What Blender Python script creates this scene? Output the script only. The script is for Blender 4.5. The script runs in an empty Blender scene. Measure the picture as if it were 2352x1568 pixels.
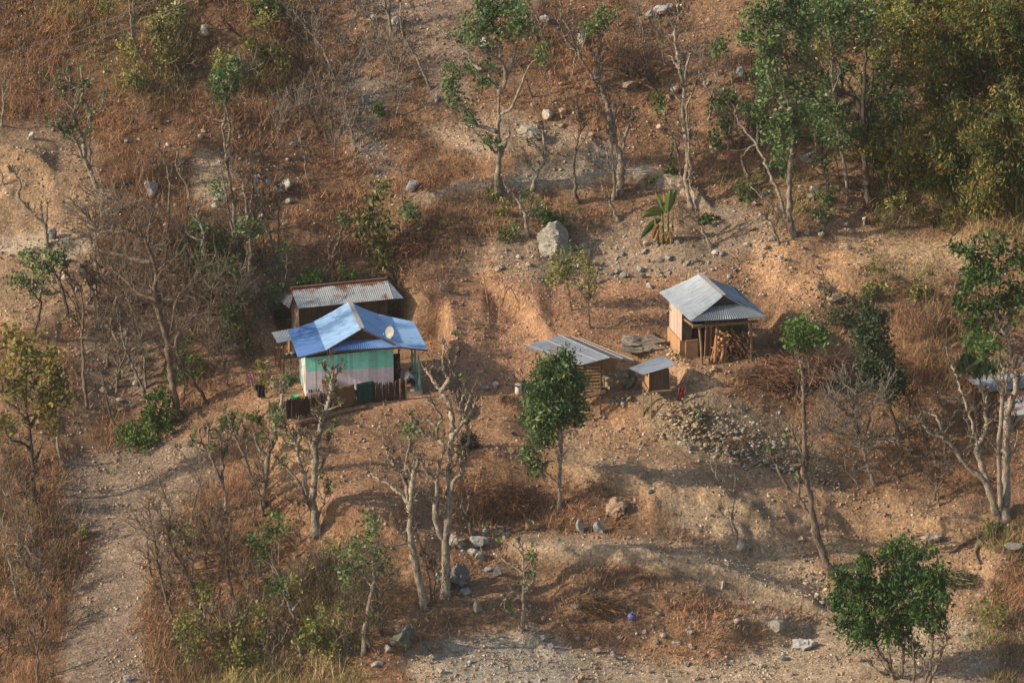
import bpy, math, random
import numpy as np
from mathutils import Vector, Matrix
from mathutils.bvhtree import BVHTree
RS = np.random.RandomState(11)
R_ = random.Random(5)
col = bpy.context.scene.collection

# ------------------------------------------------------------------ camera
PITCH = math.radians(20.0); DIST = 240.0; KF = 2352/56.0*DIST
CAM = np.array([0.0, -DIST*math.cos(PITCH), DIST*math.sin(PITCH)])
FW = np.array([0, math.cos(PITCH), -math.sin(PITCH)])
UP = np.array([0, math.sin(PITCH), math.cos(PITCH)])
def ray(u, v):
    d = FW*KF + np.array([1.0, 0, 0])*(u-1176) + UP*(784-v)
    return d/np.linalg.norm(d)
def at_y(u, v, Y):
    d = ray(u, v); return CAM + d*((Y-CAM[1])/d[1])
def at_z(u, v, Z):
    d = ray(u, v); return CAM + d*((Z-CAM[2])/d[2])
def at_x(u, v, X):
    d = ray(u, v); return CAM + d*((X-CAM[0])/d[0])
def proj(P):
    d = np.asarray(P)-CAM; dep = d@FW
    return 1176+KF*d[..., 0]/dep, 784-KF*(d@UP)/dep

# ------------------------------------------------------------------ noise
def vnoise(x, y, seed=0):
    x = np.asarray(x, float); y = np.asarray(y, float)
    r = np.random.RandomState(seed).rand(256, 256)
    xi = np.floor(x).astype(int); yi = np.floor(y).astype(int)
    fx = x-xi; fy = y-yi
    fx = fx*fx*(3-2*fx); fy = fy*fy*(3-2*fy)
    a = r[xi % 256, yi % 256]; b = r[(xi+1) % 256, yi % 256]
    c = r[xi % 256, (yi+1) % 256]; d = r[(xi+1) % 256, (yi+1) % 256]
    return (a*(1-fx)+b*fx)*(1-fy)+(c*(1-fx)+d*fx)*fy
def fbm(x, y, s, o=4, seed=0):
    t = 0; a = 1; n = 0
    for k in range(o):
        t = t+a*(vnoise(x/s+7.3*k, y/s+3.1*k, seed+k)-.5)*2; n += a; a *= .5; s *= .5
    return t/n

# ------------------------------------------------------------------ maps drawn over the hillside
U0, V0, ST = -900, -420, 6
NU, NV = 693, 402
uu = U0+ST*np.arange(NU); vv = V0+ST*np.arange(NV)
UU, VV = np.meshgrid(uu, vv)            # [v,u]
def inpoly(pts, X, Y):
    ins = np.zeros(X.shape, bool); n = len(pts)
    for i in range(n):
        x1, y1 = pts[i]; x2, y2 = pts[(i+1) % n]
        if y1 == y2: continue
        c = ((y1 > Y) != (y2 > Y)) & (X < (x2-x1)*(Y-y1)/(y2-y1)+x1)
        ins ^= c
    return ins
def blur(m, px):
    r = max(1, int(round(px/ST/1.7)))
    for _ in range(3):
        for ax in (0, 1):
            p = np.pad(m, [(r+1, r) if a == ax else (0, 0) for a in (0, 1)], mode='edge')
            c = np.cumsum(p, axis=ax)
            n = m.shape[ax]
            hi = np.take(c, range(2*r+1, 2*r+1+n), axis=ax); lo = np.take(c, range(0, n), axis=ax)
            m = (hi-lo)/(2*r+1)
    return m
WX = fbm(UU, VV, 90, 3, 40)*22; WY = fbm(UU, VV, 90, 3, 50)*16
def mask(pts, f=14, warp=0.5):
    return blur(inpoly(pts, UU+WX*warp, VV+WY*warp).astype(float), f)
def paint(M, pts, val, f=14, warp=0.5):
    m = mask(pts, f, warp)
    if M.ndim == 3: m = m[..., None]
    return M*(1-m)+np.asarray(val)*m
def sample(M, u, v):
    x = np.clip((np.asarray(u)-U0)/ST, 0, NU-1.001); y = np.clip((np.asarray(v)-V0)/ST, 0, NV-1.001)
    xi = x.astype(int); yi = y.astype(int); fx = x-xi; fy = y-yi
    if M.ndim == 3: fx = fx[..., None]; fy = fy[..., None]
    return (M[yi, xi]*(1-fx)+M[yi, xi+1]*fx)*(1-fy)+(M[yi+1, xi]*(1-fx)+M[yi+1, xi+1]*fx)*fy

# slope of the ground in degrees
S = 31+fbm(UU, VV, 160, 3, 3)*6
SL = [
 ([(600,772),(930,745),(975,800),(990,905),(940,930),(620,965),(590,900)], 0.5, 9),
 ([(905,712),(945,698),(1000,688),(1046,760),(1052,830),(1012,900),(985,900),(975,800),(940,745)], 72, 5),
 ([(1000,690),(1110,650),(1270,770),(1210,800),(1190,900),(1060,905),(1045,800)], 12, 10),
 ([(1150,650),(1400,662),(1560,690),(1545,790),(1300,778),(1280,765)], 10, 10),
 ([(930,460),(1170,430),(1400,410),(1540,430),(1560,520),(1200,560),(930,600)], 42, 12),
 ([(930,445),(1170,418),(1400,392),(1560,398),(1640,470),(1800,505),(1790,522),(1630,492),(1550,424),(1400,410),(1170,436),(935,463)], 4, 5),
 ([(780,-40),(1250,-60),(1240,25),(820,40)], 5, 10),
 ([(970,300),(1100,250),(1350,290),(1400,350),(1100,350)], 14, 12),
 ([(-200,300),(130,285),(250,350),(250,400),(120,390),(0,340),(-200,360)], 6, 9),
 ([(-200,360),(0,350),(120,400),(130,500),(0,548),(-200,560)], 46, 9),
 ([(-200,570),(0,555),(120,538),(225,548),(225,566),(0,590),(-200,610)], 3, 5),
 ([(-200,610),(230,570),(240,720),(0,740),(-200,750)], 22, 12),
 ([(150,1060),(260,1030),(440,1000),(480,1100),(440,1130),(330,1300),(320,1640),(130,1640),(150,1360),(200,1250),(150,1150)], 12, 10),
 ([(600,962),(940,928),(1190,900),(1210,1000),(1090,1060),(900,1170),(740,1180),(720,1010)], 12, 9),
 ([(1210,1000),(1480,970),(1600,1050),(1780,1100),(1850,1130),(1700,1140),(1480,1110),(1330,1090)], 9, 9),
 ([(1440,908),(1600,908),(1780,960),(1930,1080),(1930,1130),(1780,1080),(1620,1050),(1490,990)], 54, 8),
 ([(1340,845),(1600,850),(1700,885),(1620,902),(1450,902),(1350,892)], 8, 7),
 ([(1300,908),(1450,908),(1460,965),(1330,975)], 52, 7),
 ([(1540,715),(1760,725),(1800,800),(1700,835),(1610,850),(1530,795)], 1, 7),
 ([(1525,792),(1612,842),(1612,868),(1530,816)], 62, 4),
 ([(1060,1070),(1330,1100),(1480,1120),(1520,1200),(1300,1225),(1060,1210)], 45, 9),
 ([(1520,1130),(1700,1150),(1880,1300),(1900,1372),(1700,1285),(1530,1200)], 42, 9),
 ([(1150,1240),(1300,1220),(1560,1250),(1700,1290),(1900,1370),(2000,1420),(1880,1400),(1700,1335),(1500,1285),(1250,1270)], 5, 6),
 ([(1180,1275),(1500,1295),(1700,1345),(1650,1400),(1400,1420),(1250,1400)], 48, 9),
 ([(930,1500),(1200,1440),(1300,1490),(1600,1540),(1800,1480),(2300,1380),(2300,1700),(930,1700)], 9, 10),
 ([(1900,1150),(2300,1200),(2250,1400),(1950,1380)], 18, 12),
 ([(1990,800),(2250,828),(2250,846),(1990,818)], 4, 5),
 ([(1900,540),(2200,560),(2250,600),(2200,660),(1960,590)], 11, 10),
 ([(620,1000),(720,1012),(740,1180),(900,1245),(960,1330),(700,1300),(560,1100)], 42, 10),
]
for p_, s_, f_ in SL: S = paint(S, p_, s_, f_, 0.35)
TER = fbm(UU/4.5+VV*.12, VV, 26, 3, 5); TER = np.where(S > 17, TER, TER*.25)
S = np.clip(S+TER*34, 0, 72); SLOPE = S
g = (ST/42.0)/(math.sin(PITCH)+np.tan(np.radians(S))*math.cos(PITCH))
gm = (g[1:]+g[:-1])/2
LAM = 0.2
rhs = np.zeros_like(g)
rhs[:-1] += -gm; rhs[1:] -= -gm
E = np.concatenate([rhs, rhs[::-1]], 0); E = np.concatenate([E, E[:, ::-1]], 1)
Fh = np.fft.fft2(E)
kv = 2*np.cos(2*np.pi*np.arange(2*NV)/(2*NV))-2; ku = 2*np.cos(2*np.pi*np.arange(2*NU)/(2*NU))-2
den = kv[:, None]+LAM*ku[None, :]; den[0, 0] = 1
Fh = Fh/den; Fh[0, 0] = 0
YY = np.real(np.fft.ifft2(Fh))[:NV, :NU]
jc, ic = int((784-V0)/ST), int((1176-U0)/ST)
YY = YY-YY[jc, ic]
for j in range(NV-2, -1, -1): YY[j] = np.maximum(YY[j], YY[j+1]+0.012)
dirs = FW*KF+np.stack([(UU-1176), np.zeros_like(UU), np.zeros_like(UU)], -1)+UP*(784-VV)[..., None]
PT = CAM+dirs*((YY-CAM[1])/dirs[..., 1])[..., None]
idx = np.arange(NU*NV).reshape(NV, NU)
q = np.stack([idx[:-1, :-1], idx[1:, :-1], idx[1:, 1:], idx[:-1, 1:]], -1).reshape(-1, 4)
bv = BVHTree.FromPolygons(PT.reshape(-1, 3).tolist(), q.tolist())
# regular ground grid in metres
GS = 0.14
gx = np.arange(-40, 40.01, GS); gy = np.arange(-31, 40.01, GS)
H = np.full((len(gy), len(gx)), np.nan)
dn = Vector((0, 0, -1))
for j, y in enumerate(gy):
    row = H[j]
    for i, x in enumerate(gx):
        h = bv.ray_cast(Vector((x, y, 90)), dn)[0]
        if h is not None: row[i] = h.z
for j in range(len(gy)):
    ok = np.where(~np.isnan(H[j]))[0]
    if len(ok): H[j] = np.interp(np.arange(len(gx)), ok, H[j][ok])
okr = [j for j in range(len(gy)) if not np.isnan(H[j][0])]
for j in range(len(gy)):
    if np.isnan(H[j][0]):
        k = min(okr, key=lambda q: abs(q-j)); H[j] = H[k]+(gy[j]-gy[k])*0.6
GX, GY = np.meshgrid(gx, gy)
H0 = H.copy()
pu, pv = proj(np.stack([GX, GY, H], -1))
rough = np.clip(sample(S, pu, pv)/35.0, 0.12, 1.5)
PAD = sample(blur(np.maximum.reduce([mask(SL[0][0], 6), mask([(1540,715),(1760,725),(1800,800),(1700,835),(1610,850),(1530,795)], 6)]), 6), pu, pv)
FLD = sample(np.maximum.reduce([mask(SL[2][0], 8), mask(SL[3][0], 8), mask(SL[12][0], 8), mask(SL[13][0], 8)]), pu, pv)
H = H+(1-.45*FLD)*(fbm(GX, GY, 2.4, 3, 60)*0.17*rough+fbm(GX, GY, .75, 3, 70)*0.12*(rough*.9+.2)+fbm(GX, GY, .3, 2, 80)*.055)*(1-PAD*.85)
def hgt(x, y):
    fx = np.clip((np.asarray(x, float)-gx[0])/GS, 0, len(gx)-1.001); fy = np.clip((np.asarray(y, float)-gy[0])/GS, 0, len(gy)-1.001)
    i = fx.astype(int); j = fy.astype(int); a = fx-i; b = fy-j
    return (H[j, i]*(1-a)+H[j, i+1]*a)*(1-b)+(H[j+1, i]*(1-a)+H[j+1, i+1]*a)*b
def G(u, v):
    """point of the hillside seen at (u, v)"""
    d = ray(u, v); t = np.arange(180, 330, .12)
    P = CAM+d*t[:, None]
    dz = P[:, 2]-hgt(P[:, 0], P[:, 1])
    k = np.argmax(dz < 0)
    if k == 0: k = len(t)-1
    a, b = t[k-1], t[k]
    for _ in range(12):
        m = (a+b)/2; p = CAM+d*m
        if p[2]-hgt(p[0], p[1]) < 0: b = m
        else: a = m
    return CAM+d*b
def flatten(cx, cy, rx, ry, rot, z, soft=0.6):
    global H
    X = GX-cx; Y = GY-cy; c, s = math.cos(rot), math.sin(rot)
    a = X*c+Y*s; b = -X*s+Y*c
    d = np.maximum(np.abs(a)-rx, np.abs(b)-ry)
    m = np.clip(1-d/soft, 0, 1); m = m*m*(3-2*m)
    H = H*(1-m)+z*m

def bank(px, h, w=1.4, sharp=.16, wig=.35):
    """an earth bank along a line on the hillside: uphill side raised, downhill side lowered"""
    global H
    P = np.array([G(*p) for p in px]); P = P[np.argsort(P[:, 0])]
    f = np.interp(gx, P[:, 0], P[:, 1])+fbm(gx, gx*0, 1.6, 3, int(px[0][0]) % 200)*wig
    sl = np.gradient(np.interp(gx, P[:, 0], P[:, 1]), GS); c = 1/np.sqrt(1+sl**2)
    d = (GY-f[None])*c[None]; s = np.clip(d/sharp, -1, 1); s = s*(1.5-.5*s*s)
    e = np.clip((gx-P[0, 0])/.8, 0, 1)*np.clip((P[-1, 0]-gx)/.8, 0, 1)
    H = H+h/2*s*np.exp(-np.maximum(np.abs(d)-sharp, 0)/w)*e[None]
bank([(1108, 646), (1160, 690), (1215, 735), (1272, 782)], .85, 5.5, .2, .05)
bank([(1285, 785), (1400, 803), (1540, 800)], .5)
bank([(1150, 1272), (1300, 1272), (1500, 1292), (1700, 1347), (1900, 1412)], .9)
bank([(1040, 1062), (1200, 1078), (1330, 1098), (1500, 1126)], .8)
bank([(935, 466), (1060, 446), (1170, 437), (1400, 412), (1560, 425), (1640, 492)], .8)
bank([(-120, 612), (0, 592), (120, 572), (228, 568)], .5)
bank([(-60, 360), (60, 362), (125, 400)], .8)
bank([(735, 1185), (850, 1215), (960, 1262)], .8)
bank([(1500, 1140), (1640, 1150), (1760, 1200)], .6)
bank([(560, 985), (640, 985), (715, 1010)], .7)
bank([(1890, 640), (2040, 655), (2200, 680)], .7)
bank([(1990, 820), (2120, 835), (2260, 850)], .5)
bank([(900, 1440), (1050, 1425), (1180, 1450), (1260, 1500)], .5)
bank([(960, 290), (1100, 262), (1350, 292)], .5); bank([(1000, 372), (1180, 378), (1390, 356)], .6)
bank([(1920, 1180), (2080, 1205), (2270, 1225)], .6); bank([(1400, 1480), (1650, 1462), (1880, 1440)], .5)
# ------------------------------------------------------------------ mesh tools
def mk(name, V, F, mat=None, parent=None, colr=None, smooth=False, loc=None):
    V = np.asarray(V, np.float32)
    me = bpy.data.meshes.new(name)
    if isinstance(F, np.ndarray):
        n, k = F.shape
        me.vertices.add(len(V)); me.vertices.foreach_set('co', V.ravel())
        me.loops.add(n*k); me.loops.foreach_set('vertex_index', F.astype(np.int32).ravel())
        me.polygons.add(n); me.polygons.foreach_set('loop_start', np.arange(0, n*k, k, dtype=np.int32))
        me.polygons.foreach_set('loop_total', np.full(n, k, np.int32))
    else:
        me.from_pydata([tuple(map(float, p)) for p in V], [], F)
    me.update(calc_edges=True)
    if colr is not None:
        ca = me.color_attributes.new('Col', 'FLOAT_COLOR', 'POINT')
        c4 = np.ones((len(V), 4), np.float32); c4[:, :3] = colr
        ca.data.foreach_set('color', c4.ravel())
    if smooth: me.polygons.foreach_set('use_smooth', np.ones(len(me.polygons), bool))
    o = bpy.data.objects.new(name, me); col.objects.link(o)
    if mat: me.materials.append(mat)
    if parent is not None: o.parent = parent
    if loc is not None: o.location = loc
    return o
def tag(o, label=None, cat=None, group=None, kind=None):
    if label: o['label'] = label
    if cat: o['category'] = cat
    if group: o['group'] = group
    if kind: o['kind'] = kind
    return o
def thing(name, label, cat, loc=(0, 0, 0), group=None, rz=0):
    o = bpy.data.objects.new(name, None); o.empty_display_size = .3; col.objects.link(o)
    o.location = tuple(float(a) for a in loc); o.rotation_euler = (0, 0, rz)
    return tag(o, label, cat, group)
class MB:
    """collects shapes (world coordinates minus an origin) into one mesh"""
    def __init__(s, o=(0, 0, 0)): s.V = []; s.F = []; s.C = []; s.n = 0; s.o = np.array(o, float); s.c = (1, 1, 1)
    def add(s, V, F):
        V = np.asarray(V, float)
        s.V.append(V-s.o); s.C.append(np.tile(np.array(s.c, float), (len(V), 1)))
        s.F += [tuple(int(a)+s.n for a in f) for f in F]; s.n += len(V)
    def box(s, c, ax, ay, az):
        """centre + three half axis vectors"""
        c, ax, ay, az = [np.asarray(a, float) for a in (c, ax, ay, az)]
        V = [c+i*ax+j*ay+k*az for k in (-1, 1) for j in (-1, 1) for i in (-1, 1)]
        s.add(V, [(0, 2, 3, 1), (4, 5, 7, 6), (0, 1, 5, 4), (2, 6, 7, 3), (0, 4, 6, 2), (1, 3, 7, 5)])
    def bar(s, a, b, w, h, up=(0, 0, 1)):
        a = np.asarray(a, float); b = np.asarray(b, float); d = b-a; L = np.linalg.norm(d); d /= L
        x = np.cross(d, up)
        if np.linalg.norm(x) < 1e-3: x = np.cross(d, (0, 1, 0))
        x /= np.linalg.norm(x); y = np.cross(x, d)
        s.box((a+b)/2, d*L/2, x*w/2, y*h/2)
    def tube(s, pts, rad, k=6, cap=True):
        pts = np.asarray(pts, float); n = len(pts)
        rad = np.full(n, rad) if np.isscalar(rad) else np.asarray(rad, float)
        T = np.gradient(pts, axis=0); T /= np.linalg.norm(T, axis=1)[:, None]+1e-9
        ref = np.array([0, 1, 0.13]); X = np.cross(T, ref); X /= np.linalg.norm(X, axis=1)[:, None]+1e-9
        Yv = np.cross(T, X); a = np.arange(k)*2*np.pi/k
        V = pts[:, None]+rad[:, None, None]*(np.cos(a)[None, :, None]*X[:, None]+np.sin(a)[None, :, None]*Yv[:, None])
        F = [(i*k+j, i*k+(j+1) % k, (i+1)*k+(j+1) % k, (i+1)*k+j) for i in range(n-1) for j in range(k)]
        if cap: F += [tuple(range(k))[::-1], tuple((n-1)*k+j for j in range(k))]
        s.add(V.reshape(-1, 3), F)
    def quad(s, a, b, c, d): s.add([a, b, c, d], [(0, 1, 2, 3)])
    def build(s, name, mat, parent=None, smooth=False, color=False):
        return mk(name, np.concatenate(s.V), s.F, mat, parent, np.concatenate(s.C), smooth)
def corrugated(mb, A, B, C_, D, pitch=.09, amp=.014, rows=3, sag=0):
    """sheet from edge A-B (top) to D-C (bottom), ribs run top to bottom"""
    A, B, C_, D = [np.asarray(p, float) for p in (A, B, C_, D)]
    w = max(np.linalg.norm(B-A), np.linalg.norm(C_-D)); n = int(w/pitch*4)+2
    nn = np.cross(B-A+C_-D, D-A+C_-B); nn /= np.linalg.norm(nn)
    if nn[2] < 0: nn = -nn
    s = np.linspace(0, 1, n); t = np.linspace(0, 1, rows)
    P = ((A[None]*(1-s)[:, None]+B[None]*s[:, None])[None]*(1-t)[:, None, None]+(D[None]*(1-s)[:, None]+C_[None]*s[:, None])[None]*t[:, None, None])
    P = P+nn*(amp*np.sin(s*w/pitch*2*np.pi))[None, :, None]
    P = P-nn*(sag*np.sin(t*np.pi))[:, None, None]
    V = P.reshape(-1, 3)
    F = [(j*n+i, (j+1)*n+i, (j+1)*n+i+1, j*n+i+1) for j in range(rows-1) for i in range(n-1)]
    m = len(V)
    V = np.concatenate([V, V-nn*.012]); F += [tuple(a+m for a in f[::-1]) for f in F]
    for j in range(rows-1):
        for i in (0, n-1): F.append((j*n+i, (j+1)*n+i, (j+1)*n+i+m, j*n+i+m))
    for i in range(n-1):
        for j in (0, rows-1): F.append((j*n+i, j*n+i+1, j*n+i+1+m, j*n+i+m))
    mb.add(V, F)
def boards(mb, A, B, zb, zt, w=.16, th=.02, ztB=None, gap=.006):
    """vertical boards from A to B (xy), bottom zb, top zt (to ztB at B)"""
    A = np.array([A[0], A[1], 0.]); B = np.array([B[0], B[1], 0.]); L = np.linalg.norm(B-A); d = (B-A)/L
    nrm = np.array([d[1], -d[0], 0]); n = max(1, int(round(L/w))); ztB = zt if ztB is None else ztB
    for i in range(n):
        a = A+d*(L*(i+.5)/n); top = zt+(ztB-zt)*(i+.5)/n; off = R_.uniform(-.006, .006)
        c = R_.uniform(.78, 1.12); base = mb.c; mb.c = tuple(c*x for x in base)
        hb = (top-zb)/2
        mb.box(a+nrm*off+np.array([0, 0, zb+hb]), d*(L/n/2-gap/2), nrm*th/2, (0, 0, hb)); mb.c = base

# ------------------------------------------------------------------ materials
def nt(name):
    m = bpy.data.materials.new(name); m.use_nodes = True
    n = m.node_tree; b = n.nodes['Principled BSDF']; b.inputs['Roughness'].default_value = .85
    b.inputs['Specular IOR Level'].default_value = .2
    return m, n, b
def nd(n, t, **k):
    x = n.nodes.new(t)
    for a, v in k.items():
        if a in x.inputs.keys() if hasattr(x.inputs, 'keys') else False: x.inputs[a].default_value = v
        else: setattr(x, a, v)
    return x
def noise_node(n, scale, detail=6, rough=.6, vec=None, dist=0):
    x = n.nodes.new('ShaderNodeTexNoise'); x.inputs['Scale'].default_value = scale
    x.inputs['Detail'].default_value = detail; x.inputs['Roughness'].default_value = rough; x.inputs['Distortion'].default_value = dist
    if vec is not None: n.links.new(vec, x.inputs['Vector'])
    return x.outputs['Fac']
def coords(n, scale=(1, 1, 1), kind='Object'):
    t = n.nodes.new('ShaderNodeTexCoord'); m = n.nodes.new('ShaderNodeMapping'); m.inputs['Scale'].default_value = scale
    n.links.new(t.outputs[kind], m.inputs['Vector']); return m.outputs['Vector']
def ramp(n, fac, stops):
    r = n.nodes.new('ShaderNodeValToRGB'); e = r.color_ramp.elements
    while len(e) < len(stops): e.new(.5)
    for k, (p, c) in enumerate(stops):
        e[k].position = p; e[k].color = (c[0], c[1], c[2], 1) if not np.isscalar(c) else (c, c, c, 1)
    n.links.new(fac, r.inputs['Fac']); return r.outputs['Color']
def mix(n, a, b, fac=1.0, mode='MULTIPLY'):
    x = n.nodes.new('ShaderNodeMix'); x.data_type = 'RGBA'; x.blend_type = mode; x.clamp_result = False
    ins = [i for i in x.inputs if i.type == 'RGBA']; f = x.inputs[0]
    for s_, val in ((f, fac), (ins[0], a), (ins[1], b)):
        if isinstance(val, bpy.types.NodeSocket): n.links.new(val, s_)
        elif np.isscalar(val): s_.default_value = val
        else: s_.default_value = (val[0], val[1], val[2], 1)
    return [o for o in x.outputs if o.type == 'RGBA'][0]
def bump(n, b, h, strength=.5, dist=.05):
    x = n.nodes.new('ShaderNodeBump'); x.inputs['Strength'].default_value = strength; x.inputs['Distance'].default_value = dist
    n.links.new(h, x.inputs['Height']); n.links.new(x.outputs['Normal'], b.inputs['Normal'])
def attr(n, name='Col'):
    x = n.nodes.new('ShaderNodeAttribute'); x.attribute_name = name; return x
def m_plain(name, c, var=.25, scale=3, rough=.85, stretch=(1, 1, 1), usecol=False, bmp=0, spec=.2, metal=0, c2=None):
    m, n, b = nt(name); v = coords(n, stretch)
    f = noise_node(n, scale, 6, .65, v)
    c2 = c2 or tuple(x*(1-var) for x in c); c1 = tuple(min(1, x*(1+var)) for x in c)
    o = ramp(n, f, [(.3, c2), (.7, c1)])
    if usecol: o = mix(n, o, attr(n).outputs['Color'])
    n.links.new(o, b.inputs['Base Color']); b.inputs['Roughness'].default_value = rough
    b.inputs['Specular IOR Level'].default_value = spec; b.inputs['Metallic'].default_value = metal
    if bmp: bump(n, b, noise_node(n, scale*4, 5, .6, v), bmp, .03)
    return m
def m_leaf(name, rough=.55, trans=.25):
    m, n, b = nt(name); a = attr(n).outputs['Color']
    n.links.new(a, b.inputs['Base Color']); b.inputs['Roughness'].default_value = rough; b.inputs['Specular IOR Level'].default_value = .35
    t = n.nodes.new('ShaderNodeBsdfTranslucent'); n.links.new(a, t.inputs['Color'])
    x = n.nodes.new('ShaderNodeMixShader'); x.inputs[0].default_value = trans
    n.links.new(b.outputs[0], x.inputs[1]); n.links.new(t.outputs[0], x.inputs[2])
    n.links.new(x.outputs[0], n.nodes['Material Output'].inputs['Surface'])
    return m
M = {}
M['leaf'] = m_leaf('leaf'); M['straw'] = m_leaf('straw', .8, .15)
def m_bark():
    m, n, b = nt('bark'); v = coords(n, (1, 1, .35))
    f = noise_node(n, 4, 9, .8, v); o = ramp(n, f, [(.38, .22), (.47, .7), (.56, 1.05), (.72, 1.4)]); o = mix(n, o, ramp(n, noise_node(n, 11, 4, .6, coords(n, (.5, .5, 2.2))), [(.38, .55), (.5, 1.05)]))
    o = mix(n, attr(n).outputs['Color'], o); n.links.new(o, b.inputs['Base Color']); b.inputs['Roughness'].default_value = .9
    bump(n, b, noise_node(n, 12, 6, .75, v), 1.0, .06); return m
M['bark'] = m_bark()
def m_stone():
    m, n, b = nt('stone'); v = coords(n)
    f = noise_node(n, 5, 8, .7, v); o = ramp(n, f, [(.3, .45), (.5, .95), (.72, 1.3)])
    o = mix(n, attr(n).outputs['Color'], o); n.links.new(o, b.inputs['Base Color']); b.inputs['Roughness'].default_value = .9
    bump(n, b, noise_node(n, 9, 7, .7, v), .6, .06); return m
M['stone'] = m_stone()
# ------------------------------------------------------------------ ground colour and cover maps
def rgb(*a): return np.array(a, float)
C0 = np.zeros((NV, NU, 3))+rgb(.245, .150, .095)
C0 += (fbm(UU, VV, 140, 4, 21)[..., None])*rgb(.06, .03, .015)
SOIL_P = [
 ([(-900,-400),(700,-400),(760,120),(640,420),(420,640),(230,700),(-900,760)], (.16,.095,.058), 40),
 ([(600,-400),(1250,-400),(1250,260),(900,300),(640,300)], (.23,.14,.09), 30),
 ([(800,-100),(1260,-100),(1240,30),(1100,60),(1090,230),(1000,235),(930,70),(820,40)], (.26,.185,.14), 16),
 ([(970,290),(1100,250),(1350,290),(1400,350),(1100,360)], (.31,.225,.165), 14),
 ([(-900,290),(130,285),(250,350),(250,460),(230,570),(240,720),(0,750),(-900,760)], (.30,.20,.13), 14),
 ([(430,350),(520,360),(520,470),(470,490),(430,460)], (.34,.25,.18), 12),
 ([(780,170),(900,170),(900,260),(880,420),(840,420),(790,260)], (.20,.17,.145), 16),
 ([(930,440),(1170,415),(1400,388),(1560,395),(1640,470),(1800,505),(1790,525),(1630,495),(1550,426),(1400,412),(1170,438),(935,466)], (.40,.33,.265), 6),
 ([(1180,380),(1400,330),(1430,400),(1180,430)], (.27,.24,.20), 14),
 ([(1560,480),(1760,490),(1800,560),(1560,640),(1060,640),(1040,600),(1260,540),(1400,520)], (.27,.20,.15), 16),
 ([(1000,650),(1560,640),(1560,790),(1300,800),(1200,930),(1060,920),(1000,700)], (.335,.19,.12), 14),
 ([(1105,640),(1150,640),(1300,770),(1262,790),(1215,768)], (.285,.165,.10), 5),
 ([(905,700),(945,690),(1000,680),(1050,760),(1054,840),(1012,905),(985,905),(970,800)], (.32,.20,.125), 9),
 ([(590,760),(1000,760),(1000,930),(590,970)], (.36,.215,.13), 12),
 ([(600,950),(1190,905),(1210,1000),(1090,1080),(900,1240),(740,1190),(700,1010)], (.31,.18,.11), 14),
 ([(1210,970),(1480,950),(1600,1050),(1850,1110),(1850,1150),(1700,1160),(1480,1130),(1330,1100)], (.33,.21,.132), 14),
 ([(1320,840),(1560,830),(1700,880),(1620,905),(1440,905),(1330,900)], (.38,.24,.15), 12),
 ([(1290,905),(1440,905),(1450,960),(1300,975)], (.33,.19,.11), 9),
 ([(1440,905),(1640,905),(1800,960),(1940,1080),(1940,1140),(1780,1090),(1620,1060),(1490,1000)], (.24,.18,.125), 10),
 ([(1740,550),(1900,560),(1960,620),(1930,700),(1800,700),(1720,640)], (.42,.25,.15), 16),
 ([(1890,530),(2250,560),(2250,620),(2180,660),(1960,610)], (.44,.30,.19), 14),
 ([(1990,795),(2250,820),(2250,850),(1990,822)], (.32,.25,.19), 8),
 ([(150,1060),(260,1030),(440,1000),(520,1100),(460,1160),(330,1300),(320,1700),(130,1700),(150,1360),(205,1250),(150,1150)], (.215,.16,.125), 12),
 ([(200,700),(420,720),(300,960),(190,960)], (.21,.165,.13), 16),
 ([(1150,1225),(1560,1240),(1700,1280),(1900,1360),(2080,1430),(1880,1410),(1700,1345),(1500,1290),(1200,1280)], (.36,.26,.18), 10),
 ([(1500,1130),(1700,1150),(1880,1290),(1910,1380),(1700,1280),(1530,1210)], (.37,.27,.185), 12),
 ([(930,1500),(1200,1430),(1300,1480),(1600,1530),(1800,1470),(2000,1410),(2400,1400),(2400,1700),(930,1700)], (.37,.28,.20), 14),
 ([(980,1480),(1200,1440),(1330,1500),(1300,1600),(1000,1600)], (.33,.285,.235), 14),
 ([(1880,1130),(2280,1180),(2280,1420),(1950,1380)], (.35,.225,.14), 16),
 ([(2060,740),(2250,720),(2250,1150),(2060,1000)], (.30,.16,.085), 20),
 ([(430,1150),(760,1180),(960,1320),(900,1500),(440,1500)], (.30,.165,.09), 20),
 ([(600,985),(715,1005),(740,1180),(960,1330),(900,1360),(640,1200)], (.36,.22,.13), 12),
]
for p_, c_, f_ in SOIL_P: C0 = paint(C0, p_, c_, f_, .8)
for p_, c_, f_ in [([(-900,566),(0,552),(120,536),(232,546),(232,570),(0,594),(-900,616)], (.42,.34,.26), 5), ([(1150,1236),(1300,1226),(1560,1252),(1700,1294),(1900,1368),(1880,1398),(1700,1336),(1500,1286),(1150,1266)], (.38,.285,.205), 6),
 ([(1440,1240),(1700,1300),(1960,1440),(2060,1560),(1500,1560),(1800,1480)], (.37,.28,.20), 14), ([(1300,1010),(1700,1110),(1850,1180),(1980,1260),(1940,1290),(1700,1160),(1300,1100)], (.36,.25,.165), 10)]: C0 = paint(C0, p_, c_, f_, .6)
C0 = paint(C0, [(1106,640),(1134,642),(1290,772),(1268,790),(1215,765)], (.33,.195,.12), 4, .2)
C0 = np.clip(C0*np.array([1.36, 1.37, 1.30]), 0, .62)
def dens(base, items):
    Mx = np.zeros((NV, NU))+base
    for p_, c_, f_ in items: Mx = paint(Mx, p_, c_, f_, 1.0)
    return Mx
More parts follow.
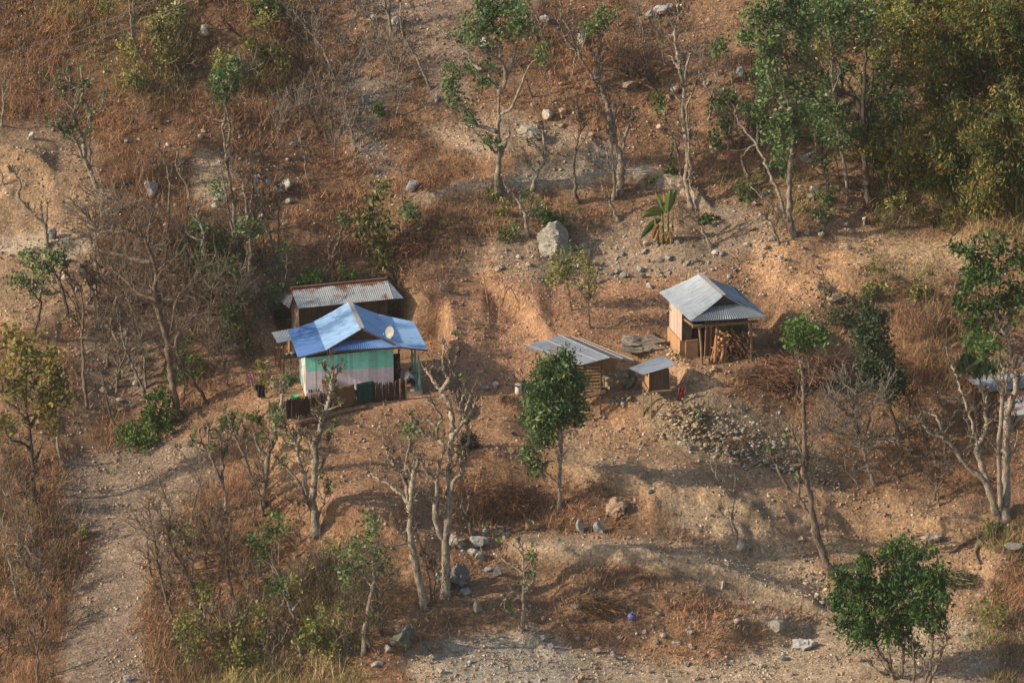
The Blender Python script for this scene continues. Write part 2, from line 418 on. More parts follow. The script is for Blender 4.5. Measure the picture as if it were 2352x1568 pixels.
bare = [   # open soil: no grass
 ([(-900,285),(120,280),(262,350),(262,400),(235,560),(245,720),(120,760),(-900,780)], 0, 10),
 ([(930,-100),(1300,-100),(1240,20),(1080,60),(1090,240),(1010,240),(930,70),(800,40)], .05, 12),
 ([(960,300),(1100,250),(1350,290),(1400,350),(1100,370)], .08, 12),
 ([(430,350),(520,360),(530,480),(470,500),(420,460)], .05, 9),
 ([(780,160),(900,160),(900,420),(840,420),(780,260)], .1, 10),
 ([(930,440),(1170,412),(1400,385),(1570,392),(1650,470),(1810,500),(1790,530),(1630,498),(1550,428),(1400,414),(1170,440),(935,466)], 0, 6),
 ([(590,700),(905,690),(1000,640),(1560,560),(1760,540),(2220,530),(2230,640),(1960,620),(1930,700),(1800,720),(1800,830),(1640,880),(1860,980),(1960,1090),(2280,1180),(2260,1420),(1920,1390),(1540,1210),(1360,1110),(1040,1090),(900,1240),(740,1180),(600,985),(560,900)], .03, 12),
 ([(140,1050),(260,1022),(440,990),(540,1100),(460,1160),(335,1300),(325,1700),(120,1700),(150,1360),(200,1250),(140,1150)], 0, 8),
 ([(1150,1220),(1560,1240),(1700,1280),(1900,1360),(2080,1430),(1880,1410),(1700,1350),(1500,1290),(1200,1285)], .03, 8),
 ([(930,1500),(1200,1430),(1300,1480),(1600,1530),(1800,1470),(2000,1410),(2290,1420),(2290,1700),(930,1700)], .02, 9),
]
RUST = dens(.32, [
 ([(-900,-400),(720,-400),(760,120),(720,330),(650,520),(470,680),(230,760),(-900,820)], 1.0, 30),
 ([(640,280),(960,280),(1150,400),(930,600),(640,600)], .95, 25),
 ([(1180,-100),(1600,-100),(1560,230),(1300,330),(1180,250)], .8, 25),
 ([(2030,650),(2250,700),(2240,900),(2050,960)], .8, 18),
 ([(2260,1300),(2500,1250),(2500,1700),(2290,1700)], 1.0, 12),
 ([(-300,1000),(150,1050),(200,1250),(140,1400),(120,1700),(-300,1700)], 1.0, 14),
 ([(320,1320),(520,1380),(760,1480),(960,1500),(940,1700),(320,1700)], .9, 18),
 ([(480,1100),(640,1130),(700,1260),(560,1330),(440,1240)], .9, 16),
 ([(1060,1070),(1330,1105),(1500,1130),(1520,1210),(1300,1230),(1060,1220)], .8, 10),
 ([(1190,1270),(1500,1295),(1690,1350),(1640,1430),(1400,1420),(1220,1400)], .55, 12),
 ([(1620,840),(1800,800),(1990,830),(2000,950),(1860,980),(1640,900)], .8, 14),
]+bare)
GRAV = dens(.35, [
 ([(1040,560),(1560,520),(1760,520),(1930,560),(1900,680),(1560,690),(1400,665),(1060,650)], 1, 16),
 ([(930,440),(1400,300),(1430,400),(1180,440)], .9, 12),
 ([(1440,905),(1640,905),(1800,960),(1960,1080),(1960,1150),(1780,1095),(1620,1065),(1490,1000)], 1, 8),
 ([(1300,960),(1640,1040),(1600,1080),(1300,1010)], .8, 10),
 ([(1500,1130),(1720,1140),(1900,1300),(2000,1420),(1880,1420),(1700,1350),(1530,1210)], 1, 10),
 ([(930,1490),(1200,1425),(1300,1480),(1600,1530),(1800,1470),(2000,1410),(2290,1420),(2290,1700),(930,1700)], 1, 10),
 ([(140,1050),(260,1022),(440,990),(540,1100),(460,1160),(335,1300),(325,1700),(120,1700),(150,1360),(200,1250),(140,1150)], .7, 8),
 ([(520,350),(700,370),(700,640),(540,640)], .7, 16),
 ([(0,340),(120,390),(120,480),(20,480)], .9, 10),
 ([(780,200),(900,200),(920,420),(800,440)], .8, 12),
 ([(230,720),(380,740),(300,980),(200,960)], .8, 14),
 ([(1000,1230),(1170,1210),(1170,1290),(1020,1290)], .9, 8),
 ([(590,760),(990,760),(990,960),(590,960)], .12, 8),
])
VG = dens(0, [    # grey-brown twiggy scrub
 ([(600,60),(860,60),(800,260),(640,280),(600,160)], .9, 22),
 ([(880,280),(1010,300),(1040,400),(900,430)], .8, 14),
 ([(930,440),(1140,430),(1140,540),(960,590)], .75, 14),
 ([(900,130),(1000,200),(1000,260),(880,260)], .6, 14),
 ([(1400,60),(1520,60),(1520,160),(1400,150)], .7, 14),
 ([(420,-60),(640,-60),(640,60),(560,220),(420,160)], .6, 20),
 ([(960,570),(1030,590),(1030,660),(930,670)], .9, 10),
 ([(1600,560),(1700,540),(1760,600),(1680,620)], .35, 14),
 ([(200,700),(300,560),(480,520),(620,620),(520,760),(240,760)], .5, 16),
 ([(420,1230),(560,1240),(560,1360),(420,1360)], .5, 14),
 ([(2000,1000),(2260,1020),(2270,1190),(2100,1180)], .5, 16),
 ([(1980,640),(2160,620),(2180,760),(2040,780)], .8, 14),
 ([(1660,960),(1780,960),(1780,1030),(1680,1030)], .6, 9),
])
OLV = dens(0, [   # olive / yellow-green undergrowth
 ([(60,-100),(420,-100),(420,160),(260,190),(100,60)], .7, 25),
 ([(280,60),(460,60),(440,260),(320,240)], .8, 20),
 ([(580,-100),(700,-100),(690,40),(580,50)], .9, 12),
 ([(560,120),(760,120),(740,250),(560,240)], .5, 20),
 ([(2000,420),(2400,400),(2400,540),(2000,520)], .9, 16),
 ([(1960,580),(2140,600),(2160,700),(2000,700)], .6, 14),
 ([(-200,1130),(150,1130),(180,1340),(60,1400),(-200,1400)], .35, 16),
 ([(-200,1380),(60,1400),(100,1700),(-200,1700)], .15, 16),
 ([(430,1440),(700,1380),(840,1440),(820,1700),(420,1700)], 1.0, 14),
 ([(700,1290),(830,1290),(830,1440),(740,1440)], .6, 12),
 ([(1660,380),(1860,380),(1860,520),(1700,480)], .4, 14),
 ([(1130,440),(1360,450),(1340,540),(1130,540)], .35, 12),
 ([(2240,1200),(2400,1180),(2400,1300),(2280,1300)], .7, 10),
 ([(2230,1380),(2330,1400),(2340,1700),(2280,1700)], .6, 10),
 ([(600,610),(930,600),(930,700),(600,700)], .6, 12),
])
def footprint_clear(x, y):
    k = np.ones(len(x))
    for (cx, cy, rx, ry, rot) in PADS:
        X = x-cx; Y = y-cy; c, s = math.cos(rot), math.sin(rot)
        k *= 1-((np.abs(X*c+Y*s) < rx) & (np.abs(-X*s+Y*c) < ry))
    return k
PADS = []
# ------------------------------------------------------------------ building materials
def m_roof(name, base, dirt, rust=None, rough=.45):
    m, n, b = nt(name); v = coords(n)
    f = noise_node(n, 1.1, 5, .6, v); o = ramp(n, f, [(.35, base), (.65, tuple(x*1.15 for x in base))])
    f2 = noise_node(n, 2.5, 8, .7, coords(n, (1, .35, 1))); o = mix(n, o, dirt, ramp(n, f2, [(.52, 0.0), (.72, .75)]), 'MIX')
    if rust:
        f3 = noise_node(n, .9, 8, .7, v); o = mix(n, o, rust, ramp(n, f3, [(.55, 0.0), (.62, .9)]), 'MIX')
    tc = n.nodes.new('ShaderNodeTexCoord'); mp = n.nodes.new('ShaderNodeMapping'); mp.inputs['Rotation'].default_value = (0, 0, -.22); n.links.new(tc.outputs['Object'], mp.inputs['Vector'])
    sp = n.nodes.new('ShaderNodeSeparateXYZ'); n.links.new(mp.outputs['Vector'], sp.inputs[0]); dv = n.nodes.new('ShaderNodeMath'); dv.operation = 'DIVIDE'; n.links.new(sp.outputs['Y'], dv.inputs[0]); dv.inputs[1].default_value = .76
    fl_ = n.nodes.new('ShaderNodeMath'); fl_.operation = 'FLOOR'; n.links.new(dv.outputs[0], fl_.inputs[0]); wn = n.nodes.new('ShaderNodeTexWhiteNoise'); wn.noise_dimensions = '1D'; n.links.new(fl_.outputs[0], wn.inputs['W'])
    o = mix(n, o, ramp(n, wn.outputs['Value'], [(0, .94), (1, 1.04)]))
    fr_ = n.nodes.new('ShaderNodeMath'); fr_.operation = 'FRACT'; n.links.new(dv.outputs[0], fr_.inputs[0]); o = mix(n, o, ramp(n, fr_.outputs[0], [(.0, .62), (.07, .95), (.1, 1.0)]))
    o = mix(n, o, ramp(n, noise_node(n, 2.2, 8, .75, coords(n, (.25, 2.2, 1))), [(.35, .8), (.65, 1.15)]))
    n.links.new(o, b.inputs['Base Color']); b.inputs['Roughness'].default_value = rough; b.inputs['Metallic'].default_value = .15
    b.inputs['Specular IOR Level'].default_value = .35
    bump(n, b, noise_node(n, 4, 3, .5, v), .25, .03)
    return m
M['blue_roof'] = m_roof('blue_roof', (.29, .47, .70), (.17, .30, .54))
M['grey_roof'] = m_roof('grey_roof', (.30, .34, .38), (.22, .25, .29))
M['shed_roof'] = m_roof('shed_roof', (.28, .325, .38), (.20, .235, .28), (.27, .20, .16))
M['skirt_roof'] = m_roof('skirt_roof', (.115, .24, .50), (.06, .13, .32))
def m_rusty():
    m, n, b = nt('rusty_sheet')
    t = n.nodes.new('ShaderNodeTexCoord'); sx = n.nodes.new('ShaderNodeSeparateXYZ'); n.links.new(t.outputs['Object'], sx.inputs[0])
    a = attr(n, 'Col'); sc = n.nodes.new('ShaderNodeSeparateColor'); n.links.new(a.outputs['Color'], sc.inputs[0])
    f = noise_node(n, .9, 8, .65, coords(n))
    ad = n.nodes.new('ShaderNodeMath'); ad.operation = 'ADD'; n.links.new(f, ad.inputs[0]); n.links.new(sc.outputs[0], ad.inputs[1])
    mask_ = ramp(n, ad.outputs[0], [(.55, 0.0), (.64, 1.0)])
    s = ramp(n, noise_node(n, 3, 6, .6, coords(n)), [(.3, (.30, .31, .31)), (.7, (.46, .48, .49))])
    r = ramp(n, noise_node(n, 5, 6, .6, coords(n)), [(.3, (.13, .055, .035)), (.7, (.24, .12, .075))])
    o = mix(n, s, r, mask_, 'MIX'); n.links.new(o, b.inputs['Base Color']); b.inputs['Roughness'].default_value = .55; b.inputs['Metallic'].default_value = .1
    return m
M['rusty'] = m_rusty()
M['wood'] = m_plain('weathered_wood', (.24, .16, .10), .35, 6, .85, (1, 1, .3), True, .4)
M['darkwood'] = m_plain('dark_wood', (.09, .06, .042), .35, 6, .9, (1, 1, .3), True, .4)
M['mud'] = m_plain('mud_plaster', (.42, .24, .13), .22, 3, .95, bmp=.5)
M['mat'] = m_plain('bamboo_matting', (.50, .38, .31), .25, 7, .9, (1, 1, 2.5), True, .4)
M['concrete'] = m_plain('smooth_floor', (.42, .36, .31), .15, 3, .9)
M['ridge'] = m_plain('pale_ridge_cap', (.36, .34, .33), .15, 5, .5)
M['bamboo'] = m_plain('bamboo_pole', (.36, .31, .25), .2, 5, .7, usecol=True)
def m_mint():
    m, n, b = nt('painted_boards')
    t = n.nodes.new('ShaderNodeTexCoord'); s = n.nodes.new('ShaderNodeSeparateXYZ'); n.links.new(t.outputs['Object'], s.inputs[0])
    w = noise_node(n, .8, 3, .5, coords(n)); ad = n.nodes.new('ShaderNodeMath'); ad.operation = 'MULTIPLY_ADD'
    n.links.new(w, ad.inputs[0]); ad.inputs[1].default_value = .12; n.links.new(s.outputs['Z'], ad.inputs[2])
    mm = ramp(n, ad.outputs[0], [(.0, 0.0), (1.0, 1.0)])
    k = n.nodes.new('ShaderNodeMath'); k.operation = 'GREATER_THAN'; n.links.new(ad.outputs[0], k.inputs[0]); k.inputs[1].default_value = 1.56
    c = mix(n, (.80, .70, .72), (.30, .80, .66), k.outputs[0], 'MIX')
    d = ramp(n, noise_node(n, 3, 8, .7, coords(n)), [(.3, .8), (.7, 1.1)])
    c = mix(n, c, d); c = mix(n, c, attr(n).outputs['Color']); n.links.new(c, b.inputs['Base Color']); b.inputs['Roughness'].default_value = .7
    return m
M['mint'] = m_mint()
def m_sidewall():
    m, n, b = nt('whitewashed_boards')
    o = ramp(n, noise_node(n, 1.6, 6, .6, coords(n, (1, 1, .6))), [(.35, (.66, .66, .60)), (.5, (.36, .52, .46)), (.62, (.70, .68, .62)), (.72, (.62, .60, .55))])
    o = mix(n, o, attr(n).outputs['Color']); n.links.new(o, b.inputs['Base Color']); b.inputs['Roughness'].default_value = .8
    return m
M['sidewall'] = m_sidewall()
M['green_paint'] = m_plain('green_painted_post', (.13, .34, .28), .15, 4, .7)
M['white'] = m_plain('white_enamel', (.62, .60, .55), .1, 3, .5)
M['dish'] = m_plain('dish_grey', (.36, .35, .32), .08, 3, .5)
M['green_plastic'] = m_plain('green_plastic', (.04, .42, .17), .1, 3, .45)
M['black'] = m_plain('dark_cloth_and_opening', (.03, .028, .03), .2, 4, .9)
M['steel'] = m_plain('dull_steel', (.30, .30, .30), .15, 5, .45, metal=.5)

def onplane(u, v, P0, nrm):
    d = ray(u, v); P0 = np.asarray(P0); return CAM+d*(((P0-CAM)@nrm)/(d@nrm))
def frame(yaw):
    return np.array([math.cos(yaw), math.sin(yaw), 0]), np.array([-math.sin(yaw), math.cos(yaw), 0])
Zv = np.array([0, 0, 1.])
def tri(mb, *p): mb.add(p, [tuple(range(len(p)))])

# ================================================= blue roofed house
YB = math.radians(9.3); e1, e2 = frame(YB)
HP = G(703, 914); zb = float(HP[2])
PADS.append((HP[0]+2.6, HP[1]+2.4, 4.3, 3.0, YB))
flatten(HP[0]+2.3, HP[1]+3.4, 4.9, 4.6, YB, zb, 1.2)
_c = HP+e1*5.6+e2*4.9; flatten(_c[0], _c[1], 2.75, 3.3, YB, zb, .28)
_X = (GX-HP[0])*e1[0]+(GY-HP[1])*e1[1]; _Y = (GX-HP[0])*e2[0]+(GY-HP[1])*e2[1]
H = H+.45*np.exp(-np.maximum(_X-8.7, 0)/3.6)*np.clip((_Y-1.2)/3, 0, 1)*np.clip((9.2-_Y)/1.5, 0, 1)*(_X > 8.45)
def L(x, y, z): return HP+e1*x+e2*y+Zv*z
def FP(u, v, y): return onplane(u, v, L(0, y, 0), e2)
house = thing('blue_roofed_house', 'mint and pink boarded house under a blue corrugated roof', 'house', HP)
rF = FP(831.5, 754, -.05); rB = at_z(802.6, 691.3, rF[2])
cL = FP(748, 804, -.55); bB = at_z(720.7, 737.9, cL[2]); oLf = FP(683.8, 820.4, -.55); oLb = at_z(662, 758.6, oLf[2])
cR = FP(919, 795.5, -.55); bRB = at_z(864.9, 719.4, cR[2]); oRf = FP(982.6, 802.5, -.55); oRb = at_z(950.3, 739, oRf[2])
r = MB(HP); corrugated(r, rB, rF, cL, bB, .1, .012, 5, .04); roofL = r.build('roof', M['blue_roof'], house); roofL['label'] = 'pale sunlit left roof slope'
r = MB(HP); corrugated(r, rB, rF, cR, bRB, .1, .012, 5, .06); o = r.build('roof', M['blue_roof'], house); o['label'] = 'darker blue right roof slope'
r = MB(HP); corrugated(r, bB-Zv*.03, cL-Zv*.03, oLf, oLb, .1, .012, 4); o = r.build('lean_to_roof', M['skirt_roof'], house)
r = MB(HP); corrugated(r, bRB-Zv*.03, cR-Zv*.03, oRf, oRb, .1, .012, 4); o = r.build('porch_roof', M['blue_roof'], house)
gL = FP(781.9, 782.5, .02); gR = FP(883.4, 776, .02)
sL = FP(756.5, 804.8, -.6)-Zv*.01; sR = FP(918, 795.8, -.6)-Zv*.01
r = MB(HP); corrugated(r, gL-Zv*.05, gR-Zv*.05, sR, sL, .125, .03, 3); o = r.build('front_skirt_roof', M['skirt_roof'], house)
r = MB(HP); tri(r, rF-Zv*.07+e2*.12, gL-Zv*.04+e2*.1, gR-Zv*.04+e2*.1); o = r.build('gable', M['darkwood'], house)
r = MB(HP); r.bar(rB+Zv*.03, rF+Zv*.03-e2*.05, .26, .03); o = r.build('ridge_cap', M['ridge'], house)
r = MB(HP)
for a, b in ((rF, cL), (rF, cR), (cL, oLf), (cR, oRf), (sL, sR)): r.bar(a-Zv*.06, b-Zv*.06, .03, .09)
r.build('fascia', M['darkwood'], house)
WW = 4.72; WH = 2.36
zr_ = lambda x: WH
r = MB(L(0, 0, 0)); r.c = (1, 1, 1); A = L(0.03, 0, 0); B = L(WW, 0, 0)
boards(r, A, B, zb+.42, float(FP(700, 822, 0)[2]), .17, .03, float(FP(898, 799, 0)[2])-.02); w = r.build('front_wall', M['mint'], house, color=True); w.location = L(0, 0, 0)-HP
r = MB(HP); boards(r, L(0, 2.9, 0), L(0, 0.02, 0), zb+.05, zb+WH-.02, .17, .03); r.build('side_wall', M['sidewall'], house, color=True)
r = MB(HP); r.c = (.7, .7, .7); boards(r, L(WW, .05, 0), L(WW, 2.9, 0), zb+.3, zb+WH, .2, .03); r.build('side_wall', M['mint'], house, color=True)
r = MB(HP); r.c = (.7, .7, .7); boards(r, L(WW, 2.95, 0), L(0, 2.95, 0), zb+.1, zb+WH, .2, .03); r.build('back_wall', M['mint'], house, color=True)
r = MB(HP); r.box(L(2.2, -.08, .2), e1*2.22, e2*.24, Zv*.22); r.build('plinth', m_plain('pale_plinth', (.55, .47, .43), .1, 3, .9), house)
r = MB(HP); r.box(L(5.45, 1.2, .06), e1*.78, e2*1.6, Zv*.14); r.build('porch_floor', M['concrete'], house)
for (x, y) in ((6.1, -.25), (6.05, .8), (6.0, 1.7), (5.4, 2.6)):
    r = MB(HP); r.bar(L(x, y, .15), L(x-.06, y, 2.15), .09, .09); r.build('post', M['green_paint'], house)
r = MB(HP); r.bar(L(4.8, .9, .18), L(4.8, .9, 1.9), .06, .8, e1); r.build('door', M['black'], house)
# painted picture on the side wall and shelf in front
r = MB(HP)
for k, (y, z, s) in enumerate(((.55, 1.45, .24), (.5, 1.15, .2), (.62, .95, .22), (.5, .75, .16))):
    r.c = [(.55, .10, .05), (.6, .22, .1), (.5, .08, .05), (.55, .3, .2)][k]
    a = np.arange(9)*2*np.pi/9; r.add([L(-.022-.002*k, y+s*.55*math.cos(t), z+s*math.sin(t)*(1+.3*math.cos(3*t))) for t in a], [tuple(range(9))])
r.build('poster', m_plain('poster_print', (1, 1, 1), .1, 8, .8, usecol=True), house, color=True)
dish = thing('satellite_dish', 'pale round satellite dish on the blue roof', 'satellite dish', FP(899, 781, -.3))
D0 = np.array(dish.location); r = MB(D0)
dc = D0+np.array([-.1, -.05, .46]); nn = np.array([-.62, -.72, .30]); nn /= np.linalg.norm(nn)
t1 = np.cross(nn, Zv); t1 /= np.linalg.norm(t1); t2 = np.cross(nn, t1)
rings = [[dc-nn*(.08*(1-q*q))+(t1*.30*math.cos(a)+t2*.34*math.sin(a))*q for a in np.arange(20)*np.pi/10] for q in (.02, .35, .7, 1.0)]
Vv = [p for g_ in rings for p in g_]
r.add(Vv, [(i*20+j, i*20+(j+1) % 20, (i+1)*20+(j+1) % 20, (i+1)*20+j) for i in range(3) for j in range(20)]+[tuple(range(20))])
r.build('reflector', M['dish'], dish, True)
r = MB(D0); r.tube([dc-nn*.08, dc-nn*.2, D0+np.array([.05, 0, -.02])], .02, 6); r.tube([D0+np.array([.05, 0, 0]), D0+np.array([.28, .1, -.12])], .015, 5); r.build('mount', M['steel'], dish)
r = MB(D0); r.tube([dc-t2*-.33*1-nn*.0, dc+nn*.36+t2*.1], .01, 5); r.build('feed_arm', M['steel'], dish)
r = MB(D0); r.tube([dc+nn*.34+t2*.1, dc+nn*.45+t2*.1], .05, 8); r.build('receiver', M['green_plastic'], dish)

# ================================================= kitchen hut behind
YK = math.radians(15.5); k1, k2 = frame(YK)
KP = G(688, 783); KP[2] = zb+.12
kit = thing('rusty_roofed_hut', 'long dark plank hut with rust streaked tin roof behind the blue roof', 'hut', KP)
flatten(KP[0]+2.6*math.cos(YK)-.9*math.sin(YK), KP[1]+2.6*math.sin(YK)+.9*math.cos(YK), 3.1, 1.5, YK, zb+.1, .8)
def KL(x, y, z): return KP+k1*x+k2*y+Zv*z
kf = onplane(685, 708.3, KL(0, -.4, 0), k2); kr = onplane(904, 686, KL(0, -.4, 0), k2)
rl = onplane(667.7, 661.7, KL(0, 1.0, 0), k2); rr = onplane(888, 639.8, KL(0, 1.0, 0), k2)
def rusty_sheet(A, B, C_, D, par, name, lab=None, top=.16):
    r = MB(KP); corrugated(r, A, B, C_, D, .115, .011, 9); V = np.concatenate(r.V)
    n = len(V)//2//9; t = np.tile(np.repeat(np.linspace(0, 1, 9), n), 2)
    cc = np.zeros((len(V), 3)); cc[:, 0] = np.clip(.22-.55*t, 0, 1)+np.where(t < .05, .2, 0)+(top-.16)
    o = mk(name, V, r.F, M['rusty'], par, cc)
    if lab: o['label'] = lab
    return o
rusty_sheet(rl, rr, kr, kf, kit, 'roof', 'silver front slope with rust below the ridge')
bk1 = rl+k2*1.7-Zv*.8; bk2 = rr+k2*1.7-Zv*.8
rusty_sheet(rl, rr, bk2, bk1, kit, 'roof', 'rusted rear slope', .25)
hl1 = at_z(629.6, 679.7, kf[2]-.05); hl2 = at_z(664.2, 709, kf[2]-.05)
rusty_sheet(rl-Zv*.1+k1*.1, rl-Zv*.16-k2*.2+k1*.15, hl2, hl1, kit, 'side_roof', 'low side roof with rust bands at left', .2)
hr = at_z(927.3, 684.8, kr[2]-.05)
r = MB(KP); tri(r, rr-Zv*.03, kr+Zv*.0, hr); tri(r, rr-Zv*.03, hr, rr+k2*1.6-Zv*.8); r.build('hip_end', M['shed_roof'], kit)
r = MB(KP); r.bar(rl+Zv*.03, rr+Zv*.03, .22, .03); r.build('ridge_cap', m_plain('rusted_ridge', (.17, .09, .07), .3, 4, .8), kit)
r = MB(KP); boards(r, KL(0, 0, 0), KL(5.0, 0, 0), KP[2], float(kf[2])+.02, .15, .03); r.build('front_wall', M['darkwood'], kit, color=True)
r = MB(KP); r.c = (1.9, 1.7, 1.5); boards(r, KL(0, 1.9, 0), KL(0, .02, 0), KP[2], float(kf[2])+.1, .2, .03); r.build('side_wall', M['mat'], kit, color=True)
r = MB(KP); boards(r, KL(5, 0, 0), KL(5, 1.9, 0), KP[2], float(kf[2])+.1, .2, .03); boards(r, KL(5, 1.9, 0), KL(0, 1.9, 0), KP[2], float(kf[2])+.1, .2, .03); r.build('back_wall', M['darkwood'], kit, color=True)
# ---- little shelter at the left with its posts, table and pots
SP = G(644, 851)
sh = thing('lean_to_shelter', 'small grey sheet shelter on thin poles left of the blue roof', 'shelter', SP)
zt = SP[2]+1.72
r = MB(SP); corrugated(r, at_z(624, 763, zt+.1), at_z(672, 754, zt+.14), at_z(676, 780, zt), at_z(637, 787, zt-.03), .09, .012, 3); r.build('roof', M['shed_roof'], sh)
for (u, v, u2, v2) in ((644, 851, 641, 786), (652, 860, 650, 785), (668, 836, 666, 772), (633, 832, 628, 768)):
    a = G(u, v); b = onplane(u2, v2, a, e2); r = MB(SP); r.tube([a-Zv*.1, (a+b)/2+e1*.02, b], .035, 6); r.build('post', M['darkwood'], sh)
tb = thing('rough_table', 'rough plank table under the small grey shelter', 'table', SP+e1*.35+e2*.3)
T0 = np.array(tb.location); r = MB(T0); r.box(T0+Zv*.72+e1*.3, e1*.85, e2*.3, Zv*.03); r.build('tabletop', M['darkwood'], tb)
for i in (-.35, .95):
    for j in (-.22, .22):
        r = MB(T0); r.bar(T0+e1*i+e2*j-Zv*.05, T0+e1*i+e2*j+Zv*.69, .06, .06); r.build('leg', M['darkwood'], tb)
def lathe(name, P, prof, mat, k=16, parent=None, smooth=True, tilt=None):
    V = []; F = []
    for (rr_, z) in prof:
        for a in np.arange(k)*2*np.pi/k: V.append((rr_*math.cos(a), rr_*math.sin(a), z))
    n = len(prof)
    F = [(i*k+j, i*k+(j+1) % k, (i+1)*k+(j+1) % k, (i+1)*k+j) for i in range(n-1) for j in range(k)]
    F.append(tuple(range(k))[::-1])
    if prof[-1][0] > .001 and prof[-1][0] < prof[0][0]*.5: F.append(tuple((n-1)*k+j for j in range(k)))
    o = mk(name, V, F, mat, parent, None, smooth); o.location = tuple(P)
    if tilt: o.rotation_euler = tilt
    return o
for i, (dx, s, lab) in enumerate(((.1, .13, 'small steel pot at left on the rough table'), (.38, .17, 'largest steel pot in the middle of the rough table'), (.68, .14, 'steel pot at right end of the rough table'))):
    tag(lathe('cooking_pot', T0+e1*dx+Zv*.75, [(s*.7, 0), (s, s*.3), (s*.95, s*.8), (s*1.05, s*.85), (s*.6, s*1.05), (s*.15, s*1.1)], M['steel']), lab, 'pot')
mw = thing('mud_wall', 'low orange mud wall lit by sun behind the left eave', 'wall', G(674, 815))
m0 = np.array(mw.location); r = MB(m0); r.box(m0+Zv*.45+e2*.3, e1*.28, e2*.9, Zv*.6); o = r.build('plaster', M['mud'], mw)

# ================================================= grey roofed house
YG = math.radians(15); g1, g2 = frame(YG)
GP = G(1611.6, 838); zg = float(GP[2])
flatten(GP[0]+1.6, GP[1]+2.2, 2.9, 2.3, YG, zg, .8)
PADS.append((GP[0]+1.6, GP[1]+2.6, 2.3, 1.9, YG))
def GL(x, y, z): return GP+g1*x+g2*y+Zv*z
def GF(u, v, y): return onplane(u, v, GL(0, y, 0), g2)
gh = thing('grey_roofed_house', 'matting and mud house with new grey corrugated roof and firewood porch', 'house', GP)
arF = GF(1661.6, 678.5, -.05); arB = at_z(1606.5, 628.5, arF[2])
acL = GF(1584.7, 736.7, -.45); abL = at_z(1513.4, 670.8, acL[2])
acR = GF(1759.6, 724.7, -.45); abR = at_z(1690, 660, acR[2]+.1)
r = MB(GP); corrugated(r, arB, arF, acL, abL, .1, .013, 5, .05); o = r.build('roof', M['grey_roof'], gh); o['label'] = 'bright sunlit left roof slope'
r = MB(GP); corrugated(r, arB, arF, acR, abR, .1, .013, 5, .05); o = r.build('roof', M['grey_roof'], gh); o['label'] = 'shaded right roof slope'
agL = GF(1623, 703, .0); agR = GF(1706, 695.5, .0)
r = MB(GP); corrugated(r, agL-Zv*.04, agR-Zv*.04, acR-g2*.1-Zv*.02, acL-g2*.1-Zv*.02, .14, .035, 3); r.build('front_skirt_roof', M['grey_roof'], gh)
r = MB(GP); tri(r, arF-Zv*.06+g2*.12, agL+g2*.1-Zv*.03, agR+g2*.1-Zv*.03); r.build('gable', M['darkwood'], gh)
r = MB(GP); r.bar(arB+Zv*.035, arF+Zv*.035-g2*.04, .30, .03); r.build('ridge_cap', M['ridge'], gh)
XW = -.72; YW0 = 1.35; YW1 = 3.6; wt = float(acL[2])+.12
r = MB(GP); r.c = (1, 1, 1); boards(r, GL(XW, YW1, 0), GL(XW, YW0, 0), zg+.95, wt, .24, .04); r.build('side_wall', M['mat'], gh, color=True)
r = MB(GP); r.box(GL(XW+.05, (YW0+YW1)/2, .45), g1*.16, g2*(YW1-YW0)/2+g2*.03, Zv*.55); r.build('mud_base', M['mud'], gh)
r = MB(GP); r.box(GL(XW+.55, YW0, .45), g1*.35, g2*.12, Zv*.55); r.build('mud_base', M['mud'], gh)
r = MB(GP); r.c = (1.5, 1.4, 1.3); boards(r, GL(XW, YW0-.02, 0), GL(XW+.55, YW0-.02, 0), zg+1.0, wt, .14, .04); boards(r, GL(XW+1.3, YW0-.02, 0), GL(3.0, YW0-.02, 0), zg, wt, .2, .04); r.build('front_wall', M['darkwood'], gh, color=True)
r = MB(GP); boards(r, GL(3.0, YW0, 0), GL(3.0, YW1, 0), zg, wt, .25, .04); boards(r, GL(3.0, YW1, 0), GL(XW, YW1, 0), zg, wt, .25, .04); r.build('back_wall', M['darkwood'], gh, color=True)
r = MB(GP); r.box(GL(XW+.95, YW0+.15, .95), g1*.34, g2*.02, Zv*.95); r.build('doorway', M['black'], gh)  # black panel stands in for the unlit room behind the open doorway
for (u, v, w_) in ((1606.5, 752, 0), (1724.4, 740, 2.95)):
    b = GF(u, v, 0); a = GL(0.02 if w_ == 0 else w_-.15, 0, -.1); r = MB(GP); r.tube([a, (a+b)/2+g1*.03, b], .07, 8); r.build('post', M['wood'], gh)
for x_ in (.45, .75):
    r = MB(GP); r.tube([GL(x_, .9, 0), GL(x_+.05, .9, 1.9)], .04, 6); r.build('post', M['wood'], gh)
r = MB(GP); r.bar(GF(1590, 750, -.1), GF(1740, 738, -.1), .12, .14); r.bar(GF(1592, 748, -.05), GL(XW, YW1, 2.05), .08, .1); r.build('beam', M['wood'], gh)
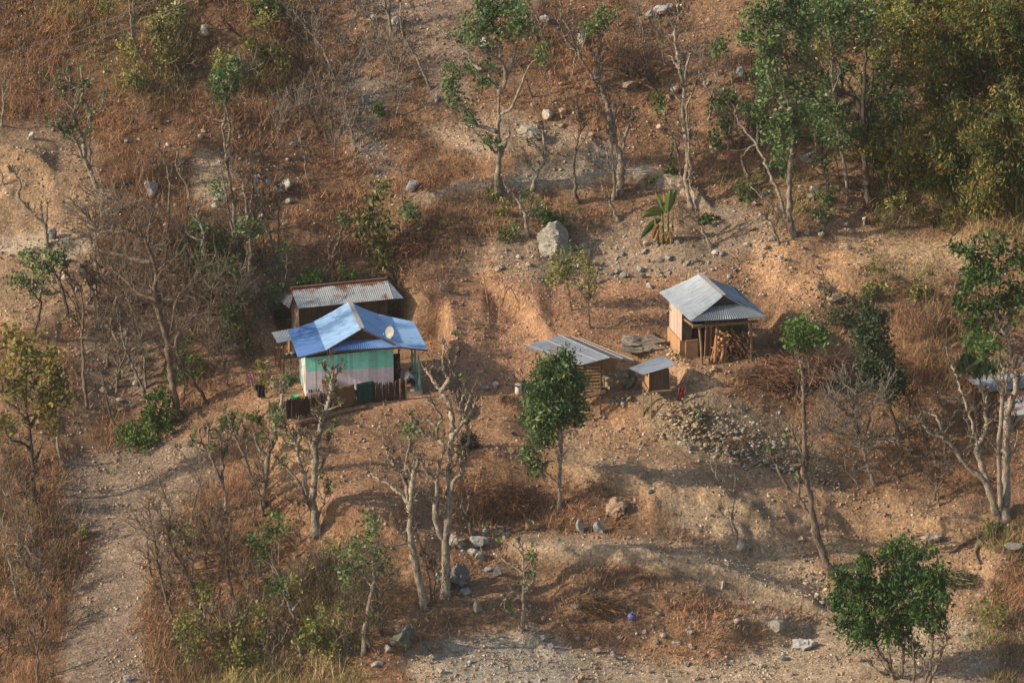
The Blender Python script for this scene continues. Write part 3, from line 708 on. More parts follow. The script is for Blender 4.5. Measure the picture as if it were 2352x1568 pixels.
# plinth of dry stones in front of the house is built with the stones
# firewood
fw = thing('firewood_stack', 'pile of split firewood stacked under the grey roof porch', 'firewood', GL(1.75, .75, 0))
F0 = np.array(fw.location)
V = MB(F0)
for k in range(330):
    x = R_.uniform(-.75, 1.05); z = R_.uniform(.03, 1.62)*(1-abs(x-.15)*.3); y = R_.uniform(-.3, .25)
    c = R_.uniform(.5, 1.5); V.c = (c*1.2, c, c*.85) if R_.random() > .35 else (2.6, 2.0, 1.5)
    a = F0+g1*x+g2*(y-.25)+Zv*z; d = g2*R_.uniform(.4, .6)+g1*R_.uniform(-.12, .12)+Zv*R_.uniform(-.08, .08)
    V.tube([a, a+d], R_.uniform(.03, .065), 5)
V.build('split_logs', M['wood'], fw, color=True)
for k in range(11):
    x = -.95+.75*R_.random(); V = MB(F0); c = R_.uniform(.9, 1.9); V.c = (c*1.35, c*1.05, c*.85)
    a = F0+g1*(x-R_.uniform(.0, .4))-g2*R_.uniform(.3, .8)+Zv*.02; b = F0+g1*(x+.15)-g2*.1+Zv*R_.uniform(.9, 1.85)
    V.tube([a, (a+b)/2+g1*R_.uniform(-.05, .05), b], R_.uniform(.03, .07), 6); V.build('leaning_pole', M['wood'], fw, color=True)
lg = G(1612, 862); r = MB(lg); q = [G(1606, 836)+g1*.5-g2*.3+Zv*.12, G(1625, 832)+Zv*.12, G(1650, 820)+Zv*.14, G(1665, 812)+Zv*.2]
r.tube(q, [.06, .11, .12, .07], 8); tag(r.build('fallen_log', M['wood']), 'short crooked log at the foot of the firewood', 'log').location = lg

# ================================================= open crib shed
YS = math.radians(33); s1, s2 = frame(YS)
SB = G(1379.6, 950)
shed = thing('crib_shed', 'open animal shed with slatted crib under a flat grey batten roof', 'shed', SB)
zr = SB[2]+3.15
A = at_z(1290, 769.5, zr); B = at_z(1403, 821, zr); Cc = at_z(1333.5, 838.5, zr-.22); Dd = at_z(1204, 795, zr-.22)
r = MB(SB); corrugated(r, A, B, Cc, Dd, .12, .01, 4); o = r.build('roof', M['shed_roof'], shed); o['label'] = 'wide left roof slope held down by battens'
E_ = at_z(1338, 780, zr-.5); F_ = at_z(1457.8, 829, zr-.55)
r = MB(SB); corrugated(r, A-Zv*.02, B-Zv*.02, F_, E_, .12, .01, 4); r.build('roof', M['shed_roof'], shed)['label'] = 'narrow right roof slope'
for t in (.06, .46, .93):
    a = A*(1-t)+Dd*t; b = B*(1-t)+Cc*t; r = MB(SB); r.tube([a+Zv*.05-(b-a)*.03, (a+b)/2+Zv*.04, b+Zv*.05+(b-a)*.02], .026, 6); r.build('batten', M['bamboo'], shed)
for t in (.5, .95):
    a = A*(1-t)+E_*t; b = B*(1-t)+F_*t; r = MB(SB); r.tube([a+Zv*.05, b+Zv*.05], .03, 6); r.build('batten', M['bamboo'], shed)
def shp(u, v, base): return onplane(u, v, base, np.array([0, 1., 0]))
for (u, v, u2, v2) in ((1379.6, 950, 1380, 826), (1340.5, 942, 1341, 836), (1326, 972, 1326, 845), (1388, 905, 1386, 822)):
    a = G(u, v); b = shp(u2, v2, a); r = MB(SB); r.tube([a-Zv*.15, (a+b)/2, b], .05, 7); r.build('post', M['darkwood'] if u < 1385 else M['wood'], shed)
for k in range(9):
    v = 842+k*7.6; r = MB(SB); r.c = (1.3, 1.15, 1.0)
    a = shp(1318+R_.uniform(-3, 3), v+3, G(1379.6, 950)); b = shp(1384+R_.uniform(-4, 7), v-1+R_.uniform(-1.5, 1.5), G(1379.6, 950))
    r.bar(a, b, .05, .075); r.build('slat', M['wood'], shed, color=True)
r = MB(SB); a = shp(1322, 912, G(1379.6, 950)); b = shp(1391, 898, G(1379.6, 950)); r.bar(a, b, .16, .18); r.build('beam', M['wood'], shed)
r = MB(SB); a = shp(1315, 903, SB+s2*.5); b = shp(1388, 892, SB+s2*.5); r.box((a+b)/2+s2*.6, (b-a)/2, s2*.7, Zv*.04); r.build('floor', M['darkwood'], shed)
r = MB(SB)
for k in range(7):
    a = shp(1340+k*7, 903-k*1, G(1379.6, 950)+s2*.02); r.bar(a, a+Zv*(1.35), .05, .03)
r.build('slat', M['darkwood'], shed)
bw = G(1395, 893); r = MB(bw); r.box(bw+s2*1.3-s1*.6+Zv*.5, s1*1.9, s2*.14, Zv*.75); o = tag(r.build('mud_back_wall', M['mud']), 'orange mud wall at the back of the crib shed', 'wall'); o.location = bw
rk = G(1418, 884)

# ================================================= raised coop
CP = G(1495.7, 961); c1, c2 = frame(math.radians(12))
coop = thing('raised_coop', 'small plank coop on tall legs with sloping grey tin roof', 'coop', CP)
def cf(u, v, y=0): return onplane(u, v, CP+c2*y, c2)
fl = cf(1491, 897); fr = cf(1536, 892); zf = float(fl[2]); 
legB = [(1478, 953, 1478, 893)]
r = MB(CP); r.tube([CP-Zv*.1, cf(1495, 898)], .04, 7); r.build('leg', M['wood'], coop)
a = G(1478, 953); r = MB(CP); b = onplane(1478, 893, a, np.array([0, 1., 0])); r.tube([a-Zv*.1, b], .04, 7); r.build('leg', M['wood'], coop)
for (x, y) in ((1.1, .1), (1.1, .95), (.1, .95)):
    p = fl+c1*x+c2*y; q = np.array([p[0], p[1], min(zf-.05, float(hgt(p[0], p[1]))-.1)]); r = MB(CP); r.tube([q, p], .04, 7); r.build('leg', M['wood'], coop)
h1 = 1.02; wid = np.linalg.norm(fr-fl)
r = MB(CP); r.c = (1.1, 1.0, .95); boards(r, fl, fr, zf, zf+h1-.12, .15, .025, zf+h1+.16); r.build('front_wall', M['darkwood'], coop, color=True)
r = MB(CP); r.c = (1.7, 1.45, 1.25); boards(r, fl+c2*.95, fl+c2*.02, zf, zf+h1-.1, .3, .025); r.build('side_wall', M['wood'], coop, color=True)
r = MB(CP); boards(r, fr, fr+c2*.95, zf, zf+h1+.1, .25, .025); boards(r, fr+c2*.95, fl+c2*.95, zf, zf+h1, .25, .025); r.build('back_wall', M['darkwood'], coop, color=True)
r = MB(CP); r.box(fl+c1*(wid/2)+c2*.45-Zv*.04, c1*(wid/2+.14), c2*.62, Zv*.03); r.build('floor', M['wood'], coop)
r = MB(CP); r.bar(fl-c1*.12+c2*1.0+Zv*.12, fl-c1*.06-c2*.1+Zv*.02, .04, .14); r.build('ledge', M['wood'], coop)
r = MB(CP); corrugated(r, at_z(1443.7, 845, zf+h1-.08), at_z(1477, 860.5, zf+h1-.16), at_z(1556.5, 838, zf+h1+.28), at_z(1520.6, 816, zf+h1+.34), .1, .014, 4)
r.build('roof', M['shed_roof'], coop)

# ================================================= shed at the right edge
RP = G(2241, 936)
rs = thing('tin_roofed_shed', 'grey and rusty sheet roof shed half hidden at the right edge', 'shed', RP)
z0 = RP[2]+1.05
r = MB(RP); corrugated(r, at_z(2214, 866, z0), at_z(2345, 836, z0+.35), at_z(2440, 880, z0+.3), at_z(2262, 900, z0), .12, .012, 3); r.build('roof', M['shed_roof'], rs)
o = rusty_sheet(at_z(2285, 905, z0-.03), at_z(2430, 885, z0+.2), at_z(2470, 940, z0-.2), at_z(2316, 955, z0-.35), rs, 'roof', 'rust streaked lower sheet', .22)
o.location = KP-RP
for (u, v, h_) in ((2241, 936, 1.1), (2300, 950, 1.0), (2338, 938, 1.3), (2380, 930, 1.2)):
    a = G(u, v); r = MB(RP); r.tube([a-Zv*.1, a+Zv*h_], .05, 7); r.build('post', M['darkwood'], rs)
for a_, b_ in (((2218, 868), (2262, 899)), ((2262, 890), (2340, 870))):
    r = MB(RP); r.tube([at_z(*a_, z0+.04), at_z(*b_, z0+.04)], .025, 5); r.build('batten', M['bamboo'], rs)
for k in range(3):
    a = G(2236, 932+5*k)+Zv*.3; b = G(2262, 948+6*k)+Zv*.3; r = MB(RP); r.tube([a, b], .04, 6); r.build('rail', M['darkwood'], rs)
# ------------------------------------------------------------------ woven stick fence and things on it
FL = [(618, 966), (660, 962), (700, 955), (770, 940), (850, 924), (934, 917)]
fence = thing('stick_fence', 'dark woven stick fence below the mint house', 'fence', G(618, 966))
f0 = np.array(fence.location)
seg = [G(*p) for p in FL]
def along(t):
    t = t*(len(seg)-1); i = min(int(t), len(seg)-2); return seg[i]*(1-(t-i))+seg[i+1]*(t-i)
r = MB(f0)
for k in range(420):
    t = (k+R_.random())/420; p = along(t); c = R_.uniform(.5, 1.5); r.c = (c*1.1, c, c*.9)
    h_ = R_.uniform(.85, 1.15)*(1.0 if t > .12 else .9); lean = np.array([R_.uniform(-.05, .05), R_.uniform(-.04, .04), h_])
    r.tube([p-Zv*.1, p+lean], R_.uniform(.016, .028), 4, False)
r.build('woven_sticks', M['darkwood'], fence, color=True)
for hh in (.3, .75):
    r = MB(f0); r.tube([along(t)+Zv*hh+np.array([0, -.03, R_.uniform(-.03, .03)]) for t in np.linspace(0, 1, 14)], .02, 5); r.build('rail', M['darkwood'], fence)
for t in (.002, .25, .5, .74, .965, .998):
    p = along(t); r = MB(f0); r.tube([p-Zv*.1-np.array([0, .04, 0]), p+Zv*1.22-np.array([0, .04, 0])], .045, 6); r.build('post', M['wood'], fence)
def drape(name, t0, t1, h_, drop, mat, lab, cat):
    P0 = along(t0); n = 14; m = 10; V = []; 
    for j in range(m):
        for i in range(n):
            t = t0+(t1-t0)*i/(n-1); p = along(t); w = .03*math.sin(i*1.3)+.02*math.sin(i*2.7+j*.2)
            V.append(p+Zv*(h_-drop*max(0, j-1)/(m-2)*(1+.06*math.sin(i*.9)))+np.array([0, -.10-w-.01*j if j else .05, 0])-P0)
    F = [(j*n+i, j*n+i+1, (j+1)*n+i+1, (j+1)*n+i) for j in range(m-1) for i in range(n-1)]
    o = tag(mk(name, V, F, mat, None, None, True), lab, cat); o.location = P0; return o
# parameter t along the fence for a given u
drape('brown_mat', .585, .71, 1.22, 1.2, m_plain('brown_woven_mat', (.20, .10, .045), .25, 9, .9), 'brown woven mat hung over the stick fence', 'mat')
drape('green_cloth', .725, .82, 1.2, 1.0, m_plain('dark_green_cloth', (.012, .06, .045), .2, 5, .9), 'dark green cloth hung over the stick fence', 'cloth')
# ------------------------------------------------------------------ logs, vessels, cloths
def log(name, pts, rad, lab, cat='log', lift=.1, mat='wood', k=8):
    q = [G(*p)+Zv*lift for p in pts]; P = q[0]; Q = catmull(np.array(q), 5); r = MB(P); r.c = (1, .85, .75)
    rr_ = np.interp(np.linspace(0, 1, len(Q)), np.linspace(0, 1, len(rad)), rad)*(1+.12*np.sin(np.arange(len(Q))*1.7))
    r.tube(Q, rr_, k); o = tag(r.build(name, M[mat], None, True, color=True), lab, cat); o.location = P; return o
def catmull(P, n=4):
    P = np.asarray(P, float)
    if len(P) < 3: return np.array([P[0]*(1-t)+P[-1]*t for t in np.linspace(0, 1, n+1)])
    E_ = np.vstack([2*P[0]-P[1], P, 2*P[-1]-P[-2]]); out = []
    for i in range(len(P)-1):
        a, b, c, d = E_[i:i+4]
        for t in np.arange(n)/n: out.append(.5*((2*b)+(-a+c)*t+(2*a-5*b+4*c-d)*t*t+(-a+3*b-3*c+d)*t**3))
    out.append(P[-1]); return np.array(out)
log('felled_trunk', [(640, 979), (690, 974), (745, 962), (790, 948), (846, 938)], [.09, .15, .16, .13, .07], 'long curved felled trunk lying below the stick fence')
p = G(1138, 891); tag(lathe('white_bucket', p, [(.12, 0), (.15, .28), (.165, .29), (.155, .27), (.11, .03), (.0, .03)], M['white']), 'white bucket standing on the bare field', 'bucket')
p = G(1113, 894); tag(lathe('metal_basin', p, [(.17, 0), (.27, .12), (.29, .125), (.26, .11), (.16, .02), (.0, .02)], M['steel']), 'wide dull metal basin beside the white bucket', 'basin')
for (u, v, s, lab) in ((676, 873, .2, 'green plastic basin nearer the rough table'), (676, 914, .22, 'bright green plastic basin at the corner of the mint house')):
    p = G(u, v)+Zv*.02; tag(lathe('green_basin', p, [(s*.7, 0), (s, s*.5), (s*1.06, s*.52), (s*.95, s*.45), (s*.65, .02), (0, .02)], M['green_plastic']), lab, 'basin')
p = G(1191, 905)+Zv*.0; r = MB(p)
for k in range(5): r.c = (1, 1, 1)
V = []; prof = [(.17, .0), (.2, .15), (.18, .35), (.2, .5), (.17, .58)]
tag(lathe('white_sack', p, [(.16, 0), (.2, .1), (.18, .3), (.2, .5), (.17, .6), (.06, .57), (0, .55)], m_plain('white_sacking', (.62, .56, .50), .18, 6, .9), 10), 'upright white sack left of the leafy tree', 'sack')
p = G(1208, 1218); bk = thing('cone_basket', 'conical woven carrying basket lying on the path', 'basket', p)
r = MB(p); prof = [(.0, .03), (.05, .06), (.14, .3), (.21, .55), (.23, .6)]
ax = np.array([.35, -.25, .9]); ax /= np.linalg.norm(ax); b1 = np.cross(ax, (0, 1, 0)); b1 /= np.linalg.norm(b1); b2 = np.cross(ax, b1)
V = [p+ax*z+(b1*math.cos(a)+b2*math.sin(a))*max(rr_, .02) for rr_, z in prof for a in np.arange(14)*2*np.pi/14]
r.add(V, [(i*14+j, i*14+(j+1) % 14, (i+1)*14+(j+1) % 14, (i+1)*14+j) for i in range(4) for j in range(14)]); r.build('weave', m_plain('cane_weave', (.42, .27, .16), .35, 25, .9), bk)
r = MB(p); ring = [p+ax*.6+(b1*math.cos(a)+b2*math.sin(a))*.235 for a in np.linspace(0, 2*np.pi, 17)]; r.tube(ring, .018, 5, False); r.build('rim', M['wood'], bk)
p = G(1448, 1420); can = thing('blue_jug', 'violet blue plastic jug lying on the brown slope', 'jug', p)
lathe('jug_body', Zv*.02, [(.1, 0), (.17, .06), (.2, .17), (.17, .28), (.08, .34), (.05, .35)], m_plain('violet_plastic', (.16, .17, .48), .1, 5, .4), 12, can, True, (.5, .3, 0))
r = MB((0, 0, 0)); r.tube([(.02, -.1, .37), (.1, -.12, .44), (.16, -.1, .34)], .02, 6); r.build('handle', m_plain('pale_handle', (.35, .33, .5), .1, 5, .4), can)
def hang_cloth(name, u, v, w, h_, c, lab, lean=(.1, 0), pat=None):
    p = G(u, v); n = 9; m = 10; V = []; s = R_.random()*9
    for j in range(m):
        for i in range(n):
            a = i/(n-1)-.5; t = j/(m-1)
            V.append((a*w*(1-.35*t*abs(math.sin(s+j*.6)))+lean[0]*t*h_, -.06*math.sin(i*1.9+s+j*.4)-.05*t-.12, h_*(1-t)+.05))
    F = [(j*n+i, j*n+i+1, (j+1)*n+i+1, (j+1)*n+i) for j in range(m-1) for i in range(n-1)]
    o = tag(mk(name, V, F, m_plain(name+'_fabric', c, .14, 4, .9), None, None, True), lab, 'cloth'); o.location = p; return o
hang_cloth('red_cloth', 1566, 921, .38, .75, (.22, .035, .03), 'dark red cloth hung over the stone wall beside the raised coop', (-.15, 0))
hang_cloth('pink_cloth', 574, 893, .42, .85, (.50, .22, .28), 'pale pink cloth hanging on a line left of the mint house', (.35, 0))
hang_cloth('crimson_cloth', 601, 884, .34, 1.0, (.36, .04, .09), 'crimson patterned cloth hanging beside the stone bank', (.12, 0))
hang_cloth('dark_bundle', 598, 912, .5, .7, (.03, .02, .025), 'dark bundle of clothes below the crimson cloth', (.1, 0))
# stool and shoes on the ledge of the house
st = thing('plank_bench', 'small plank bench on the ledge of the mint house', 'bench', L(1.25, -.18, .42)); s0 = np.array(st.location)
r = MB(s0); r.box(s0+Zv*.32, e1*.4, e2*.12, Zv*.025); r.build('seat', M['wood'], st)
r = MB(s0); r.box(s0+Zv*.5+e2*.1, e1*.4, e2*.02, Zv*.12); r.build('backrest', M['wood'], st)
for i in (-.34, .34): r = MB(s0); r.bar(s0+e1*i, s0+e1*i+Zv*.3, .2, .05, e1); r.build('leg', M['wood'], st)
for i in range(5):
    p = L(.15+.13*i, -.2, .42); r = MB(p); r.box(p+Zv*.035, e1*.045, e2*.1, Zv*.035); r.box(p+Zv*.08+e2*.05, e1*.04, e2*.04, Zv*.03)
    tag(r.build('shoe', m_plain('shoe_leather', [(.04, .05, .14), (.03, .03, .03), (.2, .2, .2), (.04, .05, .14), (.1, .05, .04)][i], .1, 5, .7)), 'dark shoe in the row at the left end of the pale ledge', 'shoe', 'shoes set out on the ledge').location = p
# pole rack in the field
rkp = G(1121, 697); rack = thing('pole_rack', 'bare pole rack standing at the edge of the upper field', 'rack', rkp)
t1_ = onplane(1110, 629, rkp, np.array([0, 1., 0])); pb = G(1146, 732); t2_ = onplane(1149, 680, pb, np.array([0, 1., 0]))
for a, b, nme, w_ in ((rkp-Zv*.1, t1_, 'post', .035), (pb-Zv*.1, t2_, 'post', .03), (t1_+np.array([.12, 0, -.2]), t2_+np.array([.02, 0, .02]), 'crossbar', .04)):
    r = MB(rkp); r.c = (1.5, 1.3, 1.1); m_ = (a+b)/2+np.array([R_.uniform(-.04, .04), 0, 0]); r.tube([a, m_, b], w_, 6); r.build(nme, M['wood'], rack, color=True)
for i, (u, v, v2, du) in enumerate(((1100, 713, 697, 2), (1133, 703, 680, -1), (1128, 712, 690, 1), (2082, 1000, 950, -6), (597, 1410, 1300, -6))):
    a = G(u, v); b = onplane(u+du, v2, a, np.array([0, 1., 0])); r = MB(a); r.tube([a-Zv*.1, b], .025, 5)
    tag(r.build('wooden_stake', M['wood']), ['short stake leftmost beside the pole rack', 'short stake between the posts of the pole rack', 'lowest stake beside the pole rack', 'lone thin stake right of the dark conifer trunk', 'tall thin stake in the lower left slope'][i], 'stake').location = a
# overhead cables
for i, (a, b) in enumerate((((-60, 140), (420, -30)), ((-60, 176), (440, 0)))):
    A_ = at_y(a[0], a[1], 9); B_ = at_y(b[0], b[1], 16); Q = [A_*(1-t)+B_*t-Zv*(1.2*4*t*(1-t)*.35) for t in np.linspace(0, 1, 16)]
    r = MB(A_); r.tube(Q, .016, 4); tag(r.build('power_cable', m_plain('pale_cable', (.34, .27, .22), .1, 3, .7)), ['upper of two thin cables crossing the top left corner', 'lower of two thin cables crossing the top left corner'][i], 'cable').location = A_

# ------------------------------------------------------------------ people
def skin_body(name, V, Ed, Rr, mat, parent, loc, root=0):
    me = bpy.data.meshes.new(name); me.from_pydata([tuple(p) for p in V], Ed, []); o = bpy.data.objects.new(name, me); col.objects.link(o)
    sk = o.modifiers.new('s', 'SKIN'); sb = o.modifiers.new('u', 'SUBSURF'); sb.levels = 2; sb.render_levels = 2
    for i, d in enumerate(me.skin_vertices[0].data): d.radius = (Rr[i], Rr[i]) if np.isscalar(Rr[i]) else Rr[i]; d.use_root = (i == root)
    dg = bpy.context.evaluated_depsgraph_get(); dg.update(); me2 = bpy.data.meshes.new_from_object(o.evaluated_get(dg))
    bpy.data.objects.remove(o); o = bpy.data.objects.new(name, me2); col.objects.link(o); me2.materials.clear(); me2.materials.append(mat)
    me2.polygons.foreach_set('use_smooth', np.ones(len(me2.polygons), bool))
    o.parent = parent; o.location = loc; return o
SKIN = m_plain('skin', (.20, .11, .075), .08, 5, .6); HAIR = m_plain('black_hair', (.012, .010, .010), .2, 8, .5)
def person(label, P, yaw, seated, top, legs, shoe):
    o = thing('person', label, 'person', P, None, yaw)
    if seated:   # local +y is the way the person faces; pelvis on a .42 seat
        pel = (0, 0, .50); ch = (0, .16, .80); nk = (0, .24, .98); hd = (0, .33, 1.10); kn = [(s*.11, .44, .50) for s in (-1, 1)]; ft = [(s*.11, .46, .09) for s in (-1, 1)]; sh_ = [(s*.16, .19, .92) for s in (-1, 1)]
        el = [(s*.22, .36, .70) for s in (-1, 1)]; ha = [(s*.09, .52, .86) for s in (-1, 1)]
    else:
        pel = (0, 0, .88); ch = (0, .01, 1.18); nk = (0, .02, 1.38); hd = (0, .04, 1.5); kn = [(s*.09, .02, .47) for s in (-1, 1)]; ft = [(s*.1, 0, .08) for s in (-1, 1)]; sh_ = [(s*.17, 0, 1.30) for s in (-1, 1)]
        el = [(s*.22, -.02, 1.05) for s in (-1, 1)]; ha = [(s*.2, .1, .82) for s in (-1, 1)]
    V = [pel, ch, nk, hd]; Ed = [(0, 1), (1, 2), (2, 3)]; Rr = [.13, .14, .05, .085]
    hx = np.array(hd)
    V.append(tuple(hx+np.array([0, .015, .09]))); Ed.append((3, 4)); Rr.append(.07)
    for i in (0, 1):
        s = (-1, 1)[i]; b = len(V)
        V += [(s*.09, pel[1]+.02, pel[2]-.04), kn[i], ft[i], (ft[i][0], ft[i][1]+.13, .035)]; Ed += [(0, b), (b, b+1), (b+1, b+2), (b+2, b+3)]; Rr += [.085, .06, .042, .03]
        b = len(V); V += [sh_[i], el[i], ha[i]]; Ed += [(1, b), (b, b+1), (b+1, b+2)]; Rr += [.055, .038, .027]
        h = np.array(ha[i]); d = h-np.array(el[i]); d /= np.linalg.norm(d); b2 = len(V)-1
        pc = len(V); V.append(tuple(h+d*.05)); Ed.append((b2, pc)); Rr.append(.03)
        for f in range(4):
            off = np.array([(f-1.5)*.018, 0, 0]); k = len(V); ln = (.06, .075, .07, .05)[f]
            V += [tuple(h+d*.09+off), tuple(h+d*(.09+ln)+off+np.array([0, .0, -.015]))]; Ed += [(pc, k), (k, k+1)]; Rr += [.009, .008]
        k = len(V); V += [tuple(h+d*.06+np.array([-s*.035, .01, 0])), tuple(h+d*.1+np.array([-s*.045, .02, .01]))]; Ed += [(pc, k), (k, k+1)]; Rr += [.010, .009]
    # nose and ears stay part of the head
    k = len(V); V.append(tuple(hx+np.array([0, .10, .03]))); Ed.append((3, k)); Rr.append(.016)
    skin_body('body', V, Ed, Rr, SKIN, o, (0, 0, 0))
    g_ = 1.14
    skin_body('shirt', [tuple(np.array(pel)+np.array([0, 0, .02])), ch, (nk[0], nk[1]-.02, nk[2]-.07)]+[p for i in (0, 1) for p in (sh_[i], el[i], tuple(np.array(el[i])*.45+np.array(ha[i])*.55))],
              [(0, 1), (1, 2), (1, 3), (3, 4), (4, 5), (1, 6), (6, 7), (7, 8)], [.15, .165, .075, .075, .055, .045, .075, .055, .045], top, o, (0, 0, 0))
    skin_body('trousers', [pel]+[p for i in (0, 1) for p in (((-1, 1)[i]*.09, pel[1]+.03, pel[2]-.04), kn[i], (ft[i][0], ft[i][1], .16))],
              [(0, 1), (1, 2), (2, 3), (0, 4), (4, 5), (5, 6)], [.15, .10, .075, .06, .10, .075, .06], legs, o, (0, 0, 0))
    skin_body('hair', [tuple(hx+np.array([0, -.03, .12])), tuple(hx+np.array([0, -.06, .03])), tuple(hx+np.array([0, -.07, -.08]))], [(0, 1), (1, 2)], [.095, .09, .06], HAIR, o, (0, 0, 0))
    for i in (0, 1): skin_body('shoe', [(ft[i][0], ft[i][1]-.03, .04), (ft[i][0], ft[i][1]+.17, .03)], [(0, 1)], [.05, .045], shoe, o, (0, 0, 0))
    return o
pf = L(5.35, -.15, .2)
person('person sitting hunched on the porch in grey top and dark trousers', pf, math.radians(-62), True, m_plain('grey_shirt', (.33, .33, .36), .15, 8, .9), m_plain('navy_trousers', (.02, .022, .04), .15, 8, .9), m_plain('pale_shoe', (.6, .58, .55), .05, 5, .6))
bs = thing('porch_bench', 'low wooden bench carrying the seated person on the porch', 'bench', pf); r = MB(pf); r.box(pf+Zv*.36, e1*.22, e2*.5, Zv*.025); r.build('seat', M['wood'], bs)
for i in (-.42, .42): r = MB(pf); r.box(pf+Zv*.17+e2*i, e1*.18, e2*.03, Zv*.165); r.build('leg', M['wood'], bs)
person('person in dark clothes standing beside the doorway of the mint house', L(4.98, .55, .2), math.radians(-100), False, M['black'], m_plain('brown_trousers', (.05, .035, .03), .15, 8, .9), M['black'])
# ------------------------------------------------------------------ ground sheet (extends far past the frame)
def build_ground():
    ex = np.array([.3, .8, 2, 5, 12, 28, 60, 130, 300, 700])
    X = np.concatenate([gx[0]-ex[::-1], gx, gx[-1]+ex]); Y = np.concatenate([gy[0]-ex[::-1]*.8, gy, gy[-1]+ex])
    XX, YY_ = np.meshgrid(X, Y)
    cx = np.clip(XX, gx[0], gx[-1]); cy = np.clip(YY_, gy[0], gy[-1])
    Z = hgt(cx, cy)+(YY_-cy)*.55
    P = np.stack([XX, YY_, Z], -1).reshape(-1, 3)
    u, v = proj(np.stack([cx, cy, hgt(cx, cy)], -1).reshape(-1, 3))
    u = u+fbm(P[:, 0], P[:, 1], 3, 3, 90)*26; v = v+fbm(P[:, 0], P[:, 1], 3, 3, 95)*20
    C = sample(C0, u, v)
    r = sample(RUST, u, v)[:, None]; o = sample(OLV, u, v)[:, None]
    C = C*(1-.6*r)+np.array([.19, .105, .062])*.6*r; C = C*(1-.45*o)+np.array([.15, .125, .06])*.45*o
    s = sample(SLOPE, u, v)[:, None]
    C = C*(1+fbm(P[:, 0], P[:, 1], 1.3, 4, 97)[:, None]*.25)
    C = np.clip(C, .02, .8)
    ny, nx = XX.shape; idx = np.arange(nx*ny).reshape(ny, nx)
    F = np.stack([idx[:-1, :-1], idx[:-1, 1:], idx[1:, 1:], idx[1:, :-1]], -1).reshape(-1, 4)
    m, n, b = nt('hillside_soil'); a = attr(n).outputs['Color']; vv_ = coords(n)
    f1 = ramp(n, noise_node(n, .9, 10, .72, vv_), [(.26, (.58, .56, .55)), (.5, (.95, .95, .95)), (.74, (1.3, 1.26, 1.2))])
    f2 = ramp(n, noise_node(n, 9, 6, .7, vv_), [(.34, .58), (.5, 1.02), (.66, 1.5)])
    vo = n.nodes.new('ShaderNodeTexVoronoi'); vo.inputs['Scale'].default_value = 7; n.links.new(vv_, vo.inputs['Vector'])
    hs = n.nodes.new('ShaderNodeSeparateColor'); n.links.new(vo.outputs['Color'], hs.inputs[0])
    f3 = ramp(n, hs.outputs[0], [(.0, .74), (.55, 1.0), (.9, 1.05), (.97, 1.35)])
    c = mix(n, mix(n, mix(n, a, f1), f2), f3)
    n.links.new(c, b.inputs['Base Color']); b.inputs['Roughness'].default_value = .95; b.inputs['Specular IOR Level'].default_value = .1
    ad = n.nodes.new('ShaderNodeMath'); ad.operation = 'MULTIPLY_ADD'; n.links.new(hs.outputs[0], ad.inputs[0]); ad.inputs[1].default_value = .35
    n.links.new(noise_node(n, 5, 9, .72, vv_), ad.inputs[2])
    bump(n, b, ad.outputs[0], 1.0, .2)
    return tag(mk('ground', P, F, m, None, C, True), 'steep terraced hillside of bare brown soil', None, None, 'structure')
GROUND = build_ground()

def scatter(n, Mx, seed, power=1.0, region=None):
    rs = np.random.RandomState(seed)
    x = rs.uniform(-33, 33, n); y = rs.uniform(gy[0]+1, gy[-1]-1, n)
    z = hgt(x, y); u, v = proj(np.stack([x, y, z], -1))
    k = (u > -50) & (u < 2402) & (v > -60) & (v < 1640)
    uj = u+rs.normal(0, 10, n); vj = v+rs.normal(0, 8, n)
    if Mx is not None: k &= rs.rand(n) < sample(Mx, uj, vj)**power
    k &= footprint_clear(x, y) > .5
    return x[k], y[k], z[k], u[k], v[k], rs
def unit(v): return v/(np.linalg.norm(v, axis=-1, keepdims=True)+1e-9)
def tufts(name, Mx, n, seed, K, hgt_rng, wid, spread, cols, label, cat, lean=.45, clumpy=1.0, mat='straw', jit=.3):
    x, y, z, u, v, rs = scatter(n, Mx, seed)
    if clumpy:
        cl = fbm(x, y, 1.5, 3, seed+5); k = rs.rand(len(x)) < np.clip(.55+cl*2.0*clumpy, .06, 1)
        x, y, z, u, v = x[k], y[k], z[k], u[k], v[k]
    N = len(x); sc = rs.uniform(.6, 1.3, N)*np.clip(1.05+fbm(x, y, 1.5, 3, seed+9)*2.2, .4, 2.1)
    base = np.stack([x, y, z-.04], -1)[:, None, :]+np.concatenate([rs.normal(0, spread, (N, K, 2)), np.zeros((N, K, 1))], -1)*sc[:, None, None]
    h = rs.uniform(*hgt_rng, (N, K))*sc[:, None]
    d = np.concatenate([rs.normal(0, lean, (N, K, 2)), np.ones((N, K, 1))], -1); d = unit(d); tip = base+d*h[..., None]
    a = rs.uniform(0, np.pi, (N, K)); w = rs.uniform(wid*.6, wid*1.4, (N, K))
    side = np.stack([np.cos(a), np.sin(a), np.zeros_like(a)], -1)*w[..., None]/2
    V = np.stack([base-side, base+side, tip], 2).reshape(-1, 3)
    F = np.arange(len(V)).reshape(-1, 3)
    cols = np.array(cols); t = np.clip(.5+fbm(x, y, 4, 3, seed+3)*.9+rs.normal(0, .18, N), 0, .999)*(len(cols)-1)
    i = t.astype(int); f = (t-i)[:, None]; C = cols[i]*(1-f)+cols[i+1]*f
    C = C[:, None]*rs.uniform(1-jit, 1+jit, (N, K, 1)); C = np.repeat(C[:, :, None], 3, 2)
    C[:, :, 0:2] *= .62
    o = mk(name, V, F, M[mat], None, np.clip(C.reshape(-1, 3), 0, 1)); return tag(o, label, cat, None, 'stuff')
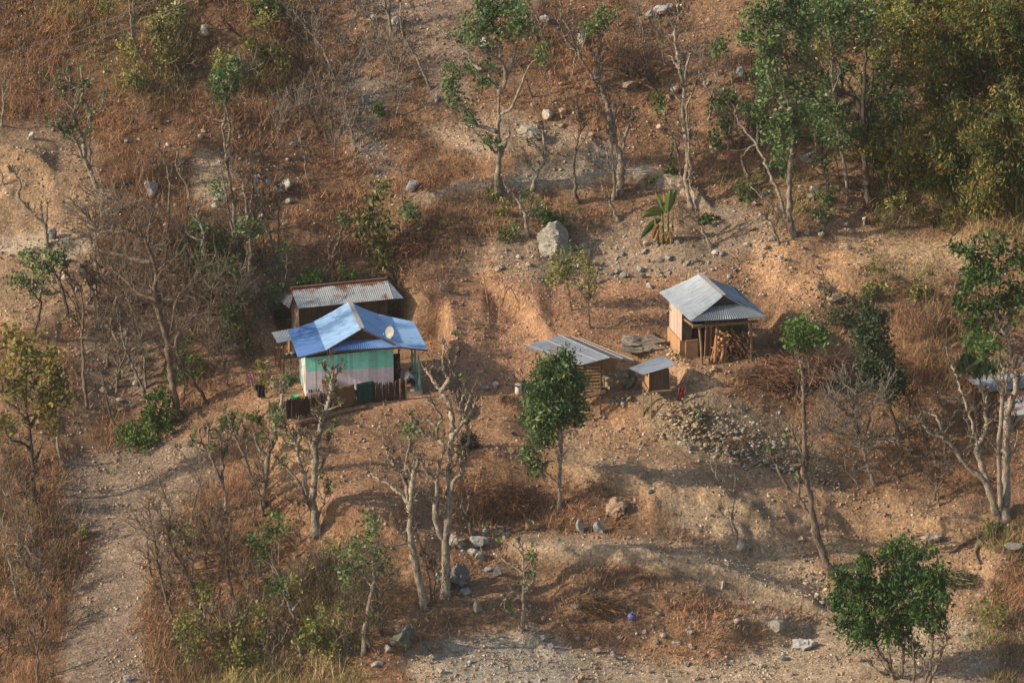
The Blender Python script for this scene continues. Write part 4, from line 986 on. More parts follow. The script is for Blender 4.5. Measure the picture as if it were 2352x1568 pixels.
RUSTC = [(.20, .14, .08), (.34, .21, .12), (.50, .25, .13), (.60, .31, .165), (.52, .28, .16), (.38, .26, .155), (.30, .23, .13)]
tufts('dry_grass', RUST, 135000, 1, 13, (.13, .34), .055, .19, RUSTC, 'rust brown dry grass over the slopes', 'grass', .95, .7)
tufts('yellow_grass', OLV, 110000, 2, 12, (.15, .55), .045, .18, [(.24, .21, .08), (.44, .36, .15), (.62, .48, .23), (.38, .32, .13), (.20, .23, .08)], 'olive and straw coloured undergrowth grass', 'grass', .8, .7)
tufts('dead_scrub', np.clip(VG*1.1+RUST*.10, 0, 1), 80000, 3, 14, (.2, .62), .026, .2, [(.19, .13, .095), (.30, .19, .13), (.38, .25, .17), (.33, .27, .21)], 'grey brown twiggy scrub covering the banks', 'scrub', .75, .6)
TALL = dens(0, [([(-200,1180),(140,1180),(185,1330),(120,1460),(100,1700),(-200,1700)], .9, 10), ([(330,1400),(470,1400),(520,1700),(320,1700)], .6, 12), ([(2280,1300),(2420,1250),(2420,1700),(2290,1700)], .8, 9),
 ([(-200,60),(250,60),(420,200),(380,280),(-200,260)], .45, 20), ([(560,240),(900,260),(880,420),(620,330)], .5, 20), ([(120,1030),(240,1010),(250,950),(340,960),(300,1010),(140,1080)], .7, 8), ([(470,1080),(640,1110),(640,1290),(480,1260)], .5, 12), ([(960,470),(1140,450),(1130,560),(960,600)], .8, 10), ([(2040,700),(2230,720),(2240,900),(2060,900)], .7, 12), ([(230,390),(420,380),(440,640),(240,650)], .5, 14), ([(1080,1090),(1300,1110),(1290,1210),(1080,1200)], .3, 10)])
STRAWT = dens(0, [([(480,1440),(560,1400),(640,1400),(650,1700),(470,1700)], .8, 12), ([(700,1390),(830,1380),(850,1700),(700,1700)], .7, 12), ([(700,1270),(820,1290),(800,1400),(720,1380)], .5, 12), ([(2020,430),(2352,450),(2352,540),(2030,520)], .6, 12), ([(330,40),(440,60),(440,230),(330,220)], .4, 12)])
tufts('tall_dry_scrub', TALL, 26000, 41, 26, (.35, .95), .03, .28, [(.32, .18, .10), (.48, .26, .14), (.60, .34, .19), (.46, .33, .17)], 'tall fuzzy rust brown scrub lining the slopes', 'scrub', .45, .5)
tufts('tall_straw_grass', STRAWT, 22000, 42, 24, (.35, 1.1), .04, .26, [(.38, .30, .12), (.56, .44, .19), (.72, .58, .30), (.50, .35, .15), (.36, .32, .12)], 'tall straw yellow grass clumps', 'grass', .55, .5)
ALL1 = np.ones((NV, NU))
WEEDS = np.clip(OLV*.35+VG*.12+.02, 0, 1)*(1-.0*RUST)
tufts('green_weeds', WEEDS, 24000, 4, 9, (.10, .35), .07, .12, [(.04, .09, .02), (.08, .15, .03), (.15, .20, .05), (.06, .11, .03)], 'scattered low green weeds', 'weeds', .9, .9, 'leaf')
STRAWM = np.clip(.12+GRAV*.12, 0, 1)
tufts('straw_litter', STRAWM, 60000, 6, 2, (.12, .45), .028, .25, [(.40, .27, .16), (.50, .36, .22), (.34, .21, .12)], 'pale straw and stalk litter on the soil', 'litter', 6.0, .5)
LM = dens(.0, [([(1890,520),(2250,550),(2230,680),(2100,700),(1960,630)], 1, 20), ([(1960,400),(2300,420),(2300,520),(1960,500)], .4, 20), ([(1180,630),(1560,660),(1540,790),(1250,780)], .12, 12), ([(2080,1180),(2270,1300),(2250,1400),(2100,1350)], .3, 12)])
tufts('leaf_litter', LM, 30000, 7, 3, (.12, .34), .10, .2, [(.50, .33, .20), (.66, .46, .30), (.40, .24, .13)], 'fallen pale bamboo leaves on the terrace', 'litter', 6.0, .4)

# ------------------------------------------------------------------ stones
def stones(name, x, y, z, size, rs, cols, label=None, cat=None, flat=.6):
    """angular eight cornered stones in one mesh"""
    N = len(x); c = np.array([(i, j, k) for k in (-1, 1) for j in (-1, 1) for i in (-1, 1)], float)
    V = c[None]*rs.uniform(.55, 1.05, (N, 8, 3))
    V[:, 4:, :2] *= rs.uniform(.45, .95, (N, 1, 1))
    ax = np.stack([rs.uniform(.7, 1.3, N), rs.uniform(.5, .95, N), rs.uniform(.3, .8, N)*flat/.6], -1)
    V = V*ax[:, None]*size[:, None, None]*.5
    a = rs.uniform(0, 2*np.pi, N); ca, sa = np.cos(a)[:, None], np.sin(a)[:, None]
    X = V[..., 0]*ca-V[..., 1]*sa; Y = V[..., 0]*sa+V[..., 1]*ca; t = rs.normal(0, .3, N)[:, None]
    Z = V[..., 2]*np.cos(t)+Y*np.sin(t)+X*rs.normal(0, .25, N)[:, None]
    W = np.stack([X+x[:, None], Y+y[:, None], Z+z[:, None]], -1).reshape(-1, 3)
    q = np.array([(0, 2, 3, 1), (4, 5, 7, 6), (0, 1, 5, 4), (2, 6, 7, 3), (0, 4, 6, 2), (1, 3, 7, 5)])
    F = (np.arange(N)[:, None, None]*8+q[None]).reshape(-1, 4)
    cols = np.array(cols); C = cols[rs.randint(0, len(cols), N)]*rs.uniform(.7, 1.2, (N, 1)); C = np.repeat(C, 8, 0)
    return W, F, C
GREYS = [(.42,.36,.29),(.30, .28, .25), (.38, .36, .33), (.24, .235, .23), (.40, .34, .27), (.33, .25, .18), (.46, .42, .37)]
EARTH = [(.46, .32, .21), (.56, .42, .30), (.40, .28, .19), (.62, .50, .38), (.52, .45, .38), (.70, .60, .49)]
def stuff_stones(name, Mx, n, seed, s0, s1, cols, label, cat='gravel', lift=.15):
    x, y, z, u, v, rs = scatter(n, Mx, seed, 1.3); k = rs.rand(len(x)) < np.clip(.5+fbm(x, y, 1.8, 4, seed)*2.2, .08, 1); x, y, z = x[k], y[k], z[k]; sz = s0+(s1-s0)*rs.rand(len(x))**2.6
    W, F, C = stones(name, x, y, z+sz*lift, sz, rs, cols)
    return tag(mk(name, W, F, M['stone'], None, C), label, cat, None, 'stuff')
stuff_stones('gravel', GRAV*.85+.11, 110000, 20, .05, .17, EARTH, 'small earthy stones strewn over the bare ground')
stuff_stones('clods', np.clip(1-RUST, 0, 1)*.7, 90000, 22, .06, .22, [(.42, .27, .175), (.34, .22, .14), (.50, .34, .23)], 'crumbly soil clods of the ploughed fields', 'soil clods')
ROCKY = dens(.02, [
 ([(1060,560),(1560,540),(1760,520),(1930,570),(1880,660),(1560,690),(1400,660),(1060,650)], .55, 12),
 ([(1180,390),(1430,330),(1430,400),(1180,440)], 1, 8),
 ([(520,360),(700,400),(690,640),(560,640)], .6, 14), ([(100,560),(230,570),(230,720),(120,700)], .5, 12),
 ([(0,350),(120,390),(120,480),(20,480)], 1, 8), ([(1230,250),(1460,180),(1440,330),(1250,320)], .6, 10), ([(250,280),(680,290),(660,460),(280,460)], .35, 16),
 ([(830,250),(900,250),(900,420),(800,400)], .9, 8), ([(250,760),(350,760),(300,960),(230,940)], .7, 8),
 ([(1490,900),(1640,905),(1800,960),(1950,1080),(1950,1140),(1780,1090),(1640,1060),(1500,1000)], .8, 8),
 ([(1880,1060),(1950,1080),(1950,1130),(1880,1120)], 1, 6),
 ([(1500,1130),(1720,1140),(1900,1300),(1900,1380),(1700,1310),(1530,1210)], .5, 8),
 ([(1840,1250),(1960,1290),(1990,1400),(1880,1390)], 1, 8),
 ([(990,1440),(1200,1430),(1330,1500),(1300,1600),(1000,1600)], .5, 8), ([(1640,420),(1900,430),(1880,560),(1700,560)], .6, 10),
 ([(1000,1230),(1170,1210),(1150,1280),(1020,1290)], .8, 6), ([(740,100),(860,90),(860,160),(780,160)], .8, 8), ([(0,0),(60,0),(60,60),(0,60)], .8, 10),
 ([(1340,960),(1450,950),(1440,1010),(1340,1000)], .5, 8),
])
stuff_stones('rubble', ROCKY, 26000, 24, .10, .34, GREYS, 'loose grey rubble on the banks and slopes', 'rubble')

# dry stone walls: things of many fitted stones, laid in courses on their bank
def drystone(name, label, line, height, cols, seed, cell=.2, lean=.25):
    rs = np.random.RandomState(seed); P = [G(*p) for p in line]; O = P[0]
    seglen = [np.linalg.norm((P[i+1]-P[i])[:2]) for i in range(len(P)-1)]; Ltot = sum(seglen)
    xs = []; ys = []; zs = []
    hh = height if np.iterable(height) else [height]*len(line)
    rows = int(max(hh)/(cell*.55))+1; ncol = int(Ltot/cell)
    for r_ in range(rows):
        for c in range(ncol):
            t = (c+.5*(r_ % 2)+rs.rand()*.3)/ncol*Ltot; a = 0
            while a < len(seglen)-1 and t > seglen[a]: t -= seglen[a]; a += 1
            f = min(1, t/seglen[a]); p = P[a]*(1-f)+P[a+1]*f; h = hh[a]*(1-f)+hh[a+1]*f
            z = r_*cell*.55
            hv = fbm(np.array([t+a*3.0]), np.array([z*1.5]), 1.1, 3, seed)[0]
            if z > h*rs.uniform(.7, 1.05)*(1+.35*hv) or rs.rand() < .12+max(0, hv*1.3): continue
            d = P[a+1]-P[a]; nrm = np.array([-d[1], d[0]])/np.linalg.norm(d[:2])
            if nrm[1] < 0: nrm = -nrm
            q = p[:2]+nrm*(z*lean+rs.normal(0, .03)); xs.append(q[0]); ys.append(q[1]); zs.append(p[2]+z+rs.normal(0, .02))
    x, y, z = map(np.array, (xs, ys, zs)); sz = cell*(.5+1.7*rs.rand(len(x))**2.4)
    W, F, C = stones(name, x, y, z, sz, rs, cols, flat=.36)
    # earth core behind the face
    o = tag(mk(name, W-O, F, M['stone'], None, C), label, 'stone wall'); o.location = O; return o
WARM = [(.44, .33, .22), (.38, .28, .19), (.50, .40, .28), (.32, .24, .17), (.40, .35, .27), (.36, .25, .16)]
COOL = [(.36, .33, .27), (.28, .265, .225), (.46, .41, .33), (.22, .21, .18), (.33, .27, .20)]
drystone('dry_stone_wall', 'rough sunlit dry stone bank wall below the raised coop', [(1500, 1000), (1560, 1022), (1620, 1040)], [1.6, 2.4, 2.3], WARM, 31, .2, .55)
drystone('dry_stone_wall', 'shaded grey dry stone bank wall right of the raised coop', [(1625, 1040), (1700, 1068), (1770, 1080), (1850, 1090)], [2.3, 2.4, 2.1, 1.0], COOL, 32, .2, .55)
drystone('dry_stone_wall', 'short dry stone terrace wall behind the slim tall tree', [(1868, 1100), (1900, 1120), (1930, 1130)], [.9, 1.1, .5], WARM, 33, .17, .35)
drystone('dry_stone_wall', 'low stone edging below the door of the grey roofed house', [(1529, 812), (1560, 836), (1605, 866)], [.55, .6, .55], [(.48, .33, .20), (.42, .30, .2), (.5, .38, .26)], 34, .15, .15)
drystone('dry_stone_wall', 'stone footing under the porch post of the grey roofed house', [(1605, 866), (1620, 862), (1650, 850)], [.45, .4, .2], [(.48, .33, .20), (.42, .30, .2), (.5, .38, .26)], 35, .17, .15)
drystone('dry_stone_wall', 'pale dry stone bank left of the mint house', [(600, 862), (612, 880), (628, 900)], [1.2, 1.1, .4], WARM, 36, .16, .3)
drystone('dry_stone_wall', 'tumbled stone wall at the foot of the slim tall tree', [(1850, 1370), (1880, 1385), (1910, 1395)], [1.2, 1.5, 1.2], WARM, 37, .18, .6)
drystone('dry_stone_wall', 'low stone steps between the crib shed and the raised coop', [(1395, 925), (1430, 925), (1450, 915)], [.6, .6, .4], COOL, 38, .22, .3)
drystone('dry_stone_wall', 'small pale stone row beside the brush pile path', [(1108, 1215), (1140, 1222), (1172, 1226)], [.4, .45, .35], [(.5, .46, .38), (.42, .38, .32)], 39, .2, .2)

# individual boulders -------------------------------------------------
STRATA = {'long flat ledge rock between the crib shed and the grey roofed house', 'earthy rock mound right of the crib shed', 'dark rock mound behind the raised coop', 'wide brown outcrop left of the upper bare field', 'pale outcrop behind the dark forest trunks'}
def boulder(u, v, wpx, hpx, c, label, group=None, seed=0, name='boulder', cat='boulder', shp=1.0, sub=3):
    if label in STRATA or wpx > 40: sub = 4
    import bmesh
    rs = np.random.RandomState(seed+77); P = G(u, v); bm = bmesh.new(); bmesh.ops.create_icosphere(bm, subdivisions=sub, radius=1)
    V = np.array([q.co[:] for q in bm.verts]); F = [[q.index for q in f.verts] for f in bm.faces]; bm.free()
    # cut by random planes to make facets
    for k in range(8):
        n_ = unit(rs.normal(size=3)); d = rs.uniform(.38, .78); s_ = V@n_; V = V-np.maximum(0, s_-d)[:, None]*n_
    V += (fbm(V[:, 0]+seed, V[:, 1]+V[:, 2], .7, 3, seed % 200)[:, None])*unit(V)*.22
    if sub == 4: V += unit(V)*(fbm(V[:, 0]*3+seed, V[:, 2]*3+V[:, 1]*2, .8, 4, 7)[:, None])*.34
    w = wpx/42/2/.82; h = hpx/42/.94/2/.82
    V = V*np.array([w, (w+h)/2*.9, h]); a = rs.uniform(-.4, .4); V[:, 2] += V[:, 0]*a*.4
    V[:, 2] += h*(.62 if wpx < 40 else .48)
    if label in STRATA:
        k_ = np.floor(V[:, 2]*9/h*.5+V[:, 0]*1.2).astype(int); f_ = np.random.RandomState(seed+5).uniform(.72, 1.12, 60)[k_ % 60]; V[:, :2] *= f_[:, None]; V[:, 2] *= .8
    C = np.tile(np.array(c)*rs.uniform(.88, 1.12), (len(V), 1)); 
    o = mk(name, V, F, M['stone'], None, C); o.location = P; o.rotation_euler = (0, 0, rs.uniform(-.3, .3)); return tag(o, label, cat, group)
BIG = [
 (1282, 578, 92, 66, (.37, .34, .285), 'huge pale cracked boulder above the two field trees'),
 (1042, 1250, 46, 34, (.42, .36, .28), 'pale boulder leaning behind the large pollard trunk'),
 (1018, 1340, 50, 46, (.36, .34, .29), 'pale boulder at the foot of the large pollard'),
 (1056, 1346, 42, 50, (.20, .20, .18), 'dark flat boulder right of the large pollard foot'),
 (1069, 1364, 22, 16, (.36, .36, .32), 'small pale boulder below the dark flat boulder'),
 (1096, 1252, 30, 24, (.38, .37, .33), 'grey boulder on the path below the brush pile'),
 (1115, 1246, 22, 16, (.36, .35, .31), 'grey boulder right of the path pair'),
 (1100, 1286, 18, 20, (.38, .36, .32), 'upright pale stone lowest of the path cluster'),
 (1085, 1272, 20, 16, (.33, .32, .28), 'small shaded stone below the path boulders'),
 (1142, 1322, 16, 22, (.28, .28, .27), 'grey egg shaped boulder beside the small pollard top'),
 (928, 1475, 56, 56, (.17, .165, .13), 'mossy dark boulder at the lower left of the gravel'),
 (1333, 1222, 20, 32, (.36, .35, .31), 'smooth upright boulder in dry grass below the leafy tree'),
 (1378, 1222, 26, 24, (.30, .30, .28), 'grey boulder half hidden in dry grass'),
 (1412, 1178, 46, 34, (.38, .27, .18), 'brown slab rock above the lower path'),
 (1780, 1448, 36, 34, (.30, .28, .24), 'large angular stone on the lower field'),
 (1850, 1490, 44, 28, (.33, .33, .32), 'long tilted grey stone on the lower field'),
 (1700, 1262, 24, 22, (.32, .31, .26), 'round stone at the foot of the forked bare sapling'),
 (1494, 1132, 20, 10, (.33, .27, .2), 'small flat brown stone on the centre field'),
 (470, 80, 20, 26, (.4, .36, .3), 'pale stone in scrub near the top left'),
 (120, 548, 22, 26, (.26, .25, .24), 'grey boulder beside the pale forked trunk'),
 (345, 445, 34, 40, (.42, .38, .34), 'long pale boulder in rust grass'),
 (72, 320, 18, 18, (.48, .44, .38), 'pale stone on the upper left terrace'),
 (505, 462, 34, 20, (.30, .29, .27), 'dark grey boulder right of the bare path'),
 (640, 442, 26, 22, (.30, .28, .25), 'round brown boulder above the blue roof slope'),
 (663, 432, 24, 30, (.46, .42, .36), 'pale split boulder above the blue roof slope'),
 (617, 428, 18, 16, (.36, .35, .33), 'grey stone left of the round brown boulder'),
 (946, 438, 34, 28, (.26, .255, .26), 'dark dome boulder beside the upper path'),
 (1003, 232, 11, 24, (.42, .41, .38), 'upright pale stone beside the shaded field'),
 (838, 240, 16, 26, (.30, .30, .29), 'pale stone inside the shaded hollow'),
 (906, 62, 24, 26, (.42, .37, .31), 'pale boulder at the edge of the top field'),
 (858, 48, 20, 18, (.36, .34, .3), 'grey boulder left of the top field'),
 (1110, 118, 20, 32, (.46, .44, .38), 'pale boulder behind the tall leafy tree'),
 (1250, 50, 22, 22, (.42, .39, .35), 'pale boulder right of the tall leafy crown'),
 (1338, 98, 26, 34, (.46, .44, .38), 'pale boulder left of the green tufted tree'),
 (1516, 30, 32, 24, (.44, .42, .38), 'large pale boulder at the top of the slope'),
 (1536, 22, 18, 18, (.42, .40, .36), 'smaller pale boulder touching the one at the top'),
 (1490, 42, 22, 20, (.33, .33, .31), 'grey boulder half buried near the top'),
 (1450, 202, 40, 26, (.36, .28, .22), 'brown slab rock in the upper slope'),
 (1258, 276, 22, 30, (.48, .43, .36), 'pale tilted slab on the stony upper slope'),
 (1210, 318, 60, 40, (.36, .32, .26), 'wide brown outcrop left of the upper bare field'),
 (1568, 178, 18, 24, (.30, .30, .29), 'grey stone beside the tallest bare trunk'),
 (1624, 196, 20, 20, (.40, .39, .37), 'white grey stone right of the tallest bare trunk'),
 (1700, 180, 24, 30, (.33, .33, .32), 'grey boulder left of the dense green tree'),
 (1552, 212, 22, 20, (.42, .41, .4), 'pale stone left of the double trunk'),
 (1914, 222, 40, 26, (.34, .34, .32), 'pale outcrop behind the dark forest trunks'),
 (1860, 370, 44, 22, (.33, .32, .3), 'grey rock on the shaded soil right of the double trunk'),
 (1985, 514, 11, 18, (.62, .58, .48), 'white standing stone on the right bank'),
 (1872, 440, 24, 14, (.44, .40, .34), 'pale flat stone below the dark forest'),
 (1940, 573, 24, 10, (.45, .36, .27), 'flat pale stone at the left end of the leaf terrace'),
 (1918, 690, 34, 20, (.36, .28, .21), 'brown boulder left of the dark conifer'),
 (2330, 1258, 40, 12, (.30, .28, .24), 'flat dark slab at the lower right edge'),
 (1012, 668, 12, 20, (.48, .46, .42), 'white stone standing at the edge of the upper field'),
 (1460, 800, 110, 34, (.24, .205, .165), 'long flat ledge rock between the crib shed and the grey roofed house'),
 (1418, 890, 60, 56, (.30, .24, .18), 'earthy rock mound right of the crib shed'),
 (1448, 884, 44, 52, (.17, .16, .135), 'dark rock mound behind the raised coop'),
 (1120, 1310, 16, 12, (.34, .34, .33), 'small grey stone above the blue jug slope'),
 (292, 1562, 16, 14, (.45, .43, .4), 'white stone at the bottom of the left strip field'),
 (700, 1348, 12, 12, (.3, .3, .28), 'grey stone in the lower left scrub'),
 (1096, 1400, 22, 24, (.30, .28, .23), 'mossy stone left of the small lower pollard'),
 (1660, 1350, 10, 16, (.46, .44, .4), 'narrow white stone on the lower terrace edge'),
 (890, 1495, 16, 16, (.36, .36, .34), 'grey stone below the mossy dark boulder'),
 (866, 1528, 24, 10, (.3, .29, .25), 'long narrow stone at the bottom left of the gravel'),
 (790, 680, 10, 10, (.4, .4, .38), 'small stone beside the rusty ridge'),
 (410, 955, 14, 10, (.5, .49, .5), 'white stone at the foot of the leaning grey tree'),
 (440, 1390, 12, 10, (.36, .35, .33), 'grey stone in grass below the red twig saplings'),
 (1565, 1022, 18, 12, (.42, .38, .3), 'pale stone low in the coop bank'),
 (1582, 1030, 12, 16, (.4, .36, .29), 'upright stone low in the coop bank'),
 (1840, 1240, 16, 12, (.36, .33, .28), 'stone below the forked slim tree on the soil'),
 (2142, 1238, 50, 16, (.40, .33, .25), 'twisted pale root like rock on the brown slope'),
]
for i, b_ in enumerate(BIG):
    boulder(*b_[:5], b_[5], None, i*7+1)
# look-alike medium stones, each its own object, by patch of ground
GRP = [
 ('grey stone lying on the rubble slope below the banana plant', 'stones on the slope below the banana plant', [(1060,560),(1560,560),(1740,560),(1560,680),(1400,655),(1060,645)], 60, GREYS),
 ('pale stone in the rust grass at upper left', 'stones in the rust grass at upper left', [(250,290),(700,300),(690,460),(560,640),(300,470)], 34, GREYS),
 ('stone scattered on the steep slope between the upper trees', 'stones between the upper trees', [(1180,120),(1560,120),(1540,330),(1250,330)], 20, EARTH[:3]),
 ('stone lying on the bright gravel at the bottom', 'stones on the bottom gravel', [(940,1500),(1250,1450),(1800,1500),(2250,1440),(2200,1560),(960,1560)], 40, GREYS),
 ('stone lying on the brown slope around the blue jug', 'stones around the blue jug', [(1200,1410),(1700,1350),(1880,1400),(1650,1500),(1300,1490)], 26, GREYS),
 ('light stone on the bare slope below the left path', 'stones below the left path', [(100,580),(230,590),(230,700),(90,690)], 14, GREYS),
 ('stone in the shaded gully left of the houses', 'stones in the left gully', [(230,740),(350,760),(300,960),(220,930)], 16, COOL),
 ('stone on the bank under the right forest', 'stones under the right forest', [(1720,420),(1900,440),(1960,540),(1800,620),(1700,560)], 28, GREYS),
]
rsg = np.random.RandomState(404)
stone_protos = []
for gi, (lab, grp, poly, n, cols) in enumerate(GRP):
    P_ = np.array(poly); k = 0
    while k < n:
        u = rsg.uniform(P_[:, 0].min(), P_[:, 0].max()); v = rsg.uniform(P_[:, 1].min(), P_[:, 1].max())
        if not inpoly(poly, np.array([u]), np.array([v]))[0]: continue
        s_ = rsg.uniform(6, 17)**1; c = cols[rsg.randint(len(cols))]
        boulder(u, v, s_*1.25, s_*.85, c, lab, grp, gi*100+k, 'stone', 'stone', sub=1); k += 1
# ------------------------------------------------------------------ trees
PAL = {
 'dark': [(.014, .045, .011), (.04, .10, .02), (.085, .17, .035)],
 'green': [(.018, .05, .016), (.055, .115, .036), (.13, .20, .07), (.24, .30, .13)],
 'fresh': [(.035, .09, .02), (.09, .175, .04), (.20, .29, .085)],
 'olive': [(.07, .09, .022), (.20, .21, .06), (.42, .38, .12)],
 'yellow': [(.06, .085, .02), (.17, .17, .04), (.42, .30, .06)],
 'pale': [(.05, .06, .015), (.12, .12, .03), (.38, .36, .18)],
 'blue': [(.02, .036, .02), (.045, .075, .032), (.085, .12, .055)],
 'brown': [(.16, .085, .05), (.28, .15, .085), (.38, .22, .13)],
 'red': [(.16, .05, .035), (.24, .09, .06), (.30, .14, .09)],
 'bamboo': [(.022, .042, .013), (.06, .10, .026), (.13, .155, .045), (.07, .11, .03), (.34, .19, .05), (.30, .27, .09)],
 'grey': [(.15, .11, .08), (.24, .18, .13), (.30, .25, .2)],
}
WOODC = {'pale': (.34, .28, .22), 'grey': (.30, .26, .22), 'dark': (.13, .10, .08), 'mid': (.24, .18, .135), 'cream': (.40, .33, .255)}
def leafmesh(C, N, rs, size, sig, pal, droop=0.35, elong=1.9, bright=None):
    """leaves around clump centres C (n,3); N per clump"""
    size = size*.74; N = int(N*1.7)
    n = len(C); P = (C[:, None]+rs.normal(0, 1, (n, N, 3))*np.asarray(sig)).reshape(-1, 3); m = len(P)
    a = rs.normal(size=(m, 3)); a[:, 2] -= droop; a = unit(a); b = unit(np.cross(a, rs.normal(size=(m, 3))))
    s = size*rs.uniform(.4, 1.6, m)[:, None]; L_ = a*s*elong/2; Wd = b*s/2
    V = np.stack([P-L_, P-Wd+L_*.1, P+L_, P+Wd+L_*.1], 1).reshape(-1, 3); F = np.arange(4*m).reshape(-1, 4)
    pal = np.array(pal); cl = rs.rand(n); cl = np.repeat(cl, N); t = np.clip(cl*.6+rs.rand(m)*.5, 0, .999)*(len(pal)-1); i = t.astype(int); f = (t-i)[:, None]
    c = pal[i]*(1-f)+pal[i+1]*f; c *= rs.uniform(.75, 1.25, (m, 1))
    return V, F, np.repeat(c, 4, 0)
TREES = {}
def tree(kind, label, limbs, r0=None, wood='grey', style='pollard', crown=(), pal='green', cat='tree', group=None, leaf=.17, lsig=.25, npc=34, seed=None, depth=.45, tuft=0, y_off=0.0, dens_=1.0, base=None, twigs=1.0, elong=1.9, droop=.35):
    """limbs: lists of (u, v) from foot to tip, drawn over the photograph; thickness is given in photo units as first item"""
    global TREES
    sd = seed if seed is not None else (abs(hash(label)) % 9999 if False else sum(ord(c)*(i+1) for i, c in enumerate(label)) % 99991)
    rs = np.random.RandomState(sd)
    b = base or limbs[0][1]; g0 = G(*b); B = np.array([g0[0], g0[1], float(hgt(g0[0], g0[1]))])
    root = thing(kind, label, cat, B, group)
    done = []; mb = MB(B); wc = np.array(WOODC[wood])
    allp = []
    for li, lm in enumerate(limbs):
        r_px, pts = lm[0], lm[1:]; 
        if li and not done: pass
        if li == 0: Y = g0[1]+y_off; par_r = None; y0 = Y
        else:
            ap = np.array([p for d in done for p in d[0]]); k = np.argmin((ap[:, 0]-pts[0][0])**2+(ap[:, 1]-pts[0][1])**2)
            ay = np.concatenate([d[1] for d in done]); y0 = ay[k]
            if len(lm) > 1 and math.hypot(ap[k, 0]-pts[0][0], ap[k, 1]-pts[0][1]) > 45: y0 = G(*pts[0])[1]
        drift = rs.uniform(-1, 1)*depth if li else rs.uniform(-.3, .3)*depth
        L_ = [0]
        for i in range(1, len(pts)): L_.append(L_[-1]+math.hypot(pts[i][0]-pts[i-1][0], pts[i][1]-pts[i-1][1])/42)
        ys = np.array([y0+drift*l for l in L_])
        P = np.array([at_y(p[0], p[1], y) for p, y in zip(pts, ys)])
        if li == 0: P[0] = P[0]-Zv*.12
        Q = catmull(P, 5); n = len(Q); jit = rs.normal(0, .028, (n, 3)); jit[0] = 0
        Q = Q+jit*min(1, r_px/3)
        ra = r_px*(.84 if r_px > 9 else .95)/42/2; rb = ra*(.40 if style == 'pollard' else .25)
        R = np.linspace(ra, rb, n)*(1+rs.normal(0, .13, n))
        if li == 0: R[:3] *= np.array([1.35, 1.15, 1.05])
        if style == 'pollard': R[-2:] *= 1.35
        mb.c = wc*rs.uniform(.85, 1.15)
        mb.tube(Q, R, 7 if r_px > 5 else 5)
        # record pixel samples for attaching
        pu_, pv_ = proj(Q); done.append((list(zip(pu_, pv_)), Q[:, 1])); allp.append((Q, R, li))
    base_n = len(allp)
    for Q, R, li in list(allp):       # crooked side branches growing from the drawn limbs
        L_ = np.linalg.norm(np.diff(Q, axis=0), axis=1).sum(); n = len(Q)
        for _ in range(rs.poisson(L_*(1.35 if style == 'pollard' else 1.1)*min(twigs, 1.3))):
            k = rs.randint(max(2, n//3), n); a = Q[k]; d = unit(unit(Q[min(k+1, n-1)]-Q[max(k-1, 0)])*.7+rs.normal(size=3)*np.array([1, .8, .5])*.8+Zv*.35)
            l = rs.uniform(.4, 1.25)*(1 if R[k] > .035 else .6); pts = [a]
            for s_ in range(4): d = unit(d+rs.normal(size=3)*.33+Zv*.13); pts.append(pts[-1]+d*l/4)
            q = catmull(np.array(pts), 3); rr_ = np.linspace(max(.02, min(.05, R[k]*.55)), .016, len(q))*(1+rs.normal(0, .12, len(q)))
            mb.c = wc*rs.uniform(.6, 1.05); mb.tube(q, rr_, 5); allp.append((q, rr_, li+99))
    mb.build('trunk', M['bark'], root, True, color=True)
    # small growth
    tw = MB(B); tw.n = 0; mb2c = wc*.85; tips = []
    for Q, R, li in allp:
        n = len(Q); L_ = np.linalg.norm(np.diff(Q, axis=0), axis=1).sum()
        if style == 'pollard':
            ks = [n-1]+list(rs.randint(n//3, n, int(L_*2.4*twigs)))
            for k in ks:
                m = rs.randint(5, 9) if k == n-1 else rs.randint(1, 4)
                if k == n-1 and twigs > 0:
                    tw.c = mb2c*rs.uniform(.7, 1.2); s_ = max(.05, R[k]*1.6); d = unit(Q[-1]-Q[-3]); tw.tube([Q[k]-d*s_, Q[k], Q[k]+d*s_*.9], [s_*.6, s_*1.1, s_*.5], 6)
                for _ in range(m if twigs > 0 else 0):
                    d = unit(rs.normal(size=3)*.8+np.array([0, 0, .75])+(unit(Q[min(k, n-1)]-Q[max(k-2, 0)])*.7 if k == n-1 else 0)); l = rs.uniform(.14, .46)
                    a = Q[k]; m1 = a+d*l*.5+rs.normal(0, .03, 3); e = a+d*l+Zv*.05; rr_ = max(.018, min(.042, R[k]*.6))*rs.uniform(.7, 1.1)
                    tw.c = (wc*.35+np.array((.11, .075, .05)))*rs.uniform(.5, 1.3); tw.tube([a, m1, e], [rr_, rr_*.85, rr_*.7], 4); tips.append(e)
        else:
            for _ in range(int(L_*5.5*twigs)):
                k = rs.randint(max(1, n//4), n); a = Q[k]; base_d = unit(Q[min(k+1, n-1)]-Q[max(k-1, 0)])
                d = unit(base_d*.9+rs.normal(size=3)*.65+Zv*.35); l = rs.uniform(.5, 1.5); 
                m1 = a+d*l*.5+rs.normal(0, .05, 3); e = m1+unit(d+rs.normal(size=3)*.35)*l*.5
                tw.c = mb2c*rs.uniform(.7, 1.25); tw.tube([a, m1, e], [.021, .015, .009], 3, False); tips.append(e)
                for __ in range(3):
                    f = rs.rand(); s_ = m1*(1-f)+e*f; d2 = unit(d+rs.normal(size=3)*.6); tw.tube([s_, s_+d2*rs.uniform(.2, .55)], [.012, .007], 3, False)
    # limbs reaching into the crown
    Cs = []; allQ = np.concatenate([q[0] for q in allp])
